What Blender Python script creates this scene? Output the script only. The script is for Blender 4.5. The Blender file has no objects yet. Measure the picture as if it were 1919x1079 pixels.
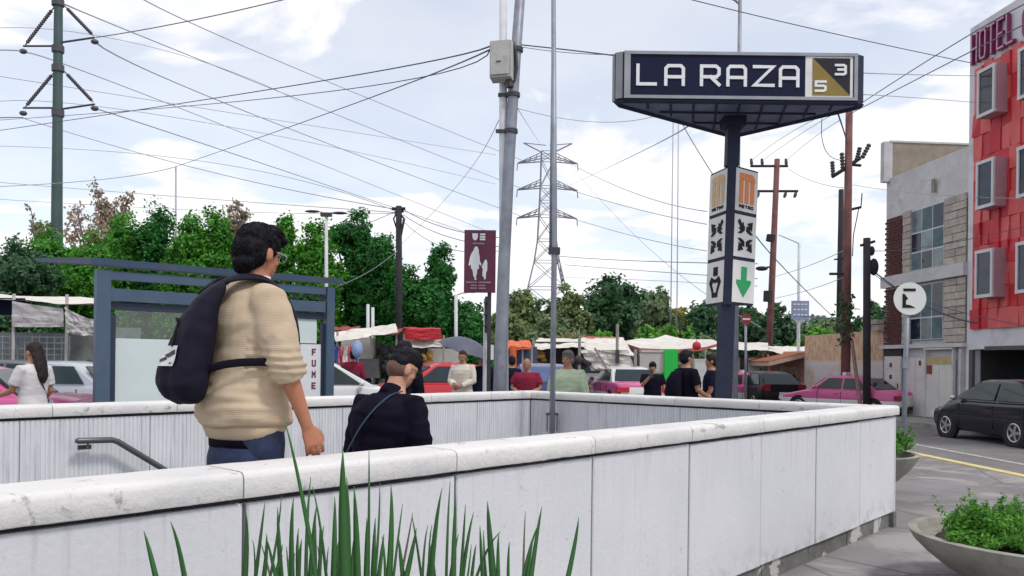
import bpy, bmesh, math, random
import numpy as np
from mathutils import Vector, Matrix, noise as mnoise

# ------------------------------------------------------------------ camera, sky, sun, exposure
F, HX, HY, ROLL, EYE = 1560.0, 960.0, 678.0, 0.012, 1.5
scene = bpy.context.scene
C = scene.collection
cam_d = bpy.data.cameras.new('camera')
cam = bpy.data.objects.new('camera', cam_d)
C.objects.link(cam)
scene.camera = cam
cam_d.sensor_fit = 'HORIZONTAL'
cam_d.sensor_width = 36.0
cam_d.lens = 36.0 * F / 1919.0
cam_d.shift_y = (HY - 539.5) / 1919.0
cam_d.clip_start, cam_d.clip_end = 0.05, 3000.0
_n = math.sqrt(1 + ROLL * ROLL)
cam.matrix_world = Matrix(((1 / _n, -ROLL / _n, 0, 0), (0, 0, -1, 0), (ROLL / _n, 1 / _n, 0, EYE), (0, 0, 0, 1)))

SUN_AZ, SUN_EL = math.radians(128), math.radians(56)      # azimuth clockwise from +Y
world = bpy.data.worlds.new('World')
scene.world = world
world.use_nodes = True
wn, wl = world.node_tree.nodes, world.node_tree.links
wn.clear()
w_out = wn.new('ShaderNodeOutputWorld')
sky = wn.new('ShaderNodeTexSky')
sky.sky_type = 'NISHITA'
sky.sun_disc = False
sky.sun_elevation, sky.sun_rotation = SUN_EL, SUN_AZ
sky.air_density, sky.dust_density, sky.ozone_density = 1.0, 0.6, 1.2
bg_sky = wn.new('ShaderNodeBackground')
bg_sky.inputs['Strength'].default_value = 0.14
wl.new(sky.outputs['Color'], bg_sky.inputs['Color'])
tc = wn.new('ShaderNodeTexCoord')
sep = wn.new('ShaderNodeSeparateXYZ')
wl.new(tc.outputs['Generated'], sep.inputs[0])


def wmath(op, a, b=None, clamp=False):
    nd = wn.new('ShaderNodeMath')
    nd.operation = op
    nd.use_clamp = clamp
    for i, v in enumerate((a, b)):
        if v is None:
            continue
        if isinstance(v, (int, float)):
            nd.inputs[i].default_value = v
        else:
            wl.new(v, nd.inputs[i])
    return nd.outputs[0]


zz = wmath('ADD', wmath('MAXIMUM', sep.outputs['Z'], 0.0), 0.16)
comb = wn.new('ShaderNodeCombineXYZ')
wl.new(wmath('DIVIDE', sep.outputs['X'], zz), comb.inputs[0])
wl.new(wmath('DIVIDE', sep.outputs['Y'], zz), comb.inputs[1])
comb.inputs[2].default_value = 3.7
n1 = wn.new('ShaderNodeTexNoise')
n1.inputs['Scale'].default_value = 1.25
n1.inputs['Detail'].default_value = 8
n1.inputs['Roughness'].default_value = 0.52
n1.inputs['Distortion'].default_value = 0.35
wl.new(comb.outputs[0], n1.inputs['Vector'])
cov = wn.new('ShaderNodeValToRGB')
cov.color_ramp.elements[0].position, cov.color_ramp.elements[0].color = 0.425, (0, 0, 0, 1)
cov.color_ramp.elements[1].position, cov.color_ramp.elements[1].color = 0.515, (1, 1, 1, 1)
wl.new(n1.outputs['Fac'], cov.inputs[0])
# near the horizon many layers of cloud and air lie behind each other, so cover closes up there
low = wn.new('ShaderNodeMapRange')
low.inputs['From Min'].default_value, low.inputs['From Max'].default_value = 0.02, 0.34
low.inputs['To Min'].default_value, low.inputs['To Max'].default_value = 1.0, 0.0
wl.new(sep.outputs['Z'], low.inputs['Value'])
cover = wmath('MAXIMUM', cov.outputs['Color'], wmath('MULTIPLY', low.outputs[0], 0.9))
cover = wmath('MAXIMUM', cover, 0.58)
cover = wmath('MINIMUM', cover, 0.97)
n2 = wn.new('ShaderNodeTexNoise')
n2.inputs['Scale'].default_value = 1.9
n2.inputs['Detail'].default_value = 6
wl.new(comb.outputs[0], n2.inputs['Vector'])
shade = wn.new('ShaderNodeValToRGB')
shade.color_ramp.elements[0].position, shade.color_ramp.elements[0].color = 0.34, (0.80, 0.815, 0.87, 1)
shade.color_ramp.elements[1].position, shade.color_ramp.elements[1].color = 0.60, (0.955, 0.94, 0.935, 1)
wl.new(n2.outputs['Fac'], shade.inputs[0])
bg_cl = wn.new('ShaderNodeBackground')
bg_cl.inputs['Strength'].default_value = 0.98
wl.new(shade.outputs['Color'], bg_cl.inputs['Color'])
w_mix = wn.new('ShaderNodeMixShader')
wl.new(cover, w_mix.inputs[0])
wl.new(bg_sky.outputs[0], w_mix.inputs[1])
wl.new(bg_cl.outputs[0], w_mix.inputs[2])
wl.new(w_mix.outputs[0], w_out.inputs['Surface'])

sun_d = bpy.data.lights.new('sun', 'SUN')
sun = bpy.data.objects.new('sun', sun_d)
C.objects.link(sun)
sun_d.energy = 1.6
sun_d.angle = math.radians(10)
sun_d.color = (1.0, 0.955, 0.88)
_sd = Vector((math.sin(SUN_AZ) * math.cos(SUN_EL), math.cos(SUN_AZ) * math.cos(SUN_EL), math.sin(SUN_EL)))
sun.rotation_euler = _sd.to_track_quat('Z', 'Y').to_euler()
sun.location = _sd * 60

vs = scene.view_settings
vs.view_transform = 'Standard'
vs.look = 'None'
vs.exposure = 0.30
vs.gamma = 1.0
vs.use_curve_mapping = False
scene.render.engine = 'CYCLES'
scene.cycles.max_bounces = 6
scene.cycles.transparent_max_bounces = 12
scene.cycles.use_denoising = True

RND = random.Random(7)

# ------------------------------------------------------------------ helpers


def P(px, py, Y):
    """world point at depth Y seen at photograph pixel (px, py)"""
    u, v = (px - HX) / F, -(py - HY) / F
    return Vector(((u - ROLL * v) / (1 + ROLL ** 2) * Y, Y, EYE + (v + ROLL * u) / (1 + ROLL ** 2) * Y))


def PX(px, Y, z=0.0):
    """x of a point at depth Y and height z that shows in column px"""
    return ((px - HX) / F - ROLL * (z - EYE) / Y) * Y


def V(*a):
    return Vector(a)


class MB:
    """collects shapes for ONE mesh object"""

    def __init__(s):
        s.v, s.f, s.m = [], [], []

    def face(s, pts, m=0):
        b = len(s.v)
        s.v += [tuple(p) for p in pts]
        s.f.append(tuple(range(b, b + len(pts))))
        s.m.append(m)
        return s

    def box(s, c, d, rz=0.0, m=0, mat=None):
        b = len(s.v)
        cr, sr = math.cos(rz), math.sin(rz)
        for z in (-1, 1):
            for x, y in ((-1, -1), (1, -1), (1, 1), (-1, 1)):
                lx, ly, lz = x * d[0] / 2, y * d[1] / 2, z * d[2] / 2
                p = Vector((c[0] + lx * cr - ly * sr, c[1] + lx * sr + ly * cr, c[2] + lz))
                s.v.append(tuple(mat @ p if mat else p))
        for q in ((0, 3, 2, 1), (4, 5, 6, 7), (0, 1, 5, 4), (1, 2, 6, 5), (2, 3, 7, 6), (3, 0, 4, 7)):
            s.f.append(tuple(b + i for i in q))
            s.m.append(m)
        return s

    def loft(s, rings, m=0, caps=True):
        b = len(s.v)
        n = len(rings[0])
        for r in rings:
            s.v += [tuple(p) for p in r]
        for i in range(len(rings) - 1):
            for j in range(n):
                k = (j + 1) % n
                s.f.append((b + i * n + j, b + i * n + k, b + (i + 1) * n + k, b + (i + 1) * n + j))
                s.m.append(m)
        if caps:
            s.f.append(tuple(b + j for j in range(n - 1, -1, -1)))
            e = b + (len(rings) - 1) * n
            s.f.append(tuple(e + j for j in range(n)))
            s.m += [m, m]
        return s

    def tube(s, path, r, n=8, m=0, ref=None, caps=True, round_ends=False, flat=None):
        """r: number or one per point (or (a,b) pairs); ref: vector the a-axis stays square to (flat strips)"""
        path = [Vector(p) for p in path]
        k = len(path)
        rr = r if isinstance(r, (list, tuple)) and len(r) == k else [r] * k
        rings = []
        side = None
        for i, p in enumerate(path):
            t = (path[min(i + 1, k - 1)] - path[max(i - 1, 0)])
            t = t.normalized() if t.length > 1e-9 else Vector((0, 0, 1))
            if ref is not None:
                rf = ref[i] if isinstance(ref, list) else ref
                side = t.cross(Vector(rf))
                if side.length < 1e-6:
                    side = t.orthogonal()
                side.normalize()
            elif side is None:
                side = t.cross(Vector((0, 0, 1)) if abs(t.z) < 0.9 else Vector((0, 1, 0))).normalized()
            else:
                side = side - t * side.dot(t)
                side = side.normalized() if side.length > 1e-6 else t.orthogonal().normalized()
            up = side.cross(t).normalized()
            a, c = rr[i] if isinstance(rr[i], (tuple, list)) else (rr[i], rr[i])
            rings.append((p, side, up, a, c, t))

        def ring(p, sd, up, a, c, f=1.0, o=None):
            q = p + (o if o is not None else Vector((0, 0, 0)))
            return [q + sd * (a * f * math.cos(2 * math.pi * j / n)) + up * (c * f * math.sin(2 * math.pi * j / n)) for j in range(n)]
        out = []
        if round_ends:
            p, sd, up, a, c, t = rings[0]
            h = min(a, c)
            out += [ring(p, sd, up, a, c, 0.15, -t * h * 0.98), ring(p, sd, up, a, c, 0.65, -t * h * 0.75)]
        for g in rings:
            out.append(ring(*g[:5]))
        if round_ends:
            p, sd, up, a, c, t = rings[-1]
            h = min(a, c)
            out += [ring(p, sd, up, a, c, 0.65, t * h * 0.75), ring(p, sd, up, a, c, 0.15, t * h * 0.98)]
        return s.loft(out, m, caps)

    def ell(s, c, r, n=14, k=8, m=0, mat=None):
        c = Vector(c)
        rings = []
        for i in range(k + 1):
            a = math.pi * (i + 0.02) / (k + 0.04)
            rad, h = math.sin(a), -math.cos(a)
            rg = []
            for j in range(n):
                q = Vector((r[0] * rad * math.cos(2 * math.pi * j / n), r[1] * rad * math.sin(2 * math.pi * j / n), r[2] * h))
                rg.append(c + (mat @ q if mat else q))
            rings.append(rg)
        return s.loft(rings, m)

    def lathe(s, prof, n=24, c=(0, 0, 0), m=0, caps=True):
        rings = [[(c[0] + r * math.cos(2 * math.pi * j / n), c[1] + r * math.sin(2 * math.pi * j / n), c[2] + z) for j in range(n)] for r, z in prof]
        return s.loft(rings, m, caps)

    def prism(s, poly, d, m=0):
        """closed polygon (3-D points) given thickness along d"""
        d = Vector(d)
        a = [Vector(p) for p in poly]
        nrm = Vector((0, 0, 0))
        for i in range(len(a)):
            nrm += a[i].cross(a[(i + 1) % len(a)])
        if nrm.dot(d) > 0:
            a = a[::-1]
        s.loft([a, [p + d for p in a]], m, False)
        s.face(a[::-1], m) if False else None
        b = len(s.v)
        s.v += [tuple(p) for p in a] + [tuple(p + d) for p in a]
        n = len(a)
        s.f += [tuple(range(b, b + n)), tuple(range(b + 2 * n - 1, b + n - 1, -1))]
        s.m += [m, m]
        return s

    def xf(s, mat):
        s.v = [tuple(mat @ Vector(p)) for p in s.v]
        return s

    def mesh(s, name, mats, smooth=False, angle=None):
        me = bpy.data.meshes.new(name)
        me.from_pydata(s.v, [], s.f)
        ms = mats if isinstance(mats, (list, tuple)) else [mats]
        for q in ms:
            me.materials.append(q)
        if len(ms) > 1:
            me.polygons.foreach_set('material_index', s.m)
        if smooth or angle:
            me.polygons.foreach_set('use_smooth', [True] * len(me.polygons))
            if angle:
                me.set_sharp_from_angle(angle=math.radians(angle))
        me.update()
        return me

    def build(s, name, mats, parent=None, smooth=False, angle=None, label=None, loc=None, rz=None):
        return obj(name, s.mesh(name, mats, smooth, angle), parent, label, loc, rz)


def obj(name, me, parent=None, label=None, loc=None, rz=None):
    o = bpy.data.objects.new(name, me)
    C.objects.link(o)
    if parent is not None:
        o.parent = parent
    if label:
        o['label'] = label
    if loc is not None:
        o.location = loc
    if rz is not None:
        o.rotation_euler = (0, 0, rz)
    return o


def tag(o, label, cat, group=None):
    o['label'], o['category'] = label, cat
    if group:
        o['group'] = group
    return o


def thing(name, label, cat, loc=(0, 0, 0), rz=0.0, group=None, tilt=(0, 0)):
    o = bpy.data.objects.new(name, None)
    C.objects.link(o)
    o.empty_display_size = 0.2
    o.location = loc
    o.rotation_euler = (tilt[0], tilt[1], rz)
    return tag(o, label, cat, group)


def struct(o, kind='structure'):
    o['kind'] = kind
    return o


def copy_tree(o, parent=None):
    c = o.copy()
    C.objects.link(c)
    c.parent = parent
    for ch in list(o.children):
        copy_tree(ch, c)
    return c


def fuse(mb, vox, it=4, fac=0.5):
    """one continuous skin round overlapping shapes"""
    me = mb.mesh('tmp', [])
    bm = bmesh.new()
    bm.from_mesh(me)
    bmesh.ops.remove_doubles(bm, verts=bm.verts, dist=1e-5)
    bmesh.ops.recalc_face_normals(bm, faces=bm.faces)
    bm.to_mesh(me)
    bm.free()
    o = bpy.data.objects.new('tmp', me)
    C.objects.link(o)
    r = o.modifiers.new('r', 'REMESH')
    r.mode = 'VOXEL'
    r.voxel_size = vox
    if it:
        q = o.modifiers.new('s', 'SMOOTH')
        q.iterations = it
        q.factor = fac
    dg = bpy.context.evaluated_depsgraph_get()
    out = bpy.data.meshes.new_from_object(o.evaluated_get(dg))
    bpy.data.objects.remove(o)
    bpy.data.meshes.remove(me)
    out.polygons.foreach_set('use_smooth', [True] * len(out.polygons))
    return out


def displace(me, fn):
    """moves every vertex along its normal by fn(co)"""
    n = len(me.vertices)
    co, nr = np.empty(n * 3, np.float32), np.empty(n * 3, np.float32)
    me.vertices.foreach_get('co', co)
    me.vertices.foreach_get('normal', nr)
    co, nr = co.reshape(-1, 3), nr.reshape(-1, 3)
    d = np.fromiter((fn(Vector(c)) for c in co.tolist()), np.float32, n)
    me.vertices.foreach_set('co', (co + nr * d[:, None]).reshape(-1))
    me.update()


# ------------------------------------------------------------------ materials
_mats = {}


class NT:
    def __init__(s, name):
        s.m = bpy.data.materials.new(name)
        s.m.use_nodes = True
        s.n, s.l = s.m.node_tree.nodes, s.m.node_tree.links
        s.p = s.n['Principled BSDF']
        s.out = s.n['Material Output']
        s.tc = s.n.new('ShaderNodeTexCoord')
        s.base = s.tc.outputs['Object']

    def set(s, **k):
        for a, b in k.items():
            s.p.inputs[a.replace('_', ' ')].default_value = b
        return s

    def vary(s):
        """each object gets its own stretch of the texture"""
        oi = s.n.new('ShaderNodeObjectInfo')
        cb = s.n.new('ShaderNodeVectorMath')
        cb.operation = 'MULTIPLY_ADD'
        s.l.new(oi.outputs['Random'], cb.inputs[0])
        cb.inputs[1].default_value = (61.0, 37.0, 0.0)
        s.l.new(s.tc.outputs['Object'], cb.inputs[2])
        s.base = cb.outputs[0]
        return s

    def mapping(s, scale=(1, 1, 1), src=None):
        mp = s.n.new('ShaderNodeMapping')
        mp.inputs['Scale'].default_value = scale
        s.l.new(s.base if src is None else s.tc.outputs[src], mp.inputs['Vector'])
        return mp.outputs[0]

    def noise(s, scale, detail=4, vec=None, rough=0.55, dist=0.0):
        nd = s.n.new('ShaderNodeTexNoise')
        nd.inputs['Scale'].default_value = scale
        nd.inputs['Detail'].default_value = detail
        nd.inputs['Roughness'].default_value = rough
        nd.inputs['Distortion'].default_value = dist
        s.l.new(vec if vec is not None else s.base, nd.inputs['Vector'])
        return nd.outputs['Fac']

    def ramp(s, fac, stops):
        nd = s.n.new('ShaderNodeValToRGB')
        while len(nd.color_ramp.elements) < len(stops):
            nd.color_ramp.elements.new(0.5)
        for e, (p, c) in zip(nd.color_ramp.elements, stops):
            e.position = p
            e.color = (c, c, c, 1) if isinstance(c, (int, float)) else tuple(c) + (1,)
        s.l.new(fac, nd.inputs[0])
        return nd.outputs['Color']

    def mix(s, fac, a, b, mode='MIX'):
        nd = s.n.new('ShaderNodeMix')
        nd.data_type = 'RGBA'
        nd.blend_type = mode
        for i, v in ((0, fac), (6, a), (7, b)):
            if isinstance(v, (int, float)):
                nd.inputs[i].default_value = v
            elif isinstance(v, (tuple, list)):
                nd.inputs[i].default_value = tuple(v) + (1,)
            else:
                s.l.new(v, nd.inputs[i])
        return nd.outputs[2]

    def math(s, op, a, b=None):
        nd = s.n.new('ShaderNodeMath')
        nd.operation = op
        for i, v in enumerate((a, b)):
            if v is None:
                continue
            if isinstance(v, (int, float)):
                nd.inputs[i].default_value = v
            else:
                s.l.new(v, nd.inputs[i])
        return nd.outputs[0]

    def color(s, sock):
        s.l.new(sock, s.p.inputs['Base Color'])
        return s

    def bump(s, h, strength=0.3, dist=0.01):
        nd = s.n.new('ShaderNodeBump')
        nd.inputs['Strength'].default_value = strength
        nd.inputs['Distance'].default_value = dist
        s.l.new(h, nd.inputs['Height'])
        s.l.new(nd.outputs[0], s.p.inputs['Normal'])
        return s


def mat(name, col, rough=0.6, metal=0.0, var=0.12, scale=4.0, bump=0.0, bscale=60.0, spec=0.5, dirt=None, dscale=2.5, coat=0.0):
    if name in _mats:
        return _mats[name]
    t = NT(name)
    t.set(Roughness=rough, Metallic=metal)
    t.p.inputs['Specular IOR Level'].default_value = spec
    t.p.inputs['Coat Weight'].default_value = coat
    t.p.inputs['Coat Roughness'].default_value = 0.08
    c = tuple(col)
    s = t.ramp(t.noise(scale, 5), [(0.3, tuple(min(1, x * (1 - var)) for x in c)), (0.7, tuple(min(1, x * (1 + var)) for x in c))])
    if dirt:
        s = t.mix(t.ramp(t.noise(dscale, 8, rough=0.65, dist=0.5), [(0.52, 0.0), (0.72, 1.0)]), s, dirt)
    t.color(s)
    if bump:
        t.bump(t.noise(bscale, 4), bump, 0.01)
    _mats[name] = t.m
    return t.m
# ------------------------------------------------------------------ ground, plaza, road
ROADZ = -0.22
C1 = Vector((3.66, 7.85, 0))
DV = Vector((-0.66, -0.751, 0)).normalized()      # along the long walls, towards the stair entrance
NV = Vector((-DV.y * -1, -DV.x * -1, 0))          # set below: square to the long walls, into the well
NV = Vector((DV.y, -DV.x, 0))
if NV.dot(Vector((0, 1, 0))) < 0:
    NV = -NV
WW = 4.58                                         # overall width of the stairwell enclosure
WT = 0.27                                         # wall thickness (coping)
LN, LF = 9.0, 9.8                                 # lengths of the near and far walls
TOPZ = 1.1325


def E(s, t, z=0.0):
    return C1 + DV * s + NV * t + Vector((0, 0, z))


M_EN = Matrix.Translation(C1) @ Matrix(((DV.x, NV.x, 0, 0), (DV.y, NV.y, 0, 0), (0, 0, 1, 0), (0, 0, 0, 1)))
ENC_RZ = math.atan2(DV.y, DV.x)                   # local +x runs along DV; local +y is then -NV or NV
YS = 1 if Vector((-math.sin(ENC_RZ), math.cos(ENC_RZ), 0)).dot(NV) > 0 else -1


def asphalt(name, a, b, crack=0.5, patch=None):
    t = NT(name)
    t.set(Roughness=0.9)
    c = t.ramp(t.noise(0.7, 8, rough=0.6, dist=0.6), [(0.32, a), (0.68, b)])
    c = t.mix(t.math('MULTIPLY', t.ramp(t.noise(90, 2), [(0.35, 0.0), (0.7, 1.0)]), 0.35), c, (0.30, 0.29, 0.29))
    if patch:
        c = t.mix(t.ramp(t.noise(0.9, 6, vec=t.mapping((1.0, 1.25, 1)), dist=0.7, rough=0.66), [(0.50, 0.0), (0.60, 0.65)]), c, patch)
    vo = t.n.new('ShaderNodeTexVoronoi')
    vo.feature = 'DISTANCE_TO_EDGE'
    vo.inputs['Scale'].default_value = 0.9
    t.l.new(t.mapping((1, 1, 1)), vo.inputs['Vector'])
    c = t.mix(t.math('MULTIPLY', t.ramp(vo.outputs['Distance'], [(0.0, 1.0), (0.018, 0.0)]), crack), c, (0.03, 0.03, 0.03))
    t.color(c)
    t.bump(t.noise(120, 3), 0.5, 0.01)
    return t.m


m_ground = asphalt('ground_asphalt', (0.085, 0.08, 0.085), (0.16, 0.15, 0.155), 0.2)
m_road = asphalt('road_asphalt', (0.115, 0.108, 0.112), (0.185, 0.172, 0.178), 0.5)
m_plaza = asphalt('plaza_paving', (0.135, 0.122, 0.130), (0.235, 0.215, 0.222), 0.55, (0.36, 0.345, 0.33))

g = MB()
g.face([(-1500, -300, ROADZ), (1500, -300, ROADZ), (1500, 2500, ROADZ), (-1500, 2500, ROADZ)])
struct(g.build('ground', m_ground))

# raised plaza with the stairwell cut out of it
KX0, KX1 = 7.02, 6.88                             # kerb x at y=11.4 and y=14.1


def kerbx(y):
    return KX0 + (KX1 - KX0) * (y - 11.4) / 2.7


PY1 = 46.0
bm = bmesh.new()
outer = [(-34, -14), (kerbx(-14), -14), (kerbx(PY1), PY1), (-34, PY1)]
inner = [E(0.06, 0.06), E(LN, 0.06), E(LF, WW - 0.06), E(0.06, WW - 0.06)]
eds = []
for loop in (outer, [(p.x, p.y) for p in inner]):
    vv = [bm.verts.new((x, y, 0)) for x, y in loop]
    eds += [bm.edges.new((vv[i], vv[(i + 1) % 4])) for i in range(4)]
bmesh.ops.triangle_fill(bm, use_beauty=True, edges=eds)
for f in bm.faces:
    if f.normal.z < 0:
        f.normal_flip()
me = bpy.data.meshes.new('plaza')
bm.to_mesh(me)
bm.free()
me.materials.append(m_plaza)
struct(obj('plaza', me))

# kerb: stones along the road side and the car park side
m_kerb = mat('kerb_concrete', (0.36, 0.35, 0.33), 0.85, var=0.25, scale=3, bump=0.4, dirt=(0.14, 0.13, 0.12))
m_kerby = mat('kerb_yellow', (0.62, 0.52, 0.24), 0.8, var=0.15, scale=6, bump=0.3, dirt=(0.40, 0.38, 0.35), dscale=4)
kerb = thing('kerb', 'low kerb with worn yellow paint between the dark plaza and the road', 'kerb', (0, 0, 0))
ks = MB()
ks.box((0, 0.49, -0.105), (0.17, 0.975, 0.24))
kme = ks.mesh('kerb_stone', m_kerby)
kme2 = ks.mesh('kerb_stone_grey', m_kerb)
ang = math.atan2(-(KX1 - KX0), 2.7)
y = 3.0
while y < 36:
    obj('kerb_stone', kme, kerb, None, (kerbx(y) + 0.085, y, 0), ang)
    y += 0.985
x = -24.0
while x < kerbx(PY1) - 0.9 and PY1 < 20:
    obj('kerb_stone', kme2, kerb, None, (x + 0.985, PY1 + 0.085, 0), math.radians(90))
    x += 0.985

# road with painted line
SG = Vector((-0.08, 1, 0)).normalized()           # direction of the street on the far side of the plaza
r = MB()
r.face([(kerbx(-14) + 0.18, -14, ROADZ + 0.004), (15.4, -14, ROADZ + 0.004), (11.2, 38, ROADZ + 0.004), (kerbx(38) + 0.18, 38, ROADZ + 0.004)])
struct(r.build('road', m_road))
t = NT('worn_white_line')
t.set(Roughness=0.8)
t.color(t.ramp(t.noise(9, 6, rough=0.7), [(0.36, (0.22, 0.21, 0.21)), (0.58, (0.60, 0.59, 0.57))]))
r = MB()
for i in range(24):
    y0 = 4 + i * 1.0
    r.face([(kerbx(y0) + 2.22, y0, ROADZ + 0.008), (kerbx(y0) + 2.33, y0, ROADZ + 0.008), (kerbx(y0 + 1) + 2.33, y0 + 1, ROADZ + 0.008), (kerbx(y0 + 1) + 2.22, y0 + 1, ROADZ + 0.008)])
struct(r.build('road_marking', t.m))

# ------------------------------------------------------------------ stairwell walls
t = NT('painted_panel').vary()
t.set(Roughness=0.75)
base = t.ramp(t.noise(1.6, 6, rough=0.6), [(0.3, (0.585, 0.592, 0.625)), (0.7, (0.645, 0.65, 0.678))])
streak = t.ramp(t.noise(3.0, 5, vec=t.mapping((14, 14, 0.7))), [(0.52, 0.0), (0.75, 0.35)])
base = t.mix(streak, base, (0.52, 0.52, 0.55))
spots = t.ramp(t.noise(14, 8, rough=0.72), [(0.63, 0.0), (0.69, 0.8)])
base = t.mix(spots, base, (0.36, 0.35, 0.36))
sz = t.n.new('ShaderNodeSeparateXYZ')
t.l.new(t.tc.outputs['Object'], sz.inputs[0])
mr = t.n.new('ShaderNodeMapRange')
mr.inputs['From Min'].default_value, mr.inputs['From Max'].default_value = 0.62, 1.03
t.l.new(sz.outputs['Z'], mr.inputs['Value'])
drip = t.ramp(t.noise(2.2, 6, vec=t.mapping((9, 9, 0.5)), rough=0.62), [(0.55, 0.0), (0.70, 0.6)])
base = t.mix(t.math('MULTIPLY', drip, mr.outputs[0]), base, (0.40, 0.39, 0.41))
mr2 = t.n.new('ShaderNodeMapRange')
mr2.inputs['From Min'].default_value, mr2.inputs['From Max'].default_value = 0.34, 0.12
t.l.new(sz.outputs['Z'], mr2.inputs['Value'])
splash = t.ramp(t.noise(7, 8, rough=0.7), [(0.48, 0.0), (0.64, 0.75)])
base = t.mix(t.math('MULTIPLY', splash, mr2.outputs[0]), base, (0.36, 0.34, 0.33))
t.color(base)
t.bump(t.noise(35, 6, rough=0.65), 0.22, 0.012)
m_panel = t.m

t = NT('ribbed_panel_paint').vary()
t.set(Roughness=0.8)
base = t.ramp(t.noise(2.0, 6, rough=0.6), [(0.3, (0.57, 0.58, 0.625)), (0.7, (0.67, 0.68, 0.715))])
streak = t.ramp(t.noise(2.2, 6, vec=t.mapping((16, 16, 0.8)), rough=0.65), [(0.50, 0.0), (0.70, 0.7)])
base = t.mix(streak, base, (0.40, 0.40, 0.45))
t.color(base)
t.bump(t.noise(50, 5), 0.2, 0.01)
m_rib = t.m

t = NT('coping_paint').vary()
t.set(Roughness=0.8)
base = t.ramp(t.noise(2.5, 6, rough=0.6), [(0.3, (0.58, 0.57, 0.572)), (0.7, (0.71, 0.695, 0.68))])
chip = t.ramp(t.noise(5.0, 9, rough=0.7, dist=0.8), [(0.60, 0.0), (0.655, 0.85)])
base = t.mix(chip, base, (0.30, 0.29, 0.30))
vc = t.n.new('ShaderNodeTexVoronoi')
vc.feature = 'DISTANCE_TO_EDGE'
vc.inputs['Scale'].default_value = 2.3
dn = t.n.new('ShaderNodeTexNoise')
dn.inputs['Scale'].default_value = 6
t.l.new(t.base, dn.inputs['Vector'])
vadd = t.n.new('ShaderNodeVectorMath')
vadd.operation = 'MULTIPLY_ADD'
t.l.new(dn.outputs['Color'], vadd.inputs[0])
vadd.inputs[1].default_value = (0.25, 0.25, 0.25)
t.l.new(t.base, vadd.inputs[2])
t.l.new(vadd.outputs[0], vc.inputs['Vector'])
crk = t.math('MULTIPLY', t.ramp(vc.outputs['Distance'], [(0.0, 1.0), (0.008, 0.0)]), t.ramp(t.noise(1.7, 3), [(0.53, 0.0), (0.60, 0.6)]))
base = t.mix(crk, base, (0.16, 0.155, 0.165))
base = t.mix(t.ramp(t.noise(11, 4, vec=t.mapping((6, 6, 1))), [(0.62, 0.0), (0.74, 0.5)]), base, (0.42, 0.41, 0.43))
t.color(base)
t.bump(t.noise(22, 8, rough=0.65), 0.45, 0.015)
m_cap = t.m
m_core = mat('gap_shade_concrete', (0.10, 0.095, 0.105), 0.95, var=0.3, scale=8, bump=0.4)  # dark base colour paints in the shade of the coping gap and joints
t = NT('flaking_plinth')
t.set(Roughness=0.95)
c = t.ramp(t.noise(4, 6, rough=0.65), [(0.35, (0.10, 0.10, 0.095)), (0.7, (0.19, 0.185, 0.175))])
c = t.mix(t.ramp(t.noise(3.2, 7, vec=t.mapping((1, 1, 1.4)), rough=0.55, dist=0.4), [(0.57, 0.0), (0.61, 0.9)]), c, (0.50, 0.48, 0.46))
t.color(c)
t.bump(t.noise(30, 6), 0.5, 0.02)
m_plinth = t.m

PITCH = 0.975
PZ0, PZ1 = 0.13, 1.022


def flat_panel_mesh(w, sgn, mt=None):
    """panel whose face looks to local -y*sgn; x 0..w; bevelled edges"""
    mb = MB()
    j, b = 0.0075, 0.006
    x0, x1 = j, w - j
    rings = []
    for y, e in ((0.03, 0), (b, 0), (0.0, b)):
        rings.append([(x0 + e, y * sgn, PZ0 + e), (x1 - e, y * sgn, PZ0 + e), (x1 - e, y * sgn, PZ1 - e), (x0 + e, y * sgn, PZ1 - e)])
    mb.loft(rings)
    return mb.mesh('panel', mt or m_panel)


def rib_panel_mesh(w, sgn, z0=-1.2):
    """upright ribs 34 mm apart, real relief"""
    mb = MB()
    j = 0.0025
    n = int((w - 2 * j) / 0.034)
    st = (w - 2 * j) / n
    prof = []
    for i in range(n):
        a = j + i * st
        prof += [(a, 0.006), (a + st * 0.16, 0.006), (a + st * 0.28, 0.0), (a + st * 0.90, 0.0)]
    prof.append((w - j, 0.006))
    for i in range(len(prof) - 1):
        (xa, ya), (xb, yb) = prof[i], prof[i + 1]
        mb.face([(xa, ya * sgn, z0), (xb, yb * sgn, z0), (xb, yb * sgn, PZ1), (xa, ya * sgn, PZ1)])
    b = 0.03 * sgn
    for xx in (j, w - j):
        mb.face([(xx, prof[0][1] * sgn, z0), (xx, b, z0), (xx, b, PZ1), (xx, prof[0][1] * sgn, PZ1)])
    mb.face([(j, b, z0), (w - j, b, z0), (w - j, b, PZ1), (j, b, PZ1)])
    mb.face([(p[0], p[1] * sgn, PZ1) for p in prof] + [(w - j, b, PZ1), (j, b, PZ1)])
    return mb.mesh('ribbed_panel', m_rib)


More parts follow.
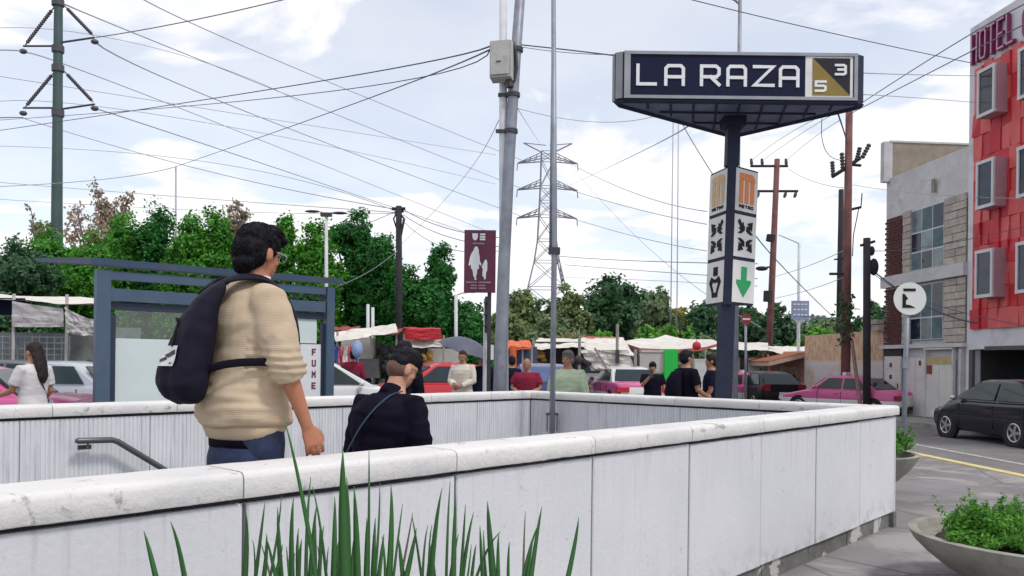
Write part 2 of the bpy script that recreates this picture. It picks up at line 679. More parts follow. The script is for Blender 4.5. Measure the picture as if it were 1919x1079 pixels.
def cap_mesh(w, seed, m=None):
    """coping stone with worn, rounded upper edges; x 0..w, y 0..WT"""
    rr = random.Random(seed)
    prof = [(0.003, 1.045), (0.0, 1.050), (0.0, 1.108), (0.005, 1.122), (0.016, 1.130), (0.04, TOPZ), (WT - 0.04, TOPZ), (WT - 0.016, 1.130),
            (WT - 0.005, 1.122), (WT, 1.108), (WT, 1.050), (WT - 0.003, 1.045)]
    n = max(2, int(w / 0.035))
    rings = []
    off = Vector((seed * 3.7, 0, 0))
    for i in range(n + 1):
        x = 0.0025 + (w - 0.005) * i / n
        rg = []
        for k, (yy, z) in enumerate(prof):
            q = Vector((x * 5, yy * 9, z * 9)) + off
            d = mnoise.noise(q) * 0.0018 + mnoise.noise(q * 3.1) * 0.0014
            chip = max(0.0, mnoise.noise(q * 1.6 + Vector((9, 9, 9))) - 0.46) * 0.035
            if k in (0, 1, 10, 11):
                chip *= 1.2
            cy = WT / 2
            sgn = 1 if yy > cy else -1
            rg.append((x, yy + (d if k not in (5, 6) else 0) - sgn * chip * 0.6, z + (d * 0.5 - chip * 0.5 if 2 <= k <= 9 else d * 1.1 + chip)))
        rings.append(rg)
    mb = MB()
    mb.loft(rings)
    return mb.mesh('coping_stone', m or m_cap, angle=50)


def wall(label, s0, t0, ds, length, ribs_side, flats_side, first=PITCH, z0in=-1.2, seed=0):
    """enclosure wall: starts at enclosure coordinates (s0,t0), runs along ds (unit, enclosure coords) with its thickness to +y local"""
    d = DV * ds[0] + NV * ds[1]
    o = E(s0, t0)
    rz = math.atan2(d.y, d.x)
    w = thing('stair_wall', label, 'wall', o, rz)
    return w


def build_wall(label, p0, p1, outside_left, seed, first=PITCH, ribs_out=False, cap_trim=(0, 0), pan_trim=(0, 0)):
    """p0->p1 is the line of the OUTER coping edge; local +y points into the well when outside_left is False"""
    d = p1 - p0
    L = d.length
    rz = math.atan2(d.y, d.x)
    w = thing('stair_wall', label, 'wall', p0, rz)
    sg = 1 if not outside_left else -1            # +1: body lies at +y
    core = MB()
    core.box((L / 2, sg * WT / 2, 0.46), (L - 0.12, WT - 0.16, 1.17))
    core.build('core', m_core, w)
    pl = MB()
    n = int(L / 0.4)
    for i in range(n):                             # plinth blocks, a little uneven
        yy = 0.045 + 0.006 * random.Random(seed * 77 + i).random()
        pl.box(((i + 0.5) * L / n, sg * (yy + 0.04), 0.045), (L / n - 0.006, 0.085, 0.19))
    pl.build('plinth', m_plinth, w)
    # outer flat panels (face at y=0.022)
    cache = {}

    def put(kind, x, wd):
        key = (kind, round(wd, 3))
        if key not in cache:
            cache[key] = flat_panel_mesh(wd, sg) if kind == 'flat' else rib_panel_mesh(wd, -sg)
        ob = obj('panel' if kind == 'flat' else 'ribbed_panel', cache[key], w)
        rp = random.Random(seed * 131 + int(x * 100))
        ob.location = (x, sg * ((0.022 + rp.uniform(0, 0.005)) if kind == 'flat' else WT - 0.022), rp.uniform(-0.004, 0.004) if kind == 'flat' else 0)
        if kind == 'flat':
            ob.rotation_euler = (0, rp.uniform(-0.0022, 0.0022), 0)
    x = 0.012
    wd = first
    while x < L - 0.05:
        wd = min(wd, L - x)
        put('flat', x, wd)
        x += wd
        wd = PITCH
    x, xe = pan_trim[0], L - pan_trim[1]
    wd = first
    while x < xe - 0.05:
        wd = min(wd, xe - x)
        put('rib', x, wd)
        x += wd
        wd = PITCH
    x, xe = cap_trim[0], L - cap_trim[1]
    i = 0
    wd = first + 0.03
    while x < xe - 0.02:
        wd = min(wd, xe - x)
        cm = cap_mesh(wd, seed + i)
        if sg < 0:
            cm.transform(Matrix.Scale(-1, 4, Vector((0, 1, 0))))
            cm.flip_normals()
        ob = obj('coping_stone', cm, w)
        ob.location = (x, 0, 0)
        x += wd
        wd = PITCH
        i += 1
    return w


near_in_sg = NV
# near wall: outer face to the camera, body towards NV
_left = Vector((-DV.y, DV.x, 0)).dot(NV) < 0      # is local +y (left of travel) away from the well?
build_wall('long white panelled stairwell wall with thick coping, nearest the spiky plant', E(0, 0), E(LN, 0), _left, 11)
_d = (E(LF, WW) - E(0, WW))
build_wall('white ribbed stairwell wall behind the backpack man, carrying the handrail', E(0, WW), E(LF, WW), not _left, 31, pan_trim=(WT - 0.024, 0))
_e = (E(0, WW) - E(0, 0))
_le = Vector((-_e.y, _e.x, 0)).dot(DV) < 0
build_wall('short grey ribbed wall closing the end of the stairwell', E(0, 0), E(0, WW), _le, 51, cap_trim=(WT + 0.002, WT + 0.002), pan_trim=(WT - 0.024, WT - 0.024))

# stairs and landing inside the well
m_step = mat('stair_stone', (0.30, 0.29, 0.28), 0.85, var=0.25, scale=6, bump=0.3, dirt=(0.15, 0.14, 0.14))
st = thing('stairway', 'stone stairs going down inside the white walled stairwell', 'stairs', E(0, 0), math.atan2(DV.y, DV.x))
sgy = 1 if not _left else -1
LAND_Z = 0.52
S_TOP = 6.35
lm = MB()
lm.box((S_TOP + 1.6, sgy * WW / 2, LAND_Z - 0.5), (3.2, WW - 2 * WT - 0.02, 1.0))
lm.build('landing', m_step, st)
sm_ = MB()
sm_.box((-0.15, sgy * WW / 2, -0.6), (0.30, WW - 2 * WT - 0.02, 1.2))
sme = sm_.mesh('step', m_step)
nst = 19
for i in range(nst):
    ob = obj('step', sme, st)
    ob.location = (S_TOP - 0.30 * i, 0, LAND_Z - 0.165 * (i + 1))
fl = MB()
fl.box(((S_TOP - 0.3 * nst) / 2 + 0.1, sgy * WW / 2, LAND_Z - 0.165 * (nst + 1) - 0.6), (S_TOP - 0.3 * nst - 0.3, WW - 2 * WT - 0.02, 1.2))
fl.build('lower_landing', m_step, st)
for i in range(2):                                 # two steps up to the raised entrance
    ob = obj('step', sme, st)
    ob.location = (S_TOP + 3.2 + 0.30 + 0.30 * i, 0, LAND_Z - 0.12 * (i + 1))

# handrail on the far wall
m_rail = mat('rail_steel', (0.10, 0.115, 0.12), 0.4, 0.6, var=0.1)
RT = WW - WT - 0.085


def far_pt(px, py, t=RT):
    """point on the plane t of the well seen at a pixel"""
    a = P(px, py, 1.0) - Vector((0, 0, EYE))
    nrm = NV
    dd = (C1 - Vector((0, 0, 0))).dot(nrm) + t
    Y = dd / (a.x * nrm.x + a.y * nrm.y)
    return Vector((a.x * Y, a.y * Y, EYE + a.z * Y))


h0, h1, h2 = far_pt(147, 826), far_pt(217, 824), far_pt(312, 882)
hr = thing('handrail', 'dark steel handrail bending downhill on the ribbed wall', 'handrail', (0, 0, 0))
h3 = h2 + (h2 - h1).normalized() * 3.2
rl = MB()
rl.tube([h0, h0 + (h1 - h0) * 0.9, h1 + (h2 - h1) * 0.04 + V(0, 0, -0.004), h2, h3], 0.024, 10, round_ends=True)
rl.build('rail', m_rail, hr, True)
ws = (h1 - h0).normalized()
for q in (h0 + ws * 0.07, h1 + (h2 - h1).normalized() * 1.6, h1 + (h2 - h1).normalized() * 3.2):
    bk = MB()
    toward = NV * 0.062
    bk.tube([q, q + V(0, 0, -0.05), q + V(0, 0, -0.055) + toward], 0.009, 6)
    bk.box(tuple(q + V(0, 0, -0.055) + NV * 0.06), (0.10, 0.012, 0.035), ENC_RZ)
    bk.build('bracket', m_rail, hr)

# ------------------------------------------------------------------ planters
t = NT('planter_concrete')
t.set(Roughness=0.9)
c = t.ramp(t.noise(3, 7, rough=0.62), [(0.3, (0.20, 0.195, 0.17)), (0.7, (0.34, 0.33, 0.29))])
c = t.mix(t.ramp(t.noise(2.0, 7, vec=t.mapping((5, 5, 1)), rough=0.6), [(0.5, 0.0), (0.7, 0.5)]), c, (0.13, 0.125, 0.115))
t.color(c)
t.bump(t.noise(45, 6, rough=0.7), 0.4, 0.012)
m_bowl = t.m
m_soil = mat('soil', (0.055, 0.042, 0.032), 1.0, var=0.3, scale=20, bump=0.6)


def leaf_material(name, a, b, trans=0.35, rough=0.55, spec=0.3):
    t = NT(name)
    t.set(Roughness=rough)
    t.p.inputs['Specular IOR Level'].default_value = spec
    geo = t.n.new('ShaderNodeNewGeometry')
    big = t.noise(1.1, 3)
    f = t.math('ADD', t.math('MULTIPLY', geo.outputs['Random Per Island'], 0.55), t.math('MULTIPLY', big, 0.6))
    c = t.ramp(f, [(0.25, a), (0.85, b)])
    t.color(c)
    tr = t.n.new('ShaderNodeBsdfTranslucent')
    t.l.new(c, tr.inputs['Color'])
    mx = t.n.new('ShaderNodeMixShader')
    mx.inputs[0].default_value = trans
    t.l.new(t.p.outputs[0], mx.inputs[1])
    t.l.new(tr.outputs[0], mx.inputs[2])
    t.l.new(mx.outputs[0], t.out.inputs['Surface'])
    return t.m


def quads_obj(name, Q, m, parent=None, label=None):
    """Q: (n,4,3) array of leaf quads -> one mesh"""
    n = len(Q)
    me = bpy.data.meshes.new(name)
    me.vertices.add(n * 4)
    me.vertices.foreach_set('co', Q.reshape(-1).astype(np.float32))
    me.loops.add(n * 4)
    me.loops.foreach_set('vertex_index', np.arange(n * 4, dtype=np.int32))
    me.polygons.add(n)
    me.polygons.foreach_set('loop_start', np.arange(0, n * 4, 4, dtype=np.int32))
    me.polygons.foreach_set('loop_total', np.full(n, 4, dtype=np.int32))
    me.materials.append(m)
    me.update(calc_edges=True)
    me.validate()
    return obj(name, me, parent, label)


def leaf_quads(pos, nrm, size, rg, aspect=0.55, jit=0.7):
    """diamond-shaped leaves at pos, roughly facing nrm"""
    n = len(pos)
    nn = nrm + rg.normal(0, jit, (n, 3))
    nn /= np.linalg.norm(nn, axis=1, keepdims=True) + 1e-9
    a = np.cross(nn, rg.normal(0, 1, (n, 3)))
    a /= np.linalg.norm(a, axis=1, keepdims=True) + 1e-9
    b = np.cross(nn, a)
    s = (size * rg.uniform(0.65, 1.3, n))[:, None]
    Q = np.stack([pos - a * s, pos - b * s * aspect, pos + a * s, pos + b * s * aspect], 1)
    return Q


def planter(label, x, y, r, zr):
    o = thing('planter', label, 'planter', (x, y, 0))
    k = r / 0.8
    b = MB()
    h = zr / 0.5
    b.lathe([(0.16 * k, 0.0), (0.24 * k, 0.012 * h), (0.40 * k, 0.09 * h), (0.57 * k, 0.20 * h), (0.69 * k, 0.32 * h), (0.765 * k, zr - 0.07), (r - 0.004, zr - 0.012), (r, zr - 0.004), (r - 0.008, zr), (r - 0.055, zr),
             (r - 0.064, zr - 0.008), (r - 0.075, zr - 0.06), (r - 0.09, zr - 0.075)], 72, caps=True)
    b.build('bowl', m_bowl, o, angle=40)
    s = MB()
    s.lathe([(r - 0.078, zr - 0.09), (r * 0.6, zr - 0.05), (r * 0.3, zr - 0.03), (0.02, zr - 0.02)], 36)
    s.build('soil', m_soil, o, True)
    return o


def herb(name, label, x, y, z, R, h, n, seed, m, size=0.025, group=None, lob=15):
    rg = np.random.default_rng(seed)
    o = thing(name, label, 'plant', (x, y, z), 0, group)
    st = MB()
    pos, nr = [], []
    for i in range(lob):
        a, q = rg.uniform(0, 6.28), R * math.sqrt(rg.uniform(0, 1))
        c = np.array([q * math.cos(a), q * math.sin(a), h * rg.uniform(0.35, 0.75)])
        st.tube([(c[0] * 0.3, c[1] * 0.3, -0.02), tuple(c * [0.8, 0.8, 0.5]), tuple(c)], [0.006, 0.005, 0.003], 5)
        k = n // lob
        dd = rg.normal(0, 1, (k, 3))
        dd /= np.linalg.norm(dd, axis=1, keepdims=True)
        rr = np.array([R * 0.30, R * 0.30, h * rg.uniform(0.22, 0.42)]) * (rg.uniform(0.35, 1, k) ** 0.5)[:, None]
        p = c + dd * rr
        p[:, 2] = np.maximum(p[:, 2], 0.01)
        pos.append(p)
        nr.append(dd + [0, 0, 0.6])
    for i in range(16):                               # loose sprigs standing out of the mass
        a, q = rg.uniform(0, 6.28), R * math.sqrt(rg.uniform(0.1, 1.2))
        b0 = np.array([q * math.cos(a) * 0.7, q * math.sin(a) * 0.7, h * 0.3])
        b1 = np.array([q * math.cos(a) * 1.1, q * math.sin(a) * 1.1, h * rg.uniform(0.8, 1.35)])
        st.tube([tuple(b0), tuple((b0 + b1) / 2 + [0, 0, 0.02]), tuple(b1)], [0.003, 0.0025, 0.0015], 4)
        u = rg.uniform(0.3, 1.0, (34, 1))
        pos.append(b0 + (b1 - b0) * u + rg.normal(0, 0.012, (34, 3)))
        nr.append(rg.normal(0, 1, (34, 3)) + [0, 0, 0.8])
    pos, nr = np.concatenate(pos), np.concatenate(nr)
    quads_obj('foliage', leaf_quads(pos, nr, size, rg, 0.5, 0.6), m, o)
    struct(st.build('stem', m_stemg, o), 'stuff')
    return o


m_stemg = mat('green_stem', (0.10, 0.18, 0.05), 0.6)
m_herb = leaf_material('herb_leaf', (0.025, 0.14, 0.012), (0.17, 0.42, 0.055), 0.4)
BR = 0.80
PX_, PY_ = PX(1955, 5.45, 0.5), 5.45
planter('large round concrete bowl planter full of bright green weeds', PX_, PY_, BR, 0.405)
for i, (dx, dy, R, h, n) in enumerate(((-0.36, 0.05, 0.30, 0.22, 3600), (-0.08, -0.38, 0.30, 0.12, 2800), (-0.06, 0.22, 0.34, 0.16, 2800), (0.30, -0.05, 0.34, 0.22, 2800), (-0.44, -0.20, 0.26, 0.11, 2600))):
    herb('weed_clump', ('tallest leafy weed clump near the rim of the large bowl planter', 'low weed clump hanging at the front rim of the large bowl planter',
                        'leafy weed clump at the back of the large bowl planter', 'leafy weed clump on the street side of the large bowl planter',
                        'short weed tuft between two taller clumps in the large bowl planter')[i],
         PX_ + dx, PY_ + dy, 0.37, R, h, int(n * 1.5), 100 + i, m_herb, 0.0145, 'weeds growing in the large bowl planter')
P2Y = 9.75
P2X = PX(1712, P2Y, 0.5) - 0.80
planter('second round concrete bowl planter, half hidden behind the corner of the white wall', P2X, P2Y, 0.80, 0.50)
herb('weed_clump', 'grassy weeds in the bowl planter behind the white wall corner', P2X + 0.45, P2Y, 0.46, 0.3, 0.28, 2600, 140, m_herb, 0.022, 'weeds growing in the half hidden planter')

# spiky plants close to the camera, standing in a planter below the frame
m_blade = leaf_material('blade_leaf', (0.026, 0.11, 0.030), (0.10, 0.28, 0.085), 0.3, 0.4, 0.4)
m_bladel = leaf_material('thin_blade_leaf', (0.03, 0.11, 0.035), (0.10, 0.24, 0.09), 0.25, 0.4, 0.4)
m_dry = mat('dry_blade', (0.16, 0.13, 0.10), 0.8)
BLADES = [  # tip px,py ; px at the lower frame edge ; width px ; depth ; kind
    (270, 995, 300, 12, 1.75, 0), (320, 977, 368, 12, 1.7, 0), (461, 955, 480, 18, 1.65, 0), (521, 950, 525, 13, 1.75, 0), (551, 930, 536, 14, 1.7, 0),
    (533, 783, 612, 9, 1.6, 0), (583, 893, 560, 7, 1.8, 1), (594, 944, 577, 11, 1.7, 0), (586, 911, 631, 6, 1.75, 1), (643, 842, 640, 24, 1.6, 0),
    (664, 911, 676, 15, 1.65, 0), (650, 893, 665, 13, 1.7, 0), (692, 842, 695, 6, 1.8, 1), (688, 970, 690, 11, 1.7, 0), (704, 970, 699, 11, 1.75, 0),
    (733, 906, 743, 13, 1.7, 0), (755, 944, 735, 5, 1.8, 1), (781, 990, 765, 12, 1.65, 0), (829, 914, 796, 13, 1.7, 0), (844, 902, 832, 5, 1.8, 1),
    (855, 926, 846, 11, 1.7, 0), (888, 960, 856, 8, 1.75, 0), (914, 939, 922, 15, 1.65, 0), (935, 1000, 927, 9, 1.7, 0), (938, 996, 850, 6, 1.6, 1),
    (1016, 949, 990, 10, 1.7, 0), (1011, 980, 962, 7, 1.75, 1), (1085, 969, 1074, 11, 1.7, 0), (712, 905, 716, 5, 1.85, 1), (985, 958, 978, 4, 1.8, 2),
    (488, 1016, 518, 4, 1.8, 2), (560, 990, 548, 9, 1.75, 0), (607, 985, 590, 9, 1.8, 0), (774, 960, 757, 5, 1.75, 2), (530, 1020, 520, 9, 1.7, 0),
    (720, 1000, 712, 10, 1.75, 0), (500, 1000, 506, 10, 1.7, 0), (628, 930, 630, 12, 1.75, 0), (748, 1010, 752, 11, 1.65, 0), (640, 1000, 612, 8, 1.8, 1), (900, 985, 905, 9, 1.8, 0), (873, 945, 866, 7, 1.75, 0), (1000, 1005, 984, 8, 1.75, 0), (566, 1010, 556, 12, 1.65, 0), (860, 1000, 838, 8, 1.75, 1), (893, 1020, 880, 8, 1.7, 1), (668, 985, 655, 10, 1.8, 0), (812, 1010, 790, 8, 1.8, 0)]
_rb = random.Random(21)
for _i in range(22):
    _b = _rb.choice((500, 560, 600, 640, 690, 740, 790, 850, 900, 950)) + _rb.uniform(-28, 28)
    BLADES.append((_b + _rb.uniform(-26, 26), _rb.uniform(925, 1045), _b, _rb.uniform(3.5, 8), _rb.uniform(1.62, 1.82), _rb.choice((0, 0, 1, 1, 1, 2))))
CL = [(430, 1.75), (600, 1.70), (675, 1.70), (830, 1.72), (960, 1.72)]


def blade(parent, tip, mid, root, w, m, bend=0.0):
    """a long tapering channelled leaf: V section with real thickness"""
    pts = [root * (1 - u) ** 2 + (mid * 2 - (root + tip) * 0.5) * (2 * u * (1 - u)) + tip * u * u for u in [i / 14 for i in range(15)]]
    mb = MB()
    rings = []
    for i, p in enumerate(pts):
        u = i / 14
        tg = (pts[min(i + 1, 14)] - pts[max(i - 1, 0)]).normalized()
        sd = tg.cross(Vector((bend, -1, 0.25))).normalized()
        up = sd.cross(tg).normalized()
        ww = w * 0.5 * (0.75 + 0.25 * min(1, u * 3)) * (1 - max(0, (u - 0.55) / 0.45) ** 2.2) + 0.0006
        th = 0.0013 * (1 - u) + 0.0004
        rings.append([p - sd * ww + up * ww * 0.35, p - up * th, p + sd * ww + up * ww * 0.35, p + up * th])
    mb.loft(rings)
    return mb.build('leaf', m, parent, True)


roots = []
for i, (px, d) in enumerate(CL):
    x = (px - HX) / F * d
    roots.append(Vector((x, d, 0.44)))
plants = []
PLN = ('thin spiky plant with slender leaning leaves, first in the row by the wall joint', 'tall spiky plant with crossing sword leaves in front of the backpack man',
       'spiky plant with the broadest upright sword leaf, in front of the dark shirted man', 'spiky plant with fanned sword leaves below the plain wall panels',
       'sparse spiky plant with a few leaning leaves, last in the row')
for i, rt in enumerate(roots):
    plants.append(thing('spiky_plant', PLN[i], 'plant', rt, 0, 'spiky plants in front of the near wall'))
for (tx, ty, bx, w, d, kd) in BLADES:
    k = min(range(len(CL)), key=lambda q: abs(CL[q][0] - (bx + (bx - tx) * 0.8)))
    rt = roots[k]
    tip = P(tx, ty, d) - rt
    mid0 = P(bx, 1079, d * 0.5 + rt.y * 0.5) - rt
    root = Vector((RND.uniform(-0.04, 0.04), RND.uniform(-0.04, 0.04), 0.02))
    # continue the visible stretch downwards for a while, then curve in to the root
    pm = tip * 0.25 + root * 0.25 + (mid0 * 1.0) * 0.5
    blade(plants[k], tip, pm, root, w * 0.9 * d / F, (m_blade, m_bladel, m_dry)[kd], RND.uniform(-0.5, 0.5))
pl3 = planter('round concrete bowl planter holding the row of spiky plants by the near wall', (660 - HX) / F * 1.72, 1.72, 0.50, 0.47)
pl3.scale = (1.0, 0.62, 1)
# ------------------------------------------------------------------ people
TORSO = [(.84, .15, .12, 0), (.92, .172, .128, -.008), (1.0, .162, .117, 0), (1.1, .15, .11, .005), (1.2, .16, .118, .0), (1.3, .175, .122, -.004), (1.38, .18, .115, -.01),
         (1.44, .152, .092, -.014), (1.485, .088, .068, -.012), (1.53, .058, .058, .002), (1.58, .054, .056, .012)]


def skin_mat(name, c):
    return mat(name, c, 0.5, var=0.08, scale=12, spec=0.35)


SKIN_A = skin_mat('skin_tan', (0.42, 0.175, 0.10))
SKIN_B = skin_mat('skin_brown', (0.36, 0.17, 0.105))
SKIN_C = skin_mat('skin_warm', (0.48, 0.25, 0.165))
HAIR_BLACK = mat('hair_black', (0.006, 0.005, 0.010), 0.6, var=0.4, scale=90, bump=0.6, bscale=160, spec=0.22)
HAIR_DARK = mat('hair_dark_brown', (0.020, 0.013, 0.012), 0.6, var=0.4, scale=90, bump=0.6, bscale=160, spec=0.25)
HAIR_GREY = mat('hair_grey', (0.10, 0.095, 0.095), 0.6, var=0.35, scale=70, bump=0.5, bscale=140)
EYE_M = mat('eye_dark', (0.03, 0.02, 0.018), 0.15)
LIP_M = mat('lip', (0.30, 0.11, 0.085), 0.5)


def fabric(name, c, var=0.12, bump=0.35, rough=0.9, bscale=320):
    return mat(name, c, rough, var=var, scale=7, bump=bump, bscale=bscale, spec=0.06)


M_JEANS = fabric('denim', (0.035, 0.048, 0.095), 0.35)
M_BLACKC = fabric('black_cloth', (0.009, 0.008, 0.017), 0.25)
M_NAVYC = fabric('navy_cloth', (0.011, 0.012, 0.032), 0.25)
M_SHOE = mat('shoe_leather', (0.03, 0.028, 0.028), 0.5)


def arm_default(s):
    return (V(s * 0.235, -0.02, 1.15), V(s * 0.235, 0.06, 0.905))


def person(label, loc, yaw, H=1.70, girth=1.0, skin=SKIN_A, hair='short', hair_m=HAIR_BLACK, shirt=None, sleeve='short', hem=0.90, loose=0.018, pants=M_JEANS,
           arms=None, lean=0.0, head_yaw=0.0, head_pitch=0.0, neck=0.0, vox=0.009, fold=0.004, stride=0.10, collar=0.0, wide=1.0, fold_seed=0, head_k=1.0, shirt_mats=None):
    k = H / 1.75
    arms = arms or {}

    def warp(p):
        p = Vector(p)
        if p.z > 0.95:
            q = p.z - 0.95
            p.y += lean * q + neck * max(0, p.z - 1.42) * 2.0
            p.z -= 0.5 * lean * lean * q
        return p * k
    hrot = Matrix.Rotation(math.radians(head_yaw), 3, 'Z') @ Matrix.Rotation(math.radians(-head_pitch), 3, 'X')
    piv = Vector((0, 0.0, 1.56))

    def hd(p):
        return warp(piv + hrot @ ((Vector(p) - piv) * head_k))

    def torso(off, z0, z1, gx=1.0):
        rg = []
        for z, a, b, y in TORSO:
            if z0 - 1e-6 <= z <= z1 + 1e-6:
                gg = girth if z < 1.42 else (girth + 1) / 2 if z < 1.46 else 1.0
                a2, b2 = a * gg * wide + off, b * gg + off
                rg.append([warp((a2 * math.copysign(abs(math.cos(t)) ** 0.85, math.cos(t)), y + b2 * math.copysign(abs(math.sin(t)) ** 0.85, math.sin(t)), z)) for t in [2 * math.pi * j / 22 for j in range(22)]])
        return rg
    SH = {s: V(s * 0.182 * (0.45 + 0.55 * girth) * wide, -0.012, 1.415) for s in (-1, 1)}
    EL, WR = {}, {}
    for s in (-1, 1):
        e, w = arms.get(s) or arm_default(s)
        if not arms.get(s):
            e, w = V(e.x * (0.5 + 0.5 * girth) * wide, e.y, e.z), V(w.x * (0.5 + 0.5 * girth) * wide, w.y, w.z)
        EL[s], WR[s] = Vector(e), Vector(w)
    body = MB()
    body.loft(torso(0.0, .84, 1.6))
    # head
    rr = hrot
    body.ell(hd((0, -0.008, 1.652)), (0.074 * k * head_k, 0.095 * k * head_k, 0.102 * k * head_k), 20, 14, mat=rr)
    body.ell(hd((0, 0.028, 1.590)), (0.056 * k * head_k, 0.066 * k * head_k, 0.064 * k * head_k), 18, 10, mat=rr)
    body.ell(hd((0, 0.070, 1.552)), (0.026 * k, 0.022 * k, 0.020 * k), 10, 6, mat=rr)
    body.ell(hd((0, 0.072, 1.648)), (0.055 * k, 0.016 * k, 0.012 * k), 12, 6, mat=rr)          # brow
    body.loft([[hd((-0.008, 0.078, 1.650)), hd((0.008, 0.078, 1.650)), hd((0.004, 0.092, 1.648)), hd((-0.004, 0.092, 1.648))],
               [hd((-0.019, 0.076, 1.602)), hd((0.019, 0.076, 1.602)), hd((0.010, 0.114, 1.608)), hd((-0.010, 0.114, 1.608))],
               [hd((-0.012, 0.074, 1.594)), hd((0.012, 0.074, 1.594)), hd((0.006, 0.098, 1.596)), hd((-0.006, 0.098, 1.596))]])
    for s in (-1, 1):
        body.ell(hd((s * 0.077, -0.006, 1.622)), (0.012 * k, 0.024 * k, 0.034 * k), 10, 8, mat=rr @ Matrix.Rotation(math.radians(-18 * s), 3, 'Z'))
        body.ell(hd((s * 0.040, 0.060, 1.602)), (0.020 * k, 0.022 * k, 0.022 * k), 10, 6, mat=rr)   # cheek
    body.tube([warp((0, -0.012, 1.47)), warp((0, 0.0, 1.53)), hd((0, -0.004, 1.60))], [0.060 * k, 0.055 * k, 0.054 * k], 16)
    # arms and hands
    for s in (-1, 1):
        sh, e, w = SH[s], EL[s], WR[s]
        body.tube([warp(sh), warp(sh.lerp(e, 0.35)), warp(e), warp(e.lerp(w, 0.3)), warp(w)], [0.050 * k, 0.049 * k, 0.039 * k, 0.040 * k, 0.027 * k], 14, round_ends=True)
        h = (w - e).normalized()
        body_in = Vector((-s, 0.15, 0))
        pn = (body_in - h * body_in.dot(h)).normalized()      # palm faces inwards
        wd = h.cross(pn).normalized()
        if wd.dot(Vector((0, 1, 0.2))) < 0:
            wd = -wd                                          # thumb side to the front
        c = w + h * 0.05
        body.loft([[warp(w + h * a + wd * (b * math.cos(t)) + pn * (d * math.sin(t))) for t in [2 * math.pi * j / 12 for j in range(12)]]
                   for a, b, d in ((-0.02, 0.024, 0.02), (0.01, 0.030, 0.019), (0.05, 0.041, 0.017), (0.088, 0.041, 0.015), (0.098, 0.034, 0.011))])
        for i, (o, ln) in enumerate(((0.0345, 0.072), (0.0115, 0.081), (-0.0115, 0.075), (-0.034, 0.058))):
            p0 = w + h * 0.08 + wd * o
            p1 = p0 + h * ln * 0.5 + wd * o * 0.12 + pn * 0.008
            p2 = p1 + h * ln * 0.34 + pn * 0.016
            p3 = p2 + h * ln * 0.20 + pn * 0.020
            body.tube([warp(q) for q in (p0, p1, p2, p3)], [0.0098 * k, 0.0092 * k, 0.0086 * k, 0.0074 * k], 8, round_ends=True)
        t0 = w + h * 0.022 + wd * 0.024
        body.tube([warp(q) for q in (t0, t0 + h * 0.030 + wd * 0.024 + pn * 0.010, t0 + h * 0.060 + wd * 0.030 + pn * 0.020, t0 + h * 0.082 + wd * 0.028 + pn * 0.026)],
                  [0.014 * k, 0.0125 * k, 0.011 * k, 0.009 * k], 8, round_ends=True)
    # legs
    HIPJ = {s: V(s * 0.088, 0, 0.90) for s in (-1, 1)}
    KN = {s: V(s * 0.095, 0.02 + s * stride * 0.5, 0.49) for s in (-1, 1)}
    AN = {s: V(s * 0.10, -0.02 + s * stride, 0.085) for s in (-1, 1)}
    for s in (-1, 1):
        body.tube([warp(HIPJ[s]), warp(HIPJ[s].lerp(KN[s], 0.4)), warp(KN[s]), warp(KN[s].lerp(AN[s], 0.3)), warp(AN[s])],
                  [0.088 * k * girth, 0.078 * k * girth, 0.055 * k, 0.054 * k, 0.036 * k], 14, round_ends=True)
    root = obj('person', fuse(body, vox, 3, 0.45))
    root.data.materials.append(skin)
    root.location, root.rotation_euler = loc, (0, 0, math.radians(yaw))
    tag(root, label, 'person')
    # eyes and mouth
    for s in (-1, 1):
        e = MB()
        e.ell(hd((s * 0.031, 0.0765, 1.632)), (0.013 * k, 0.008 * k, 0.0065 * k), 10, 6, mat=rr)
        e.build('eye', EYE_M, root, True)
    e = MB()
    e.ell(hd((0, 0.0905, 1.572)), (0.024 * k, 0.007 * k, 0.006 * k), 10, 6, mat=rr)
    e.build('mouth', LIP_M, root, True)
    # hair
    hb = MB()
    if hair == 'short':
        hb.ell(hd((0, -0.016, 1.672)), (0.087 * k * head_k, 0.104 * k * head_k, 0.098 * k * head_k), 20, 12, mat=rr)
        hb.ell(hd((0, -0.042, 1.630)), (0.083 * k * head_k, 0.080 * k * head_k, 0.088 * k * head_k), 18, 10, mat=rr)
        hb.ell(hd((0, 0.045, 1.722)), (0.066 * k * head_k, 0.052 * k * head_k, 0.034 * k * head_k), 14, 8, mat=rr)
    elif hair == 'buzz':
        hb.ell(hd((0, -0.006, 1.695)), (0.084 * k, 0.105 * k, 0.078 * k), 20, 10, mat=rr)
        hb.ell(hd((0, -0.045, 1.665)), (0.081 * k, 0.070 * k, 0.070 * k), 18, 10, mat=rr)
    elif hair == 'long':
        hb.ell(hd((0, -0.016, 1.672)), (0.086 * k, 0.102 * k, 0.092 * k), 20, 12, mat=rr)
        hb.tube([hd((0, -0.05, 1.66)), hd((0, -0.095, 1.56)), warp((0, -0.13, 1.45)), warp((0.01, -0.15, 1.33)), warp((0.015, -0.15, 1.26))],
                [(0.085 * k, 0.07 * k), (0.088 * k, 0.055 * k), (0.085 * k, 0.045 * k), (0.07 * k, 0.035 * k), (0.03 * k, 0.015 * k)], 14, ref=Vector((0, 1, 0)), round_ends=True)
    elif hair == 'bushy':
        hb.ell(hd((0, -0.025, 1.685)), (0.120 * k, 0.130 * k, 0.118 * k), 20, 12, mat=rr)
        hb.ell(hd((0, -0.06, 1.62)), (0.105 * k, 0.085 * k, 0.09 * k), 18, 10, mat=rr)
    elif hair == 'receding':
        hb.ell(hd((0, -0.030, 1.660)), (0.084 * k, 0.086 * k, 0.090 * k), 20, 10, mat=rr)
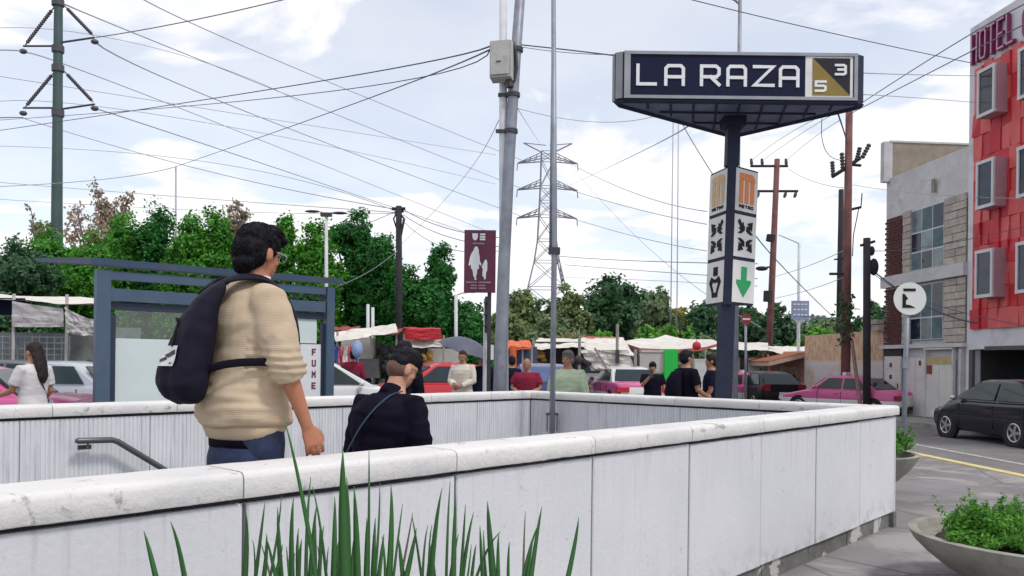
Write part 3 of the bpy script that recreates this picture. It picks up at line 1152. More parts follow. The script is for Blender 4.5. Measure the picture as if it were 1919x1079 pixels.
        hb.ell(hd((0, -0.01, 1.700)), (0.074 * k, 0.085 * k, 0.062 * k), 18, 8, mat=rr)
    elif hair == 'cap':
        hb.ell(hd((0, -0.005, 1.688)), (0.090 * k, 0.106 * k, 0.078 * k), 20, 10, mat=rr)
        hb.ell(hd((0, 0.115, 1.682)), (0.070 * k, 0.075 * k, 0.010 * k), 16, 6, mat=rr)
    if hb.v:
        hme = fuse(hb, 0.008, 2)
        sd = len(label)
        displace(hme, lambda q: mnoise.noise(q * 28 + Vector((sd, 0, 0))) * (0.014 if hair == 'bushy' else 0.005))
        ho = obj('cap' if hair == 'cap' else 'hair', hme, root)
        hme.materials.append(hair_m)
    # shirt
    if shirt:
        sb = MB()
        prof = torso(loose, hem if hem in [q[0] for q in TORSO] else .92, 1.50)
        low = prof[0]
        zc = hem
        if hem < 0.92 - 1e-6 or hem not in [q[0] for q in TORSO]:
            cc = sum((Vector(p) for p in low), Vector()) / len(low)
            low2 = [Vector((cc.x + (p.x - cc.x) * 1.03, cc.y + (p.y - cc.y) * 1.05, zc * k)) for p in low]
            prof = [low2] + [r_ for r_ in prof if r_[0].z > zc * k + 0.02]
        sb.loft(prof)
        for s in (-1, 1):
            sh, e, w = SH[s], EL[s], WR[s]
            L = {'short': 0.72, 'elbow': 1.16, 'long': 1.9, 'none': 0.0}[sleeve]
            pts, rad = [V(s * 0.08, -0.012, 1.43), sh], [0.05, 0.066 + loose * 0.5]
            for u in (0.35, 0.7, 1.0, 1.25, 1.6, 1.9):
                if u <= L + 1e-6:
                    pts.append(sh.lerp(e, u) if u <= 1 else e.lerp(w, u - 1))
                    rad.append((0.066 - 0.010 * min(u, 1.3) if u < 1.5 else 0.045) + loose * (0.6 if sleeve != 'short' else 0.8))
            pts.append(sh.lerp(e, L) if L <= 1 else e.lerp(w, L - 1))
            rad.append(rad[-1] * 0.97)
            if sleeve != 'none':
                sb.tube([warp(p) for p in pts], [q * k for q in rad], 16)
        if collar:
            sb.tube([warp((0, -0.012, 1.47)), warp((0, -0.006, 1.50 + collar))], [0.082 * k, 0.067 * k], 18)
        sme = fuse(sb, max(vox, 0.009), 6, 0.5)
        fs = Vector((fold_seed * 5.1 + len(label), 0, 0))
        displace(sme, lambda q: mnoise.noise(Vector((q.x * 7, q.y * 7, q.z * 20)) + fs) * fold + mnoise.noise(Vector((q.x * 16, q.y * 16, q.z * 34)) + fs) * fold * 0.4)
        so = obj('shirt', sme, root)
        sme.materials.append(shirt)
    # trousers and shoes
    tb = MB()
    tb.loft(torso(0.010, .84, 1.0))
    for s in (-1, 1):
        tb.tube([warp(HIPJ[s]), warp(HIPJ[s].lerp(KN[s], 0.4)), warp(KN[s]), warp(KN[s].lerp(AN[s], 0.4)), warp(AN[s] + V(0, 0, 0.015))],
                [0.099 * k * girth, 0.092 * k * girth, 0.072 * k, 0.068 * k, 0.062 * k], 14)
    tme = fuse(tb, 0.012, 4)
    ft_ = Vector((3.1 + len(label), 2, 0))
    displace(tme, lambda q: mnoise.noise(Vector((q.x * 12, q.y * 12, q.z * 15)) + ft_) * 0.005)
    obj('trousers', tme, root)
    tme.materials.append(pants)
    for s in (-1, 1):
        sb = MB()
        a = AN[s]
        sb.loft([[warp((a.x + w * math.cos(t), a.y + y, max(0.0, z + hh * math.sin(t)))) for t in [2 * math.pi * j / 12 for j in range(12)]]
                 for y, w, z, hh in ((-0.075, 0.022, 0.045, 0.03), (-0.05, 0.036, 0.05, 0.05), (0.0, 0.040, 0.055, 0.058), (0.07, 0.044, 0.04, 0.042), (0.13, 0.042, 0.03, 0.032), (0.17, 0.022, 0.025, 0.02))])
        sb.build('shoe', M_SHOE, root, True)
    return root, warp, hd, k


def on_ray(px, Y, z=None):
    if z is None:                                        # on the plaza and car park, or on the lower road
        z = 0.0 if PX(px, Y, 0.0) < kerbx(Y) and Y < PY1 else ROADZ
    return Vector((PX(px, Y, z), Y, z))


def hair_strands(me, parent, m, n, seed, crown, length=0.05, r=0.0042):
    """short locks lying on the hair, running down from the crown"""
    rr = random.Random(seed)
    q = MB()
    vv = me.vertices
    for _ in range(n):
        v_ = vv[rr.randrange(len(vv))]
        p, nn = v_.co.copy(), v_.normal.copy()
        d = (p - crown) + Vector((rr.uniform(-.05, .05), rr.uniform(-.05, .05), rr.uniform(-.07, 0.0)))
        d = d - nn * d.dot(nn)
        if d.length < 1e-4:
            continue
        d.normalize()
        L = length * rr.uniform(0.6, 1.25)
        q.tube([p - nn * 0.005, p + d * L * 0.45 + nn * rr.uniform(-0.002, 0.0015), p + d * L - nn * rr.uniform(0.0, 0.006)], [r, r * 0.9, r * 0.25], 4)
    o = q.build('hair_strands', m, parent, True)
    o['kind'] = 'stuff'
    return o


# --- the man with the backpack
t = NT('ribbed_beige_knit')
t.set(Roughness=0.95)
t.p.inputs['Specular IOR Level'].default_value = 0.15
wv = t.n.new('ShaderNodeTexWave')
wv.wave_type, wv.bands_direction = 'BANDS', 'Z'
wv.inputs['Scale'].default_value = 42
wv.inputs['Distortion'].default_value = 2.6
wv.inputs['Detail'].default_value = 2
wv.inputs['Detail Scale'].default_value = 1.5
t.l.new(t.tc.outputs['Object'], wv.inputs['Vector'])
c = t.ramp(t.noise(6, 5), [(0.3, (0.47, 0.37, 0.262)), (0.7, (0.57, 0.458, 0.332))])
c = t.mix(t.math('MULTIPLY', wv.outputs['Fac'], 0.08), c, (0.36, 0.26, 0.16))
t.color(c)
t.bump(wv.outputs['Fac'], 0.20, 0.003)
M_KNIT = t.m
M_CUFF = fabric('beige_rib_hem', (0.50, 0.395, 0.28), 0.1)

BY = 3.30
bloc = on_ray(453, BY, 0.0)
bloc.z = LAND_Z
arms_b = {1: (V(0.285, 0.060, 1.105), V(0.285, 0.168, 0.845)), -1: (V(-0.26, 0.03, 1.11), V(-0.25, 0.13, 0.88))}
BYAW = -50
bm_, warpB, hdB, kB = person('man in a beige ribbed sweater and jeans with a dark backpack, walking down the stairs', bloc, BYAW, 1.50, 1.30, SKIN_A, None, HAIR_BLACK,
                             None, 'elbow', 0.92, 0.03, M_JEANS, arms_b, lean=0.06, head_yaw=14, head_pitch=7, neck=0.02, vox=0.0062, head_k=1.06)
kn = MB()
SW = [(0.8, 0.1913, 0.1511, 0), (0.835, 0.2058, 0.1673, 0), (0.845, 0.2325, 0.1974, -0.004), (0.9, 0.2449, 0.2075, -0.006), (0.97, 0.2387, 0.1995, -0.004), (1.08, 0.2284, 0.1813, 0), (1.2, 0.2284, 0.1732, 0), (1.3, 0.2478, 0.1818, -0.006), (1.38, 0.2345, 0.1642, -0.012), (1.43, 0.197, 0.1358, -0.016), (1.475, 0.1273, 0.1007, -0.012), (1.505, 0.0929, 0.0855, -0.004)]
kn.loft([[warpB((a * math.copysign(abs(math.cos(q)) ** 0.88, math.cos(q)), y + b * math.copysign(abs(math.sin(q)) ** 0.88, math.sin(q)), z)) for q in [2 * math.pi * j / 28 for j in range(28)]] for z, a, b, y in SW])
for s in (-1, 1):
    e, w = arms_b[s]
    sh = V(s * 0.205, -0.012, 1.395)
    kn.tube([warpB(q) for q in (V(s * 0.09, -0.012, 1.42), sh, sh.lerp(e, 0.35), sh.lerp(e, 0.7), e, e.lerp(w, 0.10), e.lerp(w, 0.17), e.lerp(w, 0.20))],
            [q * kB for q in (0.07, 0.092, 0.090, 0.086, 0.084, 0.078, 0.066, 0.062)], 20)
kme_ = fuse(kn, 0.0075, 5, 0.5)


def knit_fold(q):
    q = q / kB
    d = mnoise.noise(Vector((q.x * 8, q.y * 8, q.z * 17))) * 0.006 + mnoise.noise(Vector((q.x * 4, q.y * 4, q.z * 7 + 5))) * 0.007
    d += (abs(mnoise.noise(Vector((q.x * 3 + q.z * 4, q.y * 4, q.z * 6 - q.x * 5)) + Vector((2, 7, 1)))) - 0.2) * 0.016
    low = max(0, 1 - abs(q.z - 0.93) / 0.16)
    d += mnoise.noise(Vector((q.x * 5 + 3, q.y * 5, q.z * 34))) * 0.011 * low
    if abs(q.x) > 0.2 and 1.0 < q.z < 1.24:                # pushed-up sleeve gathers in rings
        d += math.sin(q.z * 175 + mnoise.noise(q * 9) * 2.5) * 0.0065 * max(0, 1 - abs(q.z - 1.12) / 0.10)
        d += mnoise.noise(q * 30) * 0.004
    return d


displace(kme_, knit_fold)
obj('sweater', kme_, bm_).data.materials.append(M_KNIT)
M_HEMD = M_CUFF
hm = MB()
hm.loft([[warpB((a * math.cos(q), b * math.sin(q), z)) for q in [2 * math.pi * j / 40 for j in range(40)]] for z, a, b in ((.782, .194, .156), (.790, .204, .165), (.832, .220, .182), (.842, .213, .176))])
hme_ = hm.mesh('hem', M_HEMD, True)
obj('hem_band', hme_, bm_)
ub = MB()                                                   # dark undershirt edge below the hem
ub.loft([[warpB((a * math.cos(q), b * math.sin(q), z)) for q in [2 * math.pi * j / 32 for j in range(32)]] for z, a, b in ((.745, .191, .154), (.80, .193, .156))])
ub.build('undershirt', M_BLACKC, bm_, True)
jp = MB()                                                   # jeans: seat, back yoke, pockets
jp.loft([[warpB((a * math.cos(q), y + b * math.sin(q), z)) for q in [2 * math.pi * j / 32 for j in range(32)]] for z, a, b, y in ((.50, .174, .126, 0), (.62, .188, .150, -.008), (.70, .193, .156, -.006), (.76, .188, .150, 0))])
jme = fuse(jp, 0.010, 3)
displace(jme, lambda q: mnoise.noise(Vector((q.x * 14, q.y * 14, q.z * 20))) * 0.005)
t = NT('worn_denim')
t.set(Roughness=0.9)
c = t.ramp(t.noise(9, 7, rough=0.65), [(0.35, (0.007, 0.010, 0.032)), (0.70, (0.032, 0.050, 0.120))])
t.color(c)
t.bump(t.noise(260, 2), 0.3, 0.004)
obj('jeans_seat', jme, bm_).data.materials.append(t.m)
for ch_ in bm_.children:
    if ch_.name.startswith('trousers'):
        ch_.data.materials[0] = t.m
hb = MB()
rr = Matrix.Rotation(math.radians(14), 3, 'Z') @ Matrix.Rotation(math.radians(-7), 3, 'X')
for c, r in (((0, -0.016, 1.682), (0.089, 0.109, 0.090)), ((0, -0.046, 1.640), (0.090, 0.084, 0.100)), ((0, 0.026, 1.728), (0.072, 0.066, 0.040)), ((0, -0.066, 1.590), (0.072, 0.048, 0.062)), ((0, 0.070, 1.712), (0.068, 0.036, 0.032)),
             ((0.064, 0.012, 1.668), (0.022, 0.034, 0.044)), ((-0.064, 0.012, 1.668), (0.022, 0.034, 0.044))):
    hb.ell(hdB(c), tuple(q * kB for q in r), 20, 12, mat=rr)
hme = fuse(hb, 0.006, 3)
displace(hme, lambda q: mnoise.noise(q * 22) * 0.003 + mnoise.noise(Vector((q.x * 70, q.y * 70, q.z * 24))) * 0.002)
obj('hair', hme, bm_).data.materials.append(HAIR_BLACK)
hair_strands(hme, bm_, HAIR_BLACK, 6000, 3, hdB((0.01, -0.05, 1.775)), 0.026, 0.0016)
M_SPEC = mat('spectacle_metal', (0.35, 0.35, 0.38), 0.25, 0.8)
sp = MB()
for s in (-1, 1):
    sp.tube([hdB((s * 0.081, -0.005, 1.640)), hdB((s * 0.074, 0.06, 1.640)), hdB((s * 0.06, 0.100, 1.638))], 0.0022, 6)
    ring = [hdB((s * 0.034 + 0.026 * math.cos(q), 0.104, 1.630 + 0.020 * math.sin(q))) for q in [2 * math.pi * j / 16 for j in range(17)]]
    sp.tube(ring, 0.002, 5)
sp.tube([hdB((-0.009, 0.106, 1.634)), hdB((0.009, 0.106, 1.634))], 0.002, 5)
sp.build('spectacles', M_SPEC, bm_)
cl = MB()
cl.loft([[warpB((a * math.cos(q), y + b * math.sin(q), z)) for q in [2 * math.pi * j / 24 for j in range(24)]] for z, a, b, y in ((1.485, .080, .076, -.004), (1.515, .072, .070, .002), (1.528, .066, .064, .006))])
cl.build('shirt_collar', mat('white_collar', (0.7, 0.68, 0.68), 0.8), bm_, True)

# backpack, carried by him: its own thing
bp = thing('backpack', 'dark backpack with a white printed patch, worn over the beige sweater', 'backpack', bloc, math.radians(BYAW))
pk = MB()
PK = [(0.94, 0.045, -0.2758, 0.0473, 0.035), (0.965, 0.04, -0.2832, 0.0989, 0.0684), (1.025, 0.035, -0.2916, 0.129, 0.0925), (1.105, 0.035, -0.2897, 0.1359, 0.0958), (1.215, 0.035, -0.2756, 0.1333, 0.0845), (1.316, 0.04, -0.254, 0.1247, 0.0695), (1.396, 0.045, -0.2268, 0.1075, 0.0514), (1.454, 0.055, -0.1978, 0.0817, 0.0365), (1.488, 0.06, -0.1751, 0.0516, 0.0239)]
pk.loft([[warpB((cx + a * math.copysign(abs(math.cos(q)) ** 0.8, math.cos(q)), cy + b * math.copysign(abs(math.sin(q)) ** 0.9, math.sin(q)), z)) for q in [2 * math.pi * j / 28 for j in range(28)]] for z, cx, cy, a, b in PK])
pk.ell(warpB((0.0, -.345, 1.06)), (0.08, 0.05, 0.085), 18, 10)
pme = fuse(pk, 0.0075, 4)
displace(pme, lambda q: mnoise.noise(Vector((q.x * 9, q.y * 9, q.z * 6))) * 0.010 + mnoise.noise(q * 22) * 0.004)
M_PACK = mat('backpack_nylon', (0.0095, 0.008, 0.020), 0.7, var=0.3, scale=9, bump=0.35, bscale=300, spec=0.15)
M_STRAP = mat('strap_webbing', (0.009, 0.008, 0.015), 0.8, var=0.2, bump=0.4, bscale=260, spec=0.1)
obj('pack_body', pme, bp).data.materials.append(M_PACK)


def strap(pts, w, th, parent, m, refs=None, name='strap', n=10, wf=None):
    # smooth path, flat band whose flat side is square to the outward direction
    P0 = [wf(p) if wf else Vector(p) for p in pts]
    out = []
    for i in range(len(P0) - 1):
        a, b = P0[max(i - 1, 0)], P0[min(i + 2, len(P0) - 1)]
        for j in range(6):
            u = j / 6
            p, q = P0[i], P0[i + 1]
            out.append(0.5 * ((2 * p) + (-a + q) * u + (2 * a - 5 * p + 4 * q - b) * u * u + (-a + 3 * p - 3 * q + b) * u ** 3))
    out.append(P0[-1])
    rf = [Vector((p.x, p.y - (P0[0].y * 0 - 0.0), max(0.0, (p.z - 1.30 * kB)) * 1.6)).normalized() for p in out]
    mb = MB()
    mb.tube(out, [(w / 2, th / 2)] * len(out), n, ref=rf)
    return mb.build(name, m, parent, True)


strap([(0.02, -0.21, 1.45), (0.075, -0.16, 1.492), (0.115, -0.085, 1.512), (0.125, 0.0, 1.505), (0.122, 0.085, 1.45), (0.11, 0.155, 1.36), (0.13, 0.175, 1.24), (0.19, 0.14, 1.15), (0.247, 0.03, 1.125)], 0.072, 0.018, bp, M_PACK, wf=warpB)
strap([(-0.05, -0.21, 1.45), (-0.09, -0.16, 1.492), (-0.125, -0.085, 1.512), (-0.135, 0.0, 1.505), (-0.138, 0.09, 1.45), (-0.15, 0.165, 1.36), (-0.18, 0.175, 1.24), (-0.22, 0.115, 1.15)], 0.072, 0.018, bp, M_PACK, wf=warpB)
strap([(0.05, -0.30, 1.04), (0.115, -0.240, 1.085), (0.175, -0.200, 1.112), (0.228, -0.135, 1.126), (0.262, -0.045, 1.13), (0.262, 0.03, 1.125)], 0.030, 0.008, bp, M_STRAP, wf=warpB)
M_PATCH = mat('patch_print', (0.62, 0.63, 0.65), 0.6, var=0.05)


PCO = np.empty(len(pme.vertices) * 3, np.float32)
pme.vertices.foreach_get('co', PCO)
PCO = PCO.reshape(-1, 3)


def surf_y(x, z):
    """outermost y of the pack at local (x, z) by looking through its vertices"""
    near = (np.abs(PCO[:, 0] - x) + np.abs(PCO[:, 2] - z)) < 0.014
    return float(min(-0.2, PCO[near, 1].min())) if near.any() else -0.2


def sheet(x0, x1, z0, z1, off, m, name, nx=4, nz=4, poly=None, parent=None):
    mb = MB()
    G = {}
    for i in range(nx + 1):
        for j in range(nz + 1):
            if poly:
                (ax, az), (bx, bz), (cx, cz), (dx, dz) = poly
                u, w = i / nx, j / nz
                x = (ax * (1 - u) + bx * u) * (1 - w) + (dx * (1 - u) + cx * u) * w
                z = (az * (1 - u) + bz * u) * (1 - w) + (dz * (1 - u) + cz * u) * w
            else:
                x, z = x0 + (x1 - x0) * i / nx, z0 + (z1 - z0) * j / nz
            G[i, j] = Vector((x, surf_y(x, z) - off, z))
    for i in range(nx):
        for j in range(nz):
            mb.face([G[i, j], G[i + 1, j], G[i + 1, j + 1], G[i, j + 1]])
    return mb.build(name, m, parent or bp, True)


ptc = sheet(-0.006, 0.094, 0.950, 1.025, 0.004, M_PATCH, 'patch')
M_PRINT = mat('patch_ink', (0.02, 0.022, 0.03), 0.6)
for q in (((0.012, 0.991), (0.086, 1.011), (0.090, 0.995), (0.043, 0.979)), ((-0.002, 0.973), (0.032, 0.988), (0.042, 0.974), (0.004, 0.965)), ((0.070, 0.957), (0.082, 0.959), (0.081, 0.965), (0.068, 0.963))):
    sheet(0, 0, 0, 0, 0.0062, M_PRINT, 'print', 3, 2, q, ptc)
zp = MB()
zpts = [Vector((math.cos(a) * 0.085 - 0.03, 0, 1.02 + math.sin(a) * 0.11)) for a in [math.pi * j / 16 for j in range(17)]]
zp.tube([Vector((p.x, surf_y(p.x, p.z) - 0.003, p.z)) for p in zpts], 0.0045, 6)
zp.build('zip', M_STRAP, bp, True)

# --- the man in the dark shirt
DY = 4.90
dloc = on_ray(716, DY, 0.0)
dloc.z = -0.16
DYAW = -38
M_DARK = mat('dark_plum_cloth', (0.0085, 0.007, 0.016), 0.9, var=0.3, scale=6, bump=0.3, bscale=240, spec=0.06)
arms_d = {1: (V(0.275, 0.02, 1.13), V(0.25, 0.17, 0.93)), -1: (V(-0.285, 0.0, 1.13), V(-0.27, 0.16, 0.93))}
dm, warpD, hdD, kD = person('stocky man in a dark shirt with cropped hair, head bowed, going down the stairs', dloc, DYAW, 1.73, 1.30, SKIN_C, 'buzz', HAIR_BLACK, M_DARK, 'long', 0.80, 0.026,
                            M_BLACKC, arms_d, lean=0.10, head_yaw=-16, head_pitch=16, neck=0.14, vox=0.008, collar=0.03, fold=0.009, wide=1.0)
hb = MB()                                                   # short clipped sides fading into the neck
rr = Matrix.Rotation(math.radians(-16), 3, 'Z') @ Matrix.Rotation(math.radians(-16), 3, 'X')
hb.ell(hdD((0, -0.028, 1.628)), (0.0765 * kD, 0.080 * kD, 0.074 * kD), 20, 12, mat=rr)
hb.build('hair_fade', mat('clipped_hair', (0.12, 0.065, 0.045), 0.8, var=0.25, scale=60), dm, True)
sp = MB()
for s in (-1, 1):
    sp.tube([hdD((s * 0.079, -0.005, 1.640)), hdD((s * 0.072, 0.06, 1.640)), hdD((s * 0.058, 0.098, 1.638))], 0.002, 6)
    sp.tube([hdD((s * 0.034 + 0.026 * math.cos(q), 0.102, 1.630 + 0.020 * math.sin(q))) for q in [2 * math.pi * j / 16 for j in range(17)]], 0.0018, 5)
sp.build('spectacles', mat('spectacle_black', (0.02, 0.02, 0.02), 0.3), dm)
cb = thing('shoulder_bag', 'grey bag on a thin blue strap across the back of the dark shirted man', 'bag', dloc, math.radians(DYAW))
for ch_ in dm.children:
    if ch_.name.startswith('hair') and not ch_.name.startswith('hair_fade'):
        hair_strands(ch_.data, dm, HAIR_BLACK, 1800, 4, hdD((0, -0.05, 1.77)), 0.016, 0.0024)
M_BLUE = mat('blue_strap', (0.006, 0.030, 0.060), 0.7)
strap([(0.100, -0.030, 1.500), (0.085, -0.105, 1.475), (0.055, -0.172, 1.40), (0.0, -0.215, 1.30), (-0.07, -0.225, 1.18), (-0.15, -0.215, 1.05), (-0.23, -0.18, 0.93), (-0.29, -0.12, 0.86)], 0.020, 0.006, cb, M_BLUE, wf=warpD)
bb = MB()
bb.loft([[warpD((-0.335 + a * math.cos(q), -0.06 + b * math.sin(q), z)) for q in [2 * math.pi * j / 16 for j in range(16)]] for z, a, b in ((.66, .06, .09), (.68, .072, .115), (.78, .075, .12), (.86, .066, .11), (.885, .04, .08))])
bb.build('bag_body', mat('grey_bag', (0.09, 0.095, 0.12), 0.8, var=0.2, bump=0.3), cb, True)
# ------------------------------------------------------------------ stroke lettering
GLYPH = {
    'L': [[(0, 1), (0, 0), (1, 0)]],
    'A': [[(0, 0), (0, .86), (.14, 1), (.86, 1), (1, .86), (1, 0)], [(0, .40), (1, .40)]],
    'R': [[(0, 0), (0, 1), (.82, 1), (1, .86), (1, .56), (.84, .42)], [(.84, .42), (.03, .42)], [(.52, .42), (1, 0)]],
    'Z': [[(0, 1), (1, 1), (0, 0), (1, 0)]],
    'H': [[(0, 0), (0, 1)], [(1, 0), (1, 1)], [(0, .5), (1, .5)]],
    'O': [[(0, .12), (0, .88), (.15, 1), (.85, 1), (1, .88), (1, .12), (.85, 0), (.15, 0), (0, .12)]],
    'T': [[(0, 1), (1, 1)], [(.5, 1), (.5, 0)]],
    'E': [[(1, 1), (0, 1), (0, 0), (1, 0)], [(0, .5), (.8, .5)]],
    'F': [[(1, 1), (0, 1), (0, 0)], [(0, .5), (.8, .5)]],
    'U': [[(0, 1), (0, .12), (.15, 0), (.85, 0), (1, .12), (1, 1)]],
    'N': [[(0, 0), (0, 1), (1, 0), (1, 1)]],
    'M': [[(0, 0), (0, 1), (.5, .45), (1, 1), (1, 0)]],
    'P': [[(0, 0), (0, 1), (.85, 1), (1, .88), (1, .58), (.85, .46)], [(.85, .46), (.03, .46)]],
    'I': [[(.5, 0), (.5, 1)]],
    '3': [[(0, 1), (.82, 1), (1, .88), (1, .62), (.85, .52), (.25, .52)], [(.85, .52), (1, .40), (1, .12), (.82, 0), (0, 0)]],
    '5': [[(1, 1), (0, 1), (0, .55), (.82, .55), (1, .45), (1, .12), (.82, 0), (0, 0)]],
}


def strokes(mb, lines, x, z, w, h, sw, d0, d1, m=0):
    """polyline strokes as thin raised bars on the plane y = d0..d1 (local x right, z up)"""
    for li, ln in enumerate(lines):
        d0 = d0 - 0.0012 * (li > 0)
        pts = [(x + a * w, z + b * h) for a, b in ln]
        n = len(pts)
        closed = n > 2 and pts[0] == pts[-1]
        L, R = [], []
        for i in range(n):
            p = pts[i]
            pv = pts[i - 1] if i else (pts[-2] if closed else None)
            nx = pts[i + 1] if i < n - 1 else (pts[1] if closed else None)

            def un(a, b):
                q = math.hypot(b[0] - a[0], b[1] - a[1]) or 1
                return ((b[0] - a[0]) / q, (b[1] - a[1]) / q)
            d = [un(a, b) for a, b in ((pv, p), (p, nx)) if a and b]
            tx, tz = sum(q[0] for q in d), sum(q[1] for q in d)
            q = math.hypot(tx, tz) or 1
            tx, tz = tx / q, tz / q
            co = abs(tx * d[0][0] + tz * d[0][1])
            k = sw / 2 / max(co, 0.45)
            ex, ez = (0, 0)
            if pv is None:
                ex, ez = -d[0][0] * sw * 0.5, -d[0][1] * sw * 0.5
            elif nx is None:
                ex, ez = d[0][0] * sw * 0.5, d[0][1] * sw * 0.5
            L.append((p[0] + ex - tz * k, p[1] + ez + tx * k))
            R.append((p[0] + ex + tz * k, p[1] + ez - tx * k))
        for i in range(n - 1):
            mb.prism([(L[i][0], d0, L[i][1]), (R[i][0], d0, R[i][1]), (R[i + 1][0], d0, R[i + 1][1]), (L[i + 1][0], d0, L[i + 1][1])], (0, d1 - d0, 0), m)


def flat_poly(mb, pts, d0, d1, m=0):
    mb.prism([(a, d0, b) for a, b in pts], (0, d1 - d0, 0), m)


def text_obj(s, size, m, parent, name='lettering', align='CENTER', extrude=0.0015):
    cu = bpy.data.curves.new('t', 'FONT')
    cu.body, cu.size, cu.align_x, cu.extrude = s, size, align, extrude
    cu.resolution_u = 3
    tmp = bpy.data.objects.new('t', cu)
    C.objects.link(tmp)
    dg = bpy.context.evaluated_depsgraph_get()
    me = bpy.data.meshes.new_from_object(tmp.evaluated_get(dg))
    bpy.data.objects.remove(tmp)
    me.materials.clear()
    me.materials.append(m)
    me.transform(Matrix.Rotation(math.radians(90), 4, 'X'))
    return obj(name, me, parent)


# ------------------------------------------------------------------ station name sign on its post
M_NAVYP = mat('sign_navy', (0.011, 0.014, 0.042), 0.6, var=0.1, spec=0.12)
M_ALU = mat('sign_aluminium', (0.29, 0.305, 0.335), 0.5, 0.2, var=0.12, dirt=(0.34, 0.34, 0.36))
M_WHITEP = mat('sign_white', (0.70, 0.70, 0.68), 0.55, var=0.06, dirt=(0.56, 0.55, 0.52))
M_LETTER = mat('sign_letter', (0.74, 0.76, 0.78), 0.5, var=0.05)
M_GOLD = mat('sign_gold', (0.26, 0.185, 0.055), 0.6, var=0.12, spec=0.15)
M_GREYP = mat('sign_dark_grey', (0.028, 0.03, 0.04), 0.6, spec=0.15)
M_STEELB = mat('post_blue_grey', (0.022, 0.028, 0.055), 0.6, var=0.15, scale=3, spec=0.2, dirt=(0.04, 0.045, 0.065))
M_UNDER = mat('sign_underside', (0.10, 0.13, 0.22), 0.6, var=0.3, scale=3)
M_BLACKP = mat('sign_black', (0.015, 0.015, 0.018), 0.6, spec=0.15)
M_ORANGE = mat('logo_orange', (0.72, 0.21, 0.055), 0.5, var=0.06)
M_ORANGEF = mat('logo_orange_faded', (0.62, 0.42, 0.24), 0.6, var=0.08)
M_GREEN = mat('sign_green', (0.0, 0.32, 0.09), 0.5, var=0.06)

PY_S = 10.34
pb = on_ray(1350, PY_S - 0.14, 0.0)
LEAN = 0.0235
ss = thing('station_sign', 'dark three sided LA RAZA station sign on a tall blue grey post with pictogram boxes', 'sign', pb)
ptz, BX0_ = 4.53, 2.25
q = MB()
for z0_, z1_, w_, y_ in ((0, BX0_, 0.168, 0), (BX0_, 3.93, 0.07, 0.02), (3.93, ptz, 0.150, 0)):
    q.loft([[(LEAN * z + sx * w_ / 2, y_ + sy * w_ / 2, z) for sx, sy in ((-1, -1), (1, -1), (1, 1), (-1, 1))] for z in (z0_, z1_)])
q.box((0, 0, 0.01), (0.36, 0.36, 0.02))
q.build('post', M_STEELB, ss, angle=30)
BO = Matrix.Translation((0.012, 0, 0))
FY = -0.66                                          # front face of the name board
SZ0, SZ1 = 4.535, 5.075
HWD = 1.335
plan = [(-HWD, FY), (HWD, FY), (HWD + 0.10, FY + 0.06), (HWD + 0.07, FY + 0.17), (0.345, 0.75), (0.225, 0.75), (-HWD - 0.05, FY + 0.17), (-HWD - 0.10, FY + 0.06)]
q = MB()
q.loft([[(x, y, SZ0) for x, y in plan], [(x, y, SZ1) for x, y in plan]])
q.xf(BO).build('name_box', M_STEELB, ss)
q = MB()                                            # silver frame and corner strips of the front face
for z in (SZ0 + 0.018, SZ1 - 0.018):
    q.box((0, FY - 0.012, z), (2 * HWD, 0.03, 0.036))
for x in (-HWD + 0.035, HWD - 0.02):
    q.box((x, FY - 0.012, (SZ0 + SZ1) / 2), (0.07 if x < 0 else 0.04, 0.028, SZ1 - SZ0 - 0.074))
q.xf(BO).build('frame', M_ALU, ss)
q = MB()
for x, y, a in ((-HWD - 0.052, FY + 0.020, math.radians(-31)), (-HWD - 0.092, FY + 0.125, math.radians(-70))):
    q.box((x, y, (SZ0 + SZ1) / 2), (0.085, 0.02, SZ1 - SZ0 - 0.01), a)
q.xf(BO).build('corner_strip', mat('sign_corner_grey', (0.24, 0.25, 0.28), 0.6, var=0.15), ss)
q = MB()
q.box((-HWD + 0.07 + 1.01, FY - 0.006, (SZ0 + SZ1) / 2), (2.02, 0.014, SZ1 - SZ0 - 0.076))
np_ = q.xf(BO).build('name_panel', M_NAVYP, ss)
q = MB()
lx = -HWD + 0.145
for chx, ch, w in ((0.0, 'L', 0.200), (0.320, 'A', 0.200), (0.728, 'R', 0.200), (1.030, 'A', 0.200), (1.332, 'Z', 0.215), (1.630, 'A', 0.200)):
    q = MB()
    strokes(q, GLYPH[ch], lx + chx + 0.01, SZ0 + 0.163, w, 0.212, 0.037, FY - 0.022, FY - 0.012)
    q.xf(BO).build('letter', M_LETTER, np_)
q = MB()
x0, x1 = HWD - 0.60, HWD - 0.042
q.box(((x0 + x1) / 2 - 0.004, FY - 0.006, (SZ0 + SZ1) / 2), (x1 - x0 - 0.014, 0.016, SZ1 - SZ0 - 0.076))
lp = q.xf(BO).build('line_panel', M_WHITEP, ss)
a0, a1, b0, b1 = x0 + 0.085, x1 - 0.045, SZ0 + 0.058, SZ1 - 0.058
q = MB()
flat_poly(q, [(a0, b0), (a1, b0), (a0, b1)], FY - 0.020, FY - 0.012)
q.xf(BO).build('gold_triangle', M_GOLD, lp)
q = MB()
flat_poly(q, [(a1, b0), (a1, b1), (a0, b1)], FY - 0.0195, FY - 0.012)
q.xf(BO).build('grey_triangle', M_GREYP, lp)
q = MB()
strokes(q, GLYPH['3'], a1 - 0.165, b1 - 0.185, 0.110, 0.105, 0.027, FY - 0.028, FY - 0.019)
q.xf(BO).build('line_number', M_LETTER, lp)
q = MB()
strokes(q, GLYPH['5'], a0 + 0.035, b0 + 0.048, 0.110, 0.105, 0.027, FY - 0.028, FY - 0.019)
q.xf(BO).build('line_number', M_LETTER, lp)
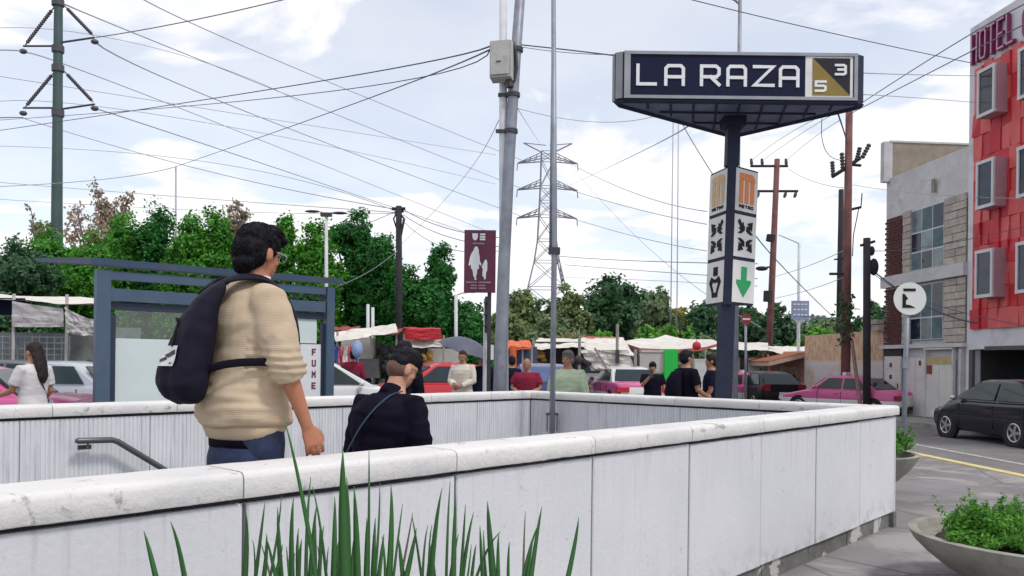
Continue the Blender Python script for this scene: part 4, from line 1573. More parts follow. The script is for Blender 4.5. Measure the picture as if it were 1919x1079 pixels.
UZ = SZ0 - 0.004
q = MB()
q.loft([[(0.08 + (x - 0.08) * 0.985, y * 0.985, UZ - 0.012) for x, y in plan], [(0.08 + (x - 0.08) * 0.985, y * 0.985, UZ) for x, y in plan]])
q.xf(BO).build('underside', M_UNDER, ss)
q = MB()                                             # frame and ribs of the underside
vx, vy = 0.285, 0.74
rimp = [Vector((x * 0.99, y * 0.99, UZ - 0.02)) for x, y in plan]
for i in range(len(rimp)):
    q.tube([rimp[i], rimp[(i + 1) % len(rimp)]], 0.028, 4)
for i in range(1, 10):
    u = -1 + 2 * i / 10
    xa = u * HWD
    yb_ = FY + (vy - FY) * (1 - abs(u)) * 0.98
    q.tube([(xa, FY, UZ - 0.024), (xa * (1 - 0.0) + 0.285 * (1 - abs(u)), yb_, UZ - 0.024)], 0.013, 4)
for fr in (0.3, 0.6):
    yy = FY + (vy - FY) * fr
    q.tube([(-HWD * (1 - fr) + vx * fr, yy, UZ - 0.022), (HWD * (1 - fr) + vx * fr, yy, UZ - 0.022)], 0.013, 4)
q.xf(BO).build('underside_ribs', M_STEELB, ss)
q = MB()
q.box((0.105, 0, UZ - 0.07), (0.26, 0.26, 0.12))
q.build('collar', M_STEELB, ss)

BX0, BX1, BW = 2.245, 3.93, 0.60                     # pictogram box: three stacked faces, corner to the camera
q = MB()
tri = [(0.0, -0.085), (0.290, 0.39), (-0.290, 0.39)]
q.loft([[(x, y, BX0) for x, y in tri], [(x, y, BX1) for x, y in tri]])
RB = Matrix.Translation((0.012, 0, 0)) @ Matrix(((1, 0, LEAN, 0), (0, 1, 0, 0), (0, 0, 1, 0), (0, 0, 0, 1))) @ Matrix.Rotation(math.radians(-18), 4, 'Z')
q.xf(RB).build('pictogram_box', M_STEELB, ss)
q = MB()
q.box((0, -0.072, (BX0 + BX1) / 2), (0.10, 0.085, BX1 - BX0 + 0.04))
q.xf(RB).build('corner_post', M_STEELB, ss)


def arrow(c, tip, wd=0.11, sh=0.045):
    dx, dz = tip[0] - c[0], tip[1] - c[1]
    L = math.hypot(dx, dz)
    ux, uz = dx / L, dz / L
    px, pz = -uz, ux
    hl = min(0.11, L * 0.55)
    b = (tip[0] - ux * hl, tip[1] - uz * hl)
    return [(c[0] + px * sh / 2, c[1] + pz * sh / 2), (b[0] + px * sh / 2, b[1] + pz * sh / 2), (b[0] + px * wd / 2, b[1] + pz * wd / 2), tip,
            (b[0] - px * wd / 2, b[1] - pz * wd / 2), (b[0] - px * sh / 2, b[1] - pz * sh / 2), (c[0] - px * sh / 2, c[1] - pz * sh / 2)]


face_len = math.hypot(0.285, 0.475)
for side in (-1, 1):
    # frame for one face: origin at the outer or inner edge so that local x runs left to right as seen
    if side > 0:
        o3, dx3 = Vector((0.0, -0.075, 0)), Vector((0.285, 0.475, 0)).normalized()
    else:
        o3, dx3 = Vector((-0.285, 0.40, 0)), Vector((0.285, -0.475, 0)).normalized()
    out = Vector((dx3.y, -dx3.x, 0))
    Mx = RB @ Matrix(((dx3.x, -out.x, 0, o3.x), (dx3.y, -out.y, 0, o3.y), (0, 0, 1, 0), (0, 0, 0, 1)))   # local -y points outwards
    m0 = 0.066 if side > 0 else 0.012
    w = face_len - 0.078
    hgt = (BX1 - BX0) / 3
    for lvl in range(3):
        zb = BX0 + lvl * hgt
        q = MB()
        q.box((m0 + w / 2, -0.008, zb + hgt / 2), (w, 0.018, hgt - 0.045))
        pn = q.xf(Mx).build('pictogram_panel', M_WHITEP, ss)
        q = MB()
        cx, cz, k = m0 + w / 2, zb + hgt / 2, w / 0.46
        y0, y1 = -0.024, -0.016
        if lvl == 2:      # metro emblem: three legs under a rounded arch
            mm = M_ORANGE if side > 0 else M_ORANGEF
            cz += 0.03
            hw, hh = 0.165 * k, 0.185
            for i in range(3):
                xo = cx - hw + 0.05 * k + i * 0.115 * k
                flat_poly(q, [(xo - 0.038 * k, cz - hh), (xo + 0.038 * k, cz - hh), (xo + 0.038 * k, cz + 0.095), (xo - 0.038 * k, cz + 0.095)], y0, y1)
            arc = [(cx + hw - 0.09 * k + 0.09 * k * math.sin(a), cz + 0.095 + 0.085 * math.cos(a)) for a in [math.pi / 2 * j / 6 for j in range(7)]]
            flat_poly(q, [(cx - hw + 0.012 * k, cz + 0.105), (cx + hw, cz + 0.105 - 0.02)] + arc[::-1] + [(cx - hw + 0.012 * k, cz + 0.180)], y0 - 0.0006, y1)
            q.xf(Mx).build('emblem', mm, pn)
            q = MB()
            for i, ch in enumerate('METRO'):
                strokes(q, GLYPH[ch], cx - 0.145 * k + i * 0.062 * k, cz - hh - 0.058, 0.036 * k, 0.030, 0.010, y0, y1)
            q.xf(Mx).build('lettering', M_BLACKP, pn)
        elif lvl == 1:    # transfer sign: four arrows turning round each other
            for sx, sz in ((-1, 1), (1, 1), (-1, -1), (1, -1)):
                c0 = (cx + sx * 0.030 * k, cz + sz * 0.060)
                c1 = (cx + sx * 0.145 * k, cz + sz * 0.190)
                if sz > 0:
                    flat_poly(q, arrow(c0, c1, 0.13 * k, 0.05 * k) if sx * side > 0 else arrow(c1, c0, 0.13 * k, 0.05 * k), y0 - 0.0004 * (sx + 2), y1)
                else:
                    flat_poly(q, arrow(c0, c1, 0.13 * k, 0.05 * k), y0 - 0.0004 * (sx + 2), y1)
                flat_poly(q, [(cx + sx * 0.155 * k, cz + sz * 0.03), (cx + sx * 0.09 * k, cz + sz * 0.03), (cx + sx * 0.02 * k, cz + sz * 0.075), (cx + sx * 0.02 * k, cz + sz * 0.13), (cx + sx * 0.10 * k, cz + sz * 0.085)][:4], y0 - 0.002, y1)
            q.xf(Mx).build('transfer_symbol', M_BLACKP, pn)
        elif side > 0:
            flat_poly(q, [(cx - 0.055 * k, cz + 0.185), (cx + 0.055 * k, cz + 0.185), (cx + 0.055 * k, cz + 0.02), (cx + 0.15 * k, cz + 0.02), (cx + 0.15 * k, cz - 0.02), (cx, cz - 0.19), (cx - 0.15 * k, cz - 0.02), (cx - 0.15 * k, cz + 0.02), (cx - 0.055 * k, cz + 0.02)], y0, y1)
            q.xf(Mx).build('down_arrow', M_GREEN, pn)
        else:             # way-down symbol: a block above a hollow pointed shield
            flat_poly(q, [(cx - 0.05 * k, cz + 0.19), (cx + 0.06 * k, cz + 0.19), (cx + 0.06 * k, cz + 0.08), (cx - 0.05 * k, cz + 0.08)], y0, y1)
            sh = [(-.15, .0), (-.10, .07), (0, .03), (.10, .07), (.15, .0), (.08, -.12), (.07, -.19), (-.07, -.19), (-.08, -.12)]
            shi = [(a * 0.52, -0.06 + (b + 0.06) * 0.52) for a, b in sh]
            for i in range(len(sh)):
                j = (i + 1) % len(sh)
                flat_poly(q, [(cx + sh[i][0] * k, cz + sh[i][1]), (cx + sh[j][0] * k, cz + sh[j][1]), (cx + shi[j][0] * k, cz + shi[j][1]), (cx + shi[i][0] * k, cz + shi[i][1])], y0, y1)
            q.xf(Mx).build('exit_symbol', M_BLACKP, pn)

# ------------------------------------------------------------------ bus shelter beyond the far wall
M_SHEL = mat('shelter_blue_grey', (0.052, 0.090, 0.150), 0.5, var=0.12, scale=2, dirt=(0.09, 0.11, 0.14))
M_SHELD = mat('shelter_dark', (0.016, 0.026, 0.055), 0.5, var=0.1)
M_FROST = mat('frosted_sheet', (0.56, 0.64, 0.64), 0.35, var=0.05, scale=1.2)
M_BOARD = mat('notice_board', (0.64, 0.66, 0.69), 0.6, var=0.05)
M_MAROON = mat('maroon_print', (0.12, 0.012, 0.04), 0.6)


def glass(name, tint, refl=0.10):
    t = NT(name)
    tr = t.n.new('ShaderNodeBsdfTransparent')
    tr.inputs[0].default_value = tuple(tint) + (1,)
    gl = t.n.new('ShaderNodeBsdfGlossy')
    gl.inputs['Roughness'].default_value = 0.03
    mx = t.n.new('ShaderNodeMixShader')
    lw = t.n.new('ShaderNodeLayerWeight')
    lw.inputs[0].default_value = 0.35
    t.l.new(t.math('ADD', t.math('MULTIPLY', lw.outputs['Fresnel'], 0.6), refl), mx.inputs[0])
    t.l.new(tr.outputs[0], mx.inputs[1])
    t.l.new(gl.outputs[0], mx.inputs[2])
    t.l.new(mx.outputs[0], t.out.inputs['Surface'])
    return t.m


M_GLASS = glass('shelter_glass', (0.80, 0.88, 0.87), 0.05)
S0, S1 = on_ray(191, 10.6, 1.5), on_ray(616, 12.75, 1.5)
sdir = (S1 - S0)
SL = sdir.length
srz = math.atan2(sdir.y, sdir.x)
sh = thing('bus_shelter', 'blue grey bus shelter with thin roof and pale panels, beyond the far stairwell wall', 'bus shelter', (S0.x, S0.y, 0), srz)
RZ = 2.66
DEP = 1.35                                            # roof depth behind the posts


def pst(x, y, w=0.17, d=0.12, h=RZ - 0.05, m=M_SHEL, nm='post'):
    k = MB()
    k.box((x, y, h / 2), (w, d, h))
    return k.build(nm, m, sh)


pst(0, 0)
pst(SL, 0, 0.13, 0.12)
q = MB()                                              # roof: thin slab rising gently to the back
RB_ = 2.1
q.loft([[(-0.16, -0.10, RZ + 0.00), (SL + 0.16, -0.10, RZ + 0.00), (SL + 0.16, RB_, RZ + 0.20), (-0.30, RB_, RZ + 0.20)],
        [(-0.18, -0.12, RZ + 0.085), (SL + 0.18, -0.12, RZ + 0.085), (SL + 0.18, RB_ + 0.02, RZ + 0.255), (-0.32, RB_ + 0.02, RZ + 0.255)]])
q.build('roof', M_SHEL, sh)
q = MB()
q.box((SL / 2, 0, RZ - 0.115), (SL - 0.16, 0.10, 0.11))
q.build('front_beam', M_SHEL, sh)
q = MB()
q.box((SL / 2, 0.0, RZ - 0.36), (SL - 0.16, 0.08, 0.16))
q.build('header', M_SHEL, sh)
q = MB()
q.box((SL / 2, 0.035, RZ - 0.50), (SL - 0.17, 0.05, 0.10))
for xx, ww in ((0.125, 0.085), (SL - 0.092, 0.055)):
    q.box((xx, 0.035, 1.05), (ww, 0.05, 2.0))
q.build('inner_frame', M_SHELD, sh)
q = MB()
q.box((0.17 + 0.76, 0.04, 0.965), (1.52, 0.012, 1.56))
q.build('frosted_panel', M_FROST, sh, label='pale frosted lower panel')
q = MB()
q.box((0.17 + 0.76, 0.04, 1.745 + 0.205), (1.52, 0.008, 0.40))
q.build('glass_pane', M_GLASS, sh)
q = MB()
q.box((1.72, 0.04, 1.05), (0.06, 0.06, 2.0))
q.build('mullion', M_SHELD, sh)
q = MB()
bx0, bx1 = 1.78, SL - 0.125
q.box(((bx0 + bx1) / 2, 0.03, 0.90), (bx1 - bx0, 0.03, 1.66))
nb = q.build('notice_board', M_BOARD, sh)
lz = 1.66
for ch in 'FUME':
    q = MB()
    strokes(q, GLYPH[ch], bx1 - 0.140, lz - 0.085, 0.048, 0.080, 0.020, 0.008, 0.016)
    q.build('letter', M_MAROON, nb)
    lz -= 0.17
q = MB()
q.box(((bx0 + bx1) / 2 - 0.02, 0.045, 1.945), (bx1 - bx0 - 0.08, 0.02, 0.40))
q.build('backlit_panel', M_FROST, sh)
q = MB()
q.box((1.2, DEP - 0.1, 0.46), (1.7, 0.36, 0.05))
for xx in (0.5, 1.9):
    q.box((xx, DEP - 0.1, 0.22), (0.06, 0.3, 0.44))
q.build('bench', M_SHEL, sh)
q = MB()
for xx, zz in ((SL - 0.25, RZ - 0.22), (SL - 0.42, RZ - 0.215), (SL - 0.56, RZ - 0.22), (SL - 0.12, RZ - 0.22)):
    q.box((xx, 0.02, zz), (0.07, 0.06, 0.05))
q.build('lamp_fitting', M_SHELD, sh)

# ------------------------------------------------------------------ poles next to the well
M_GALV = mat('galvanised_steel', (0.25, 0.27, 0.32), 0.5, 0.35, var=0.2, scale=4, dirt=(0.17, 0.17, 0.20))
M_WHPOLE = mat('white_pole_paint', (0.55, 0.56, 0.60), 0.6, var=0.1, scale=4, dirt=(0.40, 0.40, 0.44))
M_BOX = mat('meter_box_paint', (0.47, 0.46, 0.45), 0.6, var=0.08, dirt=(0.32, 0.30, 0.28))
M_DKMET = mat('dark_metal', (0.05, 0.05, 0.055), 0.5, 0.3)


def pole_between(mb, a, b, r0, r1, n=12):
    mb.tube([a, a.lerp(b, 0.5), b], [r0, (r0 + r1) / 2, r1], n)


YG = 12.6
gp = thing('street_pole', 'grey leaning steel street pole beside the maroon sign, with clamps', 'pole', on_ray(934, YG, 0))
q = MB()
b0_, t0_ = on_ray(934, YG, 0), P(979, -60, YG)
pts = [b0_.lerp(t0_, u) + V(-0.06 * math.sin(math.pi * u), 0, 0) for u in (0, .2, .4, .6, .8, 1.0)]
q.tube([p - b0_ for p in pts], [0.105, 0.10, 0.092, 0.085, 0.08, 0.075], 14)
q.box((0, 0, 0.012), (0.34, 0.34, 0.024))
q.build('shaft', M_GALV, gp, True)
q = MB()
for yy in (178, 246, 93):
    c = P(966 + (93 - yy) * -0.055 - 0.055 * 90 + 4, yy, YG) - b0_
    f = min(range(len(pts)), key=lambda i: abs((pts[i] - b0_).z - c.z))
    zc = c.z
    for i in range(len(pts) - 1):
        if pts[i].z - b0_.z <= zc <= pts[i + 1].z - b0_.z:
            u = (zc - (pts[i].z - b0_.z)) / (pts[i + 1].z - pts[i].z)
            cc = pts[i].lerp(pts[i + 1], u) - b0_
    q.tube([cc + V(0, 0, -0.03), cc + V(0, 0, 0.03)], 0.105, 14)
    q.box((cc.x - 0.13, cc.y, cc.z), (0.20, 0.05, 0.05))
q.build('clamp', M_DKMET, gp)
wp = thing('street_pole', 'slim white pole standing against the grey leaning pole', 'pole', on_ray(945, YG + 0.05, 0))
q = MB()
b1_, t1_ = on_ray(945, YG + 0.05, 0), P(943, -60, YG + 0.05)
q.tube([V(0, 0, 0), (t1_ - b1_) * 0.5, t1_ - b1_], [0.075, 0.066, 0.055], 12)
q.build('shaft', M_WHPOLE, wp, True)
mbx = thing('meter_box', 'pale grey metal box strapped high on the white pole, wires running into it', 'box', P(941, 112, YG - 0.14))
q = MB()
for (w, d, h, z, y) in ((0.325, 0.20, 0.56, 0, 0),):
    q.loft([[(-w / 2, -d / 2 + 0.01, -h / 2), (w / 2, -d / 2 + 0.01, -h / 2), (w / 2, d / 2, -h / 2 - 0.03), (-w / 2, d / 2, -h / 2 - 0.03)],
            [(-w / 2, -d / 2, h / 2 - 0.03), (w / 2, -d / 2, h / 2 - 0.03), (w / 2, d / 2, h / 2), (-w / 2, d / 2, h / 2)]])
q.build('case', M_BOX, mbx, rz=math.radians(-14))
q = MB()
q.box((-0.0, -0.112, 0.0), (0.29, 0.014, 0.50))
dr = q.build('door', M_BOX, mbx, rz=math.radians(-14))
q = MB()
q.box((-0.02, -0.122, -0.06), (0.07, 0.008, 0.015))
q.build('latch', M_DKMET, dr)
q = MB()
q.tube([(0.16, 0.03, 0.28), (0.20, 0.03, 0.18), (0.22, 0.05, -0.1), (0.19, 0.05, -0.28), (0.12, 0.02, -0.34)], 0.028, 8)
q.tube([(0.10, 0.02, -0.26), (0.12, 0.02, -0.36), (0.13, 0.02, -0.40)], 0.055, 8)
q.build('cable_gland', M_DKMET, mbx)

# maroon information sign with white figures
YM = 13.0
ms = thing('information_sign', 'maroon sign with a white woman and child figure, behind the grey pole', 'sign', on_ray(914, YM, 0))
o = on_ray(914, YM, 0)
q = MB()
q.box((0, 0.03, 1.75), (0.06, 0.05, 3.5))
q.build('post', M_DKMET, ms)
c = P(900, 490, YM) - o
W_, H_ = 59 / F * YM, 117 / F * YM
q = MB()
q.box((c.x, -0.02, c.z), (W_, 0.03, H_))
pn = q.build('sign_plate', mat('maroon_paint', (0.105, 0.012, 0.042), 0.5, var=0.08), ms)
q = MB()


def mp(u, v):
    return (c.x + (u - 0.5) * W_, c.z + (0.5 - v) * H_)


fig1 = [(.33, .275), (.38, .262), (.43, .275), (.46, .32), (.46, .36), (.49, .42), (.50, .50), (.555, .545), (.53, .575), (.47, .54), (.475, .62), (.42, .63), (.41, .70), (.385, .735), (.395, .80), (.34, .80), (.335, .76), (.30, .74), (.27, .64),
        (.22, .61), (.215, .55), (.165, .575), (.14, .56), (.19, .43), (.23, .375), (.29, .33)]
flat_poly(q, [mp(*p) for p in fig1], -0.042, -0.034)
fig2 = [(.66, .475), (.71, .475), (.735, .52), (.735, .64), (.70, .68), (.69, .785), (.635, .785), (.635, .75), (.585, .74), (.59, .61), (.555, .595), (.59, .55), (.62, .52)]
flat_poly(q, [mp(*p) for p in fig2], -0.042, -0.034)
flat_poly(q, [mp(*p) for p in ((.25, .055), (.43, .055), (.42, .13), (.38, .165), (.31, .165), (.26, .13))], -0.042, -0.034)
for i in range(3):
    flat_poly(q, [mp(*p) for p in ((.49, .055 + i * .04), (.66, .055 + i * .04), (.66, .083 + i * .04), (.49, .083 + i * .04))], -0.042, -0.034)
q.build('pictogram', M_LETTER, pn)
q = MB()
for v0, u0, u1, hh in ((.215, .27, .64, .022), (.835, .08, .42, .022), (.835, .47, .86, .022), (.885, .22, .42, .020), (.885, .46, .68, .020), (.93, .20, .42, .022), (.93, .47, .70, .022)):
    n = max(3, int((u1 - u0) / 0.035))
    for i in range(n):
        a = u0 + (u1 - u0) * i / n
        flat_poly(q, [mp(a, v0 - hh / 2), mp(a + (u1 - u0) / n * 0.72, v0 - hh / 2), mp(a + (u1 - u0) / n * 0.72, v0 + hh / 2), mp(a, v0 + hh / 2)], -0.040, -0.034)
struct(q.build('print_line', mat('pink_print', (0.45, 0.30, 0.36), 0.6), pn), 'stuff')
# traffic light like unit and white plate lower on the same spot
tl = thing('traffic_signal', 'dark traffic signal on a pale post behind the grey pole', 'traffic light', on_ray(909, 14.5))
oo = on_ray(909, 14.5)
q = MB()
q.tube([(0, 0, 0), (0, 0, 2.6)], 0.05, 8)
q.build('post', M_WHPOLE, tl)
q = MB()
cc = P(915, 590, 14.5) - oo
q.box((cc.x, -0.1, cc.z), (0.10, 0.14, 0.62))
for i in range(3):
    q.box((cc.x - 0.02, -0.22, cc.z + 0.2 - i * 0.2), (0.10, 0.14, 0.015))
q.build('signal_head', M_DKMET, tl)
q = MB()
cc = P(919, 660, 14.5) - oo
q.box((cc.x, -0.08, cc.z), (0.13, 0.02, 0.26))
q.build('plate', M_WHITEP, tl)

# thin pipe clamped to the end wall
pp0 = P(1035, 818, 10.10)
pp = thing('conduit_pipe', 'thin steel pipe clamped inside the stairwell end wall, rising out of the picture', 'pipe', (pp0.x, pp0.y, 0))
q = MB()
q.tube([(0, 0, -0.4), (0, 0, 3.0), (P(1037, 0, 10.10).x - pp0.x, 0, 6.2)], [0.034, 0.034, 0.028], 10)
q.build('shaft', M_GALV, pp, True)
q = MB()
za = P(1038, 470, 10.10).z
q.tube([(-0.045, 0.02, za), (-0.045, 0.02, 6.2)], 0.018, 8)
q.build('side_tube', M_GALV, pp, True)
q = MB()
q.box((0, 0, za), (0.14, 0.09, 0.08))
zc = P(1038, 776, 10.10).z
q.box((0.0, 0.03, zc), (0.15, 0.10, 0.025))
q.box((-0.06, 0.03, zc - 0.1), (0.012, 0.05, 0.22))
q.box((0.06, 0.03, zc - 0.1), (0.012, 0.05, 0.22))
q.build('clamp', M_DKMET, pp)

# round no parking sign
YN = 13.4
nl = thing('parking_sign', 'round faded white sign with broken black E, on a pole behind the wall corner', 'sign', on_ray(1693, YN, 0))
oo = on_ray(1693, YN, 0)
q = MB()
tp = P(1702, 532, YN) - oo
q.tube([(0, 0, 0), (tp.x * 0.5, 0, tp.z * 0.5), (tp.x, 0, tp.z)], 0.038, 10)
q.build('post', M_GALV, nl, True)
c = P(1703, 560, YN) - oo
q = MB()
q.tube([(c.x, -0.045, c.z), (c.x, -0.055, c.z)], 0.262, 40)
pl_ = q.build('sign_disc', mat('faded_sign_white', (0.66, 0.68, 0.66), 0.55, var=0.05), nl)
q = MB()
s = 30 / F * YN / 30


def ez(px, py):
    return (c.x + (px - 1703) * YN / F, c.z - (py - 560) * YN / F)


flat_poly(q, [ez(*p) for p in ((1690, 541), (1713, 541), (1713, 546), (1691, 546))], -0.064, -0.055)
flat_poly(q, [ez(*p) for p in ((1689, 551), (1692, 551), (1699, 560), (1695, 563), (1695, 571), (1703, 572), (1713, 577), (1689, 577))], -0.064, -0.055)
q.build('symbol', M_BLACKP, pl_)
q = MB()
cc = P(1697, 681, YN) - oo
q.box((cc.x, 0, cc.z), (0.11, 0.10, 0.16))
q.build('clamp', M_GALV, nl)
# ------------------------------------------------------------------ buildings along the far side of the street
A0 = Vector((13.1, 25.9, 0))
FRZ = math.atan2(SG.y, SG.x)
SWZ = -0.09
# local frame of the facades: x = s (away from the camera), y = towards the street, z up


def fp(s, t=0.0, z=0.0):
    return A0 + SG * s + Vector((-SG.y, SG.x, 0)) * t + Vector((0, 0, z))


sw = MB()
sw.box((0, 0.85, (SWZ + ROADZ - 0.3) / 2), (44, 1.7, SWZ - ROADZ + 0.3))
m_side = mat('sidewalk_concrete', (0.27, 0.26, 0.25), 0.9, var=0.25, scale=3, bump=0.3, dirt=(0.13, 0.125, 0.12))
o = struct(sw.build('sidewalk', m_side, loc=A0, rz=FRZ))

M_HWHITE = mat('hotel_white_render', (0.60, 0.60, 0.65), 0.8, var=0.07, scale=1.5, dirt=(0.44, 0.43, 0.46), dscale=1.2)
M_REDP = [mat('facade_red_%d' % i, c, 0.55, var=0.10, scale=2) for i, c in enumerate(((0.53, 0.028, 0.042), (0.62, 0.10, 0.10), (0.46, 0.016, 0.028)))]
M_PINKP = mat('window_box_pink_grey', (0.40, 0.25, 0.29), 0.6, var=0.08)
M_WFRAME = mat('window_frame_grey', (0.55, 0.56, 0.59), 0.5, var=0.05)
M_DGLASS = mat('dark_window_glass', (0.016, 0.024, 0.042), 0.08, var=0.7, scale=1.6, spec=0.4)
M_MAGENTA = mat('hotel_letter_maroon', (0.20, 0.018, 0.085), 0.5, var=0.1)
M_MAGSIDE = mat('hotel_letter_pale_edge', (0.52, 0.33, 0.45), 0.5, var=0.1)
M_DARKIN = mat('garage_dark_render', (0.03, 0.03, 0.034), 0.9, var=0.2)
M_GFRAME = mat('garage_frame_grey', (0.09, 0.085, 0.09), 0.8, var=0.15)

HS0, HS1 = -1.66, -11.0
ht = thing('hotel_building', 'white hotel with tilted red facade panels and jutting box windows above a dark garage', 'hotel', A0, FRZ)
q = MB()
q.box(((HS0 + HS1) / 2, -4.5, (2.02 + 11.36) / 2), (HS0 - HS1, 9.0, 11.36 - 2.02))
q.box((HS0 - 0.17, -4.5, 0.95), (0.34, 9.0, 2.14))
q.box((HS1 + 0.6, -4.5, 0.95), (1.2, 9.0, 2.14))
q.build('wall', M_HWHITE, ht)
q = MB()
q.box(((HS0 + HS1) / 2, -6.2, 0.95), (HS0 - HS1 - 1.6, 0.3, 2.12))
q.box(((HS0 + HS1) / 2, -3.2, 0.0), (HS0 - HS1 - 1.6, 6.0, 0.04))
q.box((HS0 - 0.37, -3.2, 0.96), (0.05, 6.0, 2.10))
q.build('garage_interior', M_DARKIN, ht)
q = MB()
q.box((HS0 - 0.30, 0.03, 0.96), (0.16, 0.08, 2.10))
q.box(((HS0 + HS1) / 2 + 0.1, 0.028, 2.04), (HS0 - HS1 - 2.0, 0.076, 0.11))
q.build('garage_frame', M_GFRAME, ht)
for i, dx in enumerate((3.0, 5.2)):
    q = MB()
    q.box((HS0 - dx, -2.0, 0.96), (0.25, 0.25, 2.1))
    q.build('pillar', M_GFRAME, ht)
# tilted red panels
rg = random.Random(5)
rows = [2.59, 3.15, 3.75, 4.35, 4.95, 5.6, 6.25, 6.85, 7.45, 8.1, 8.75, 9.4, 10.02]
for ci in range(12):
    s0 = -1.93 - ci * 0.40
    for ri in range(len(rows) - 1):
        z0, z1 = rows[ri], rows[ri + 1]
        if ri == len(rows) - 2:
            z1 += (0.05, 0.12, 0.0)[ci % 3]
        a = [0.03 + 0.085 * rg.random() for _ in range(4)]
        if rg.random() < 0.5:
            a[0] = a[3] = 0.03
        g_ = 0.004
        sk = rg.uniform(-0.05, 0.05)
        q = MB()
        lo = [(s0 - g_, 0.004, z0 + g_), (s0 - 0.40 + g_, 0.004, z0 + g_), (s0 - 0.40 + g_, 0.004, z1 - g_), (s0 - g_, 0.004, z1 - g_)]
        hi = [(s0 - g_ + sk * 0, a[0], z0 + g_), (s0 - 0.40 + g_, a[1], z0 + g_), (s0 - 0.40 + g_, a[2], z1 - g_), (s0 - g_, a[3], z1 - g_)]
        q.loft([lo, hi])
        q.build('facade_panel', M_REDP[rg.choice((0, 0, 1, 1, 2))], ht)
for zc0, zc1 in ((8.42, 9.74), (5.88, 7.20), (3.42, 4.74), ):
    for col in range(3):
        sf = -2.68 - col * 1.66
        sn = sf - 0.74
        q = MB()
        q.box(((sf + sn) / 2, 0.20, (zc0 + zc1) / 2), (sf - sn, 0.42, zc1 - zc0))
        wd = q.build('window', M_PINKP, ht)
        q = MB()
        w_, h_ = sf - sn, zc1 - zc0
        for dx, dz, bw, bh in ((0, h_ / 2 - 0.045, w_ + 0.02, 0.09), (0, -h_ / 2 + 0.045, w_ + 0.02, 0.09), (w_ / 2 - 0.04, 0, 0.08, h_ - 0.18), (-w_ / 2 + 0.04, 0, 0.08, h_ - 0.18)):
            q.box(((sf + sn) / 2 + dx, 0.425, (zc0 + zc1) / 2 + dz), (bw, 0.07, bh))
        q.build('frame', M_WFRAME, wd)
        q = MB()
        q.box(((sf + sn) / 2, 0.415, (zc0 + zc1) / 2), (w_ - 0.17, 0.03, h_ - 0.19))
        q.build('pane', M_DGLASS, wd)
R180 = Matrix.Rotation(math.pi, 4, 'Z')
SERIF = {
    'H': [[(0, 0), (0, 1)], [(1, 0), (1, 1)], [(0, .5), (1, .5)]],
    'O': GLYPH['O'], 'T': GLYPH['T'], 'E': GLYPH['E'], 'L': GLYPH['L']}
for i, ch in enumerate('HOTEL'):
    q = MB()
    strokes(q, SERIF[ch], 1.93 + i * 0.375, 10.24, 0.235, 0.78, 0.085, -0.14, -0.035)
    lt = q.xf(R180).build('letter', M_MAGENTA, ht)
    q = MB()
    strokes(q, SERIF[ch], 1.93 + i * 0.375, 10.24, 0.235, 0.78, 0.035, -0.148, -0.139)
    q.xf(R180).build('letter_face', M_MAGSIDE, lt)
q = MB()
strokes(q, [[(1, 1), (.15, 1), (0, .88), (0, .12), (.15, 0)]], 4.08, 10.24, 0.235, 0.60, 0.085, -0.14, -0.035)
q.xf(R180).build('letter', M_MAGENTA, ht)

# --- the older three storey house
M_HOUSE = mat('house_white_render', (0.53, 0.53, 0.55), 0.85, var=0.10, scale=1.2, dirt=(0.40, 0.39, 0.40))
M_TAN = mat('bare_tan_block', (0.27, 0.23, 0.185), 0.9, var=0.18, scale=3, bump=0.4, bscale=14)
M_BRICKR = mat('dark_red_brick', (0.085, 0.022, 0.022), 0.85, var=0.4, scale=14)
M_STONE = [mat('tan_stone_%d' % i, c, 0.9, var=0.2, scale=6, bump=0.5, bscale=20) for i, c in enumerate(((0.40, 0.355, 0.315), (0.36, 0.32, 0.29), (0.44, 0.395, 0.35)))]
M_GATE = mat('gate_cream', (0.60, 0.58, 0.57), 0.7, var=0.06, scale=1.5, dirt=(0.50, 0.47, 0.44))
M_GATEY = mat('gate_faded_yellow', (0.42, 0.33, 0.15), 0.7, var=0.15)
M_CURT = mat('curtain_blue_grey', (0.10, 0.15, 0.17), 0.85, var=0.3, scale=3)
M_TEAL = mat('window_pale_glass', (0.13, 0.18, 0.20), 0.12, var=0.4, scale=1.5)
B0, B1 = 2.97, -1.655
hs = thing('house', 'white three storey house with brick and stone panels and cream gates, beside the hotel', 'house', A0, FRZ)
q = MB()
q.box(((B0 + B1) / 2, -3.53, 3.95), (B0 - B1, 6.94, 8.06))
q.build('wall', M_HOUSE, hs)
q = MB()
q.box((B0 - 0.1, -2.6, 8.55), (0.2, 5.0, 1.35))
q.box((0.5, -5.0, 8.45), (4.0, 0.2, 1.0))
q.build('parapet', M_TAN, hs)
q = MB()
q.box((B0 - 0.09, 0.01, 8.55), (0.24, 0.3, 1.38))
q.box((B0 - 0.1, -2.6, 9.25), (0.26, 5.1, 0.06))
q.build('parapet_cap', M_HOUSE, hs)
q = MB()
for z in (4.38, 2.16):
    q.box(((B0 + B1) / 2, 0.05, z), (B0 - B1 + 0.02, 0.16, 0.38 if z > 4 else 0.12))
q.build('ledge', M_HOUSE, hs)
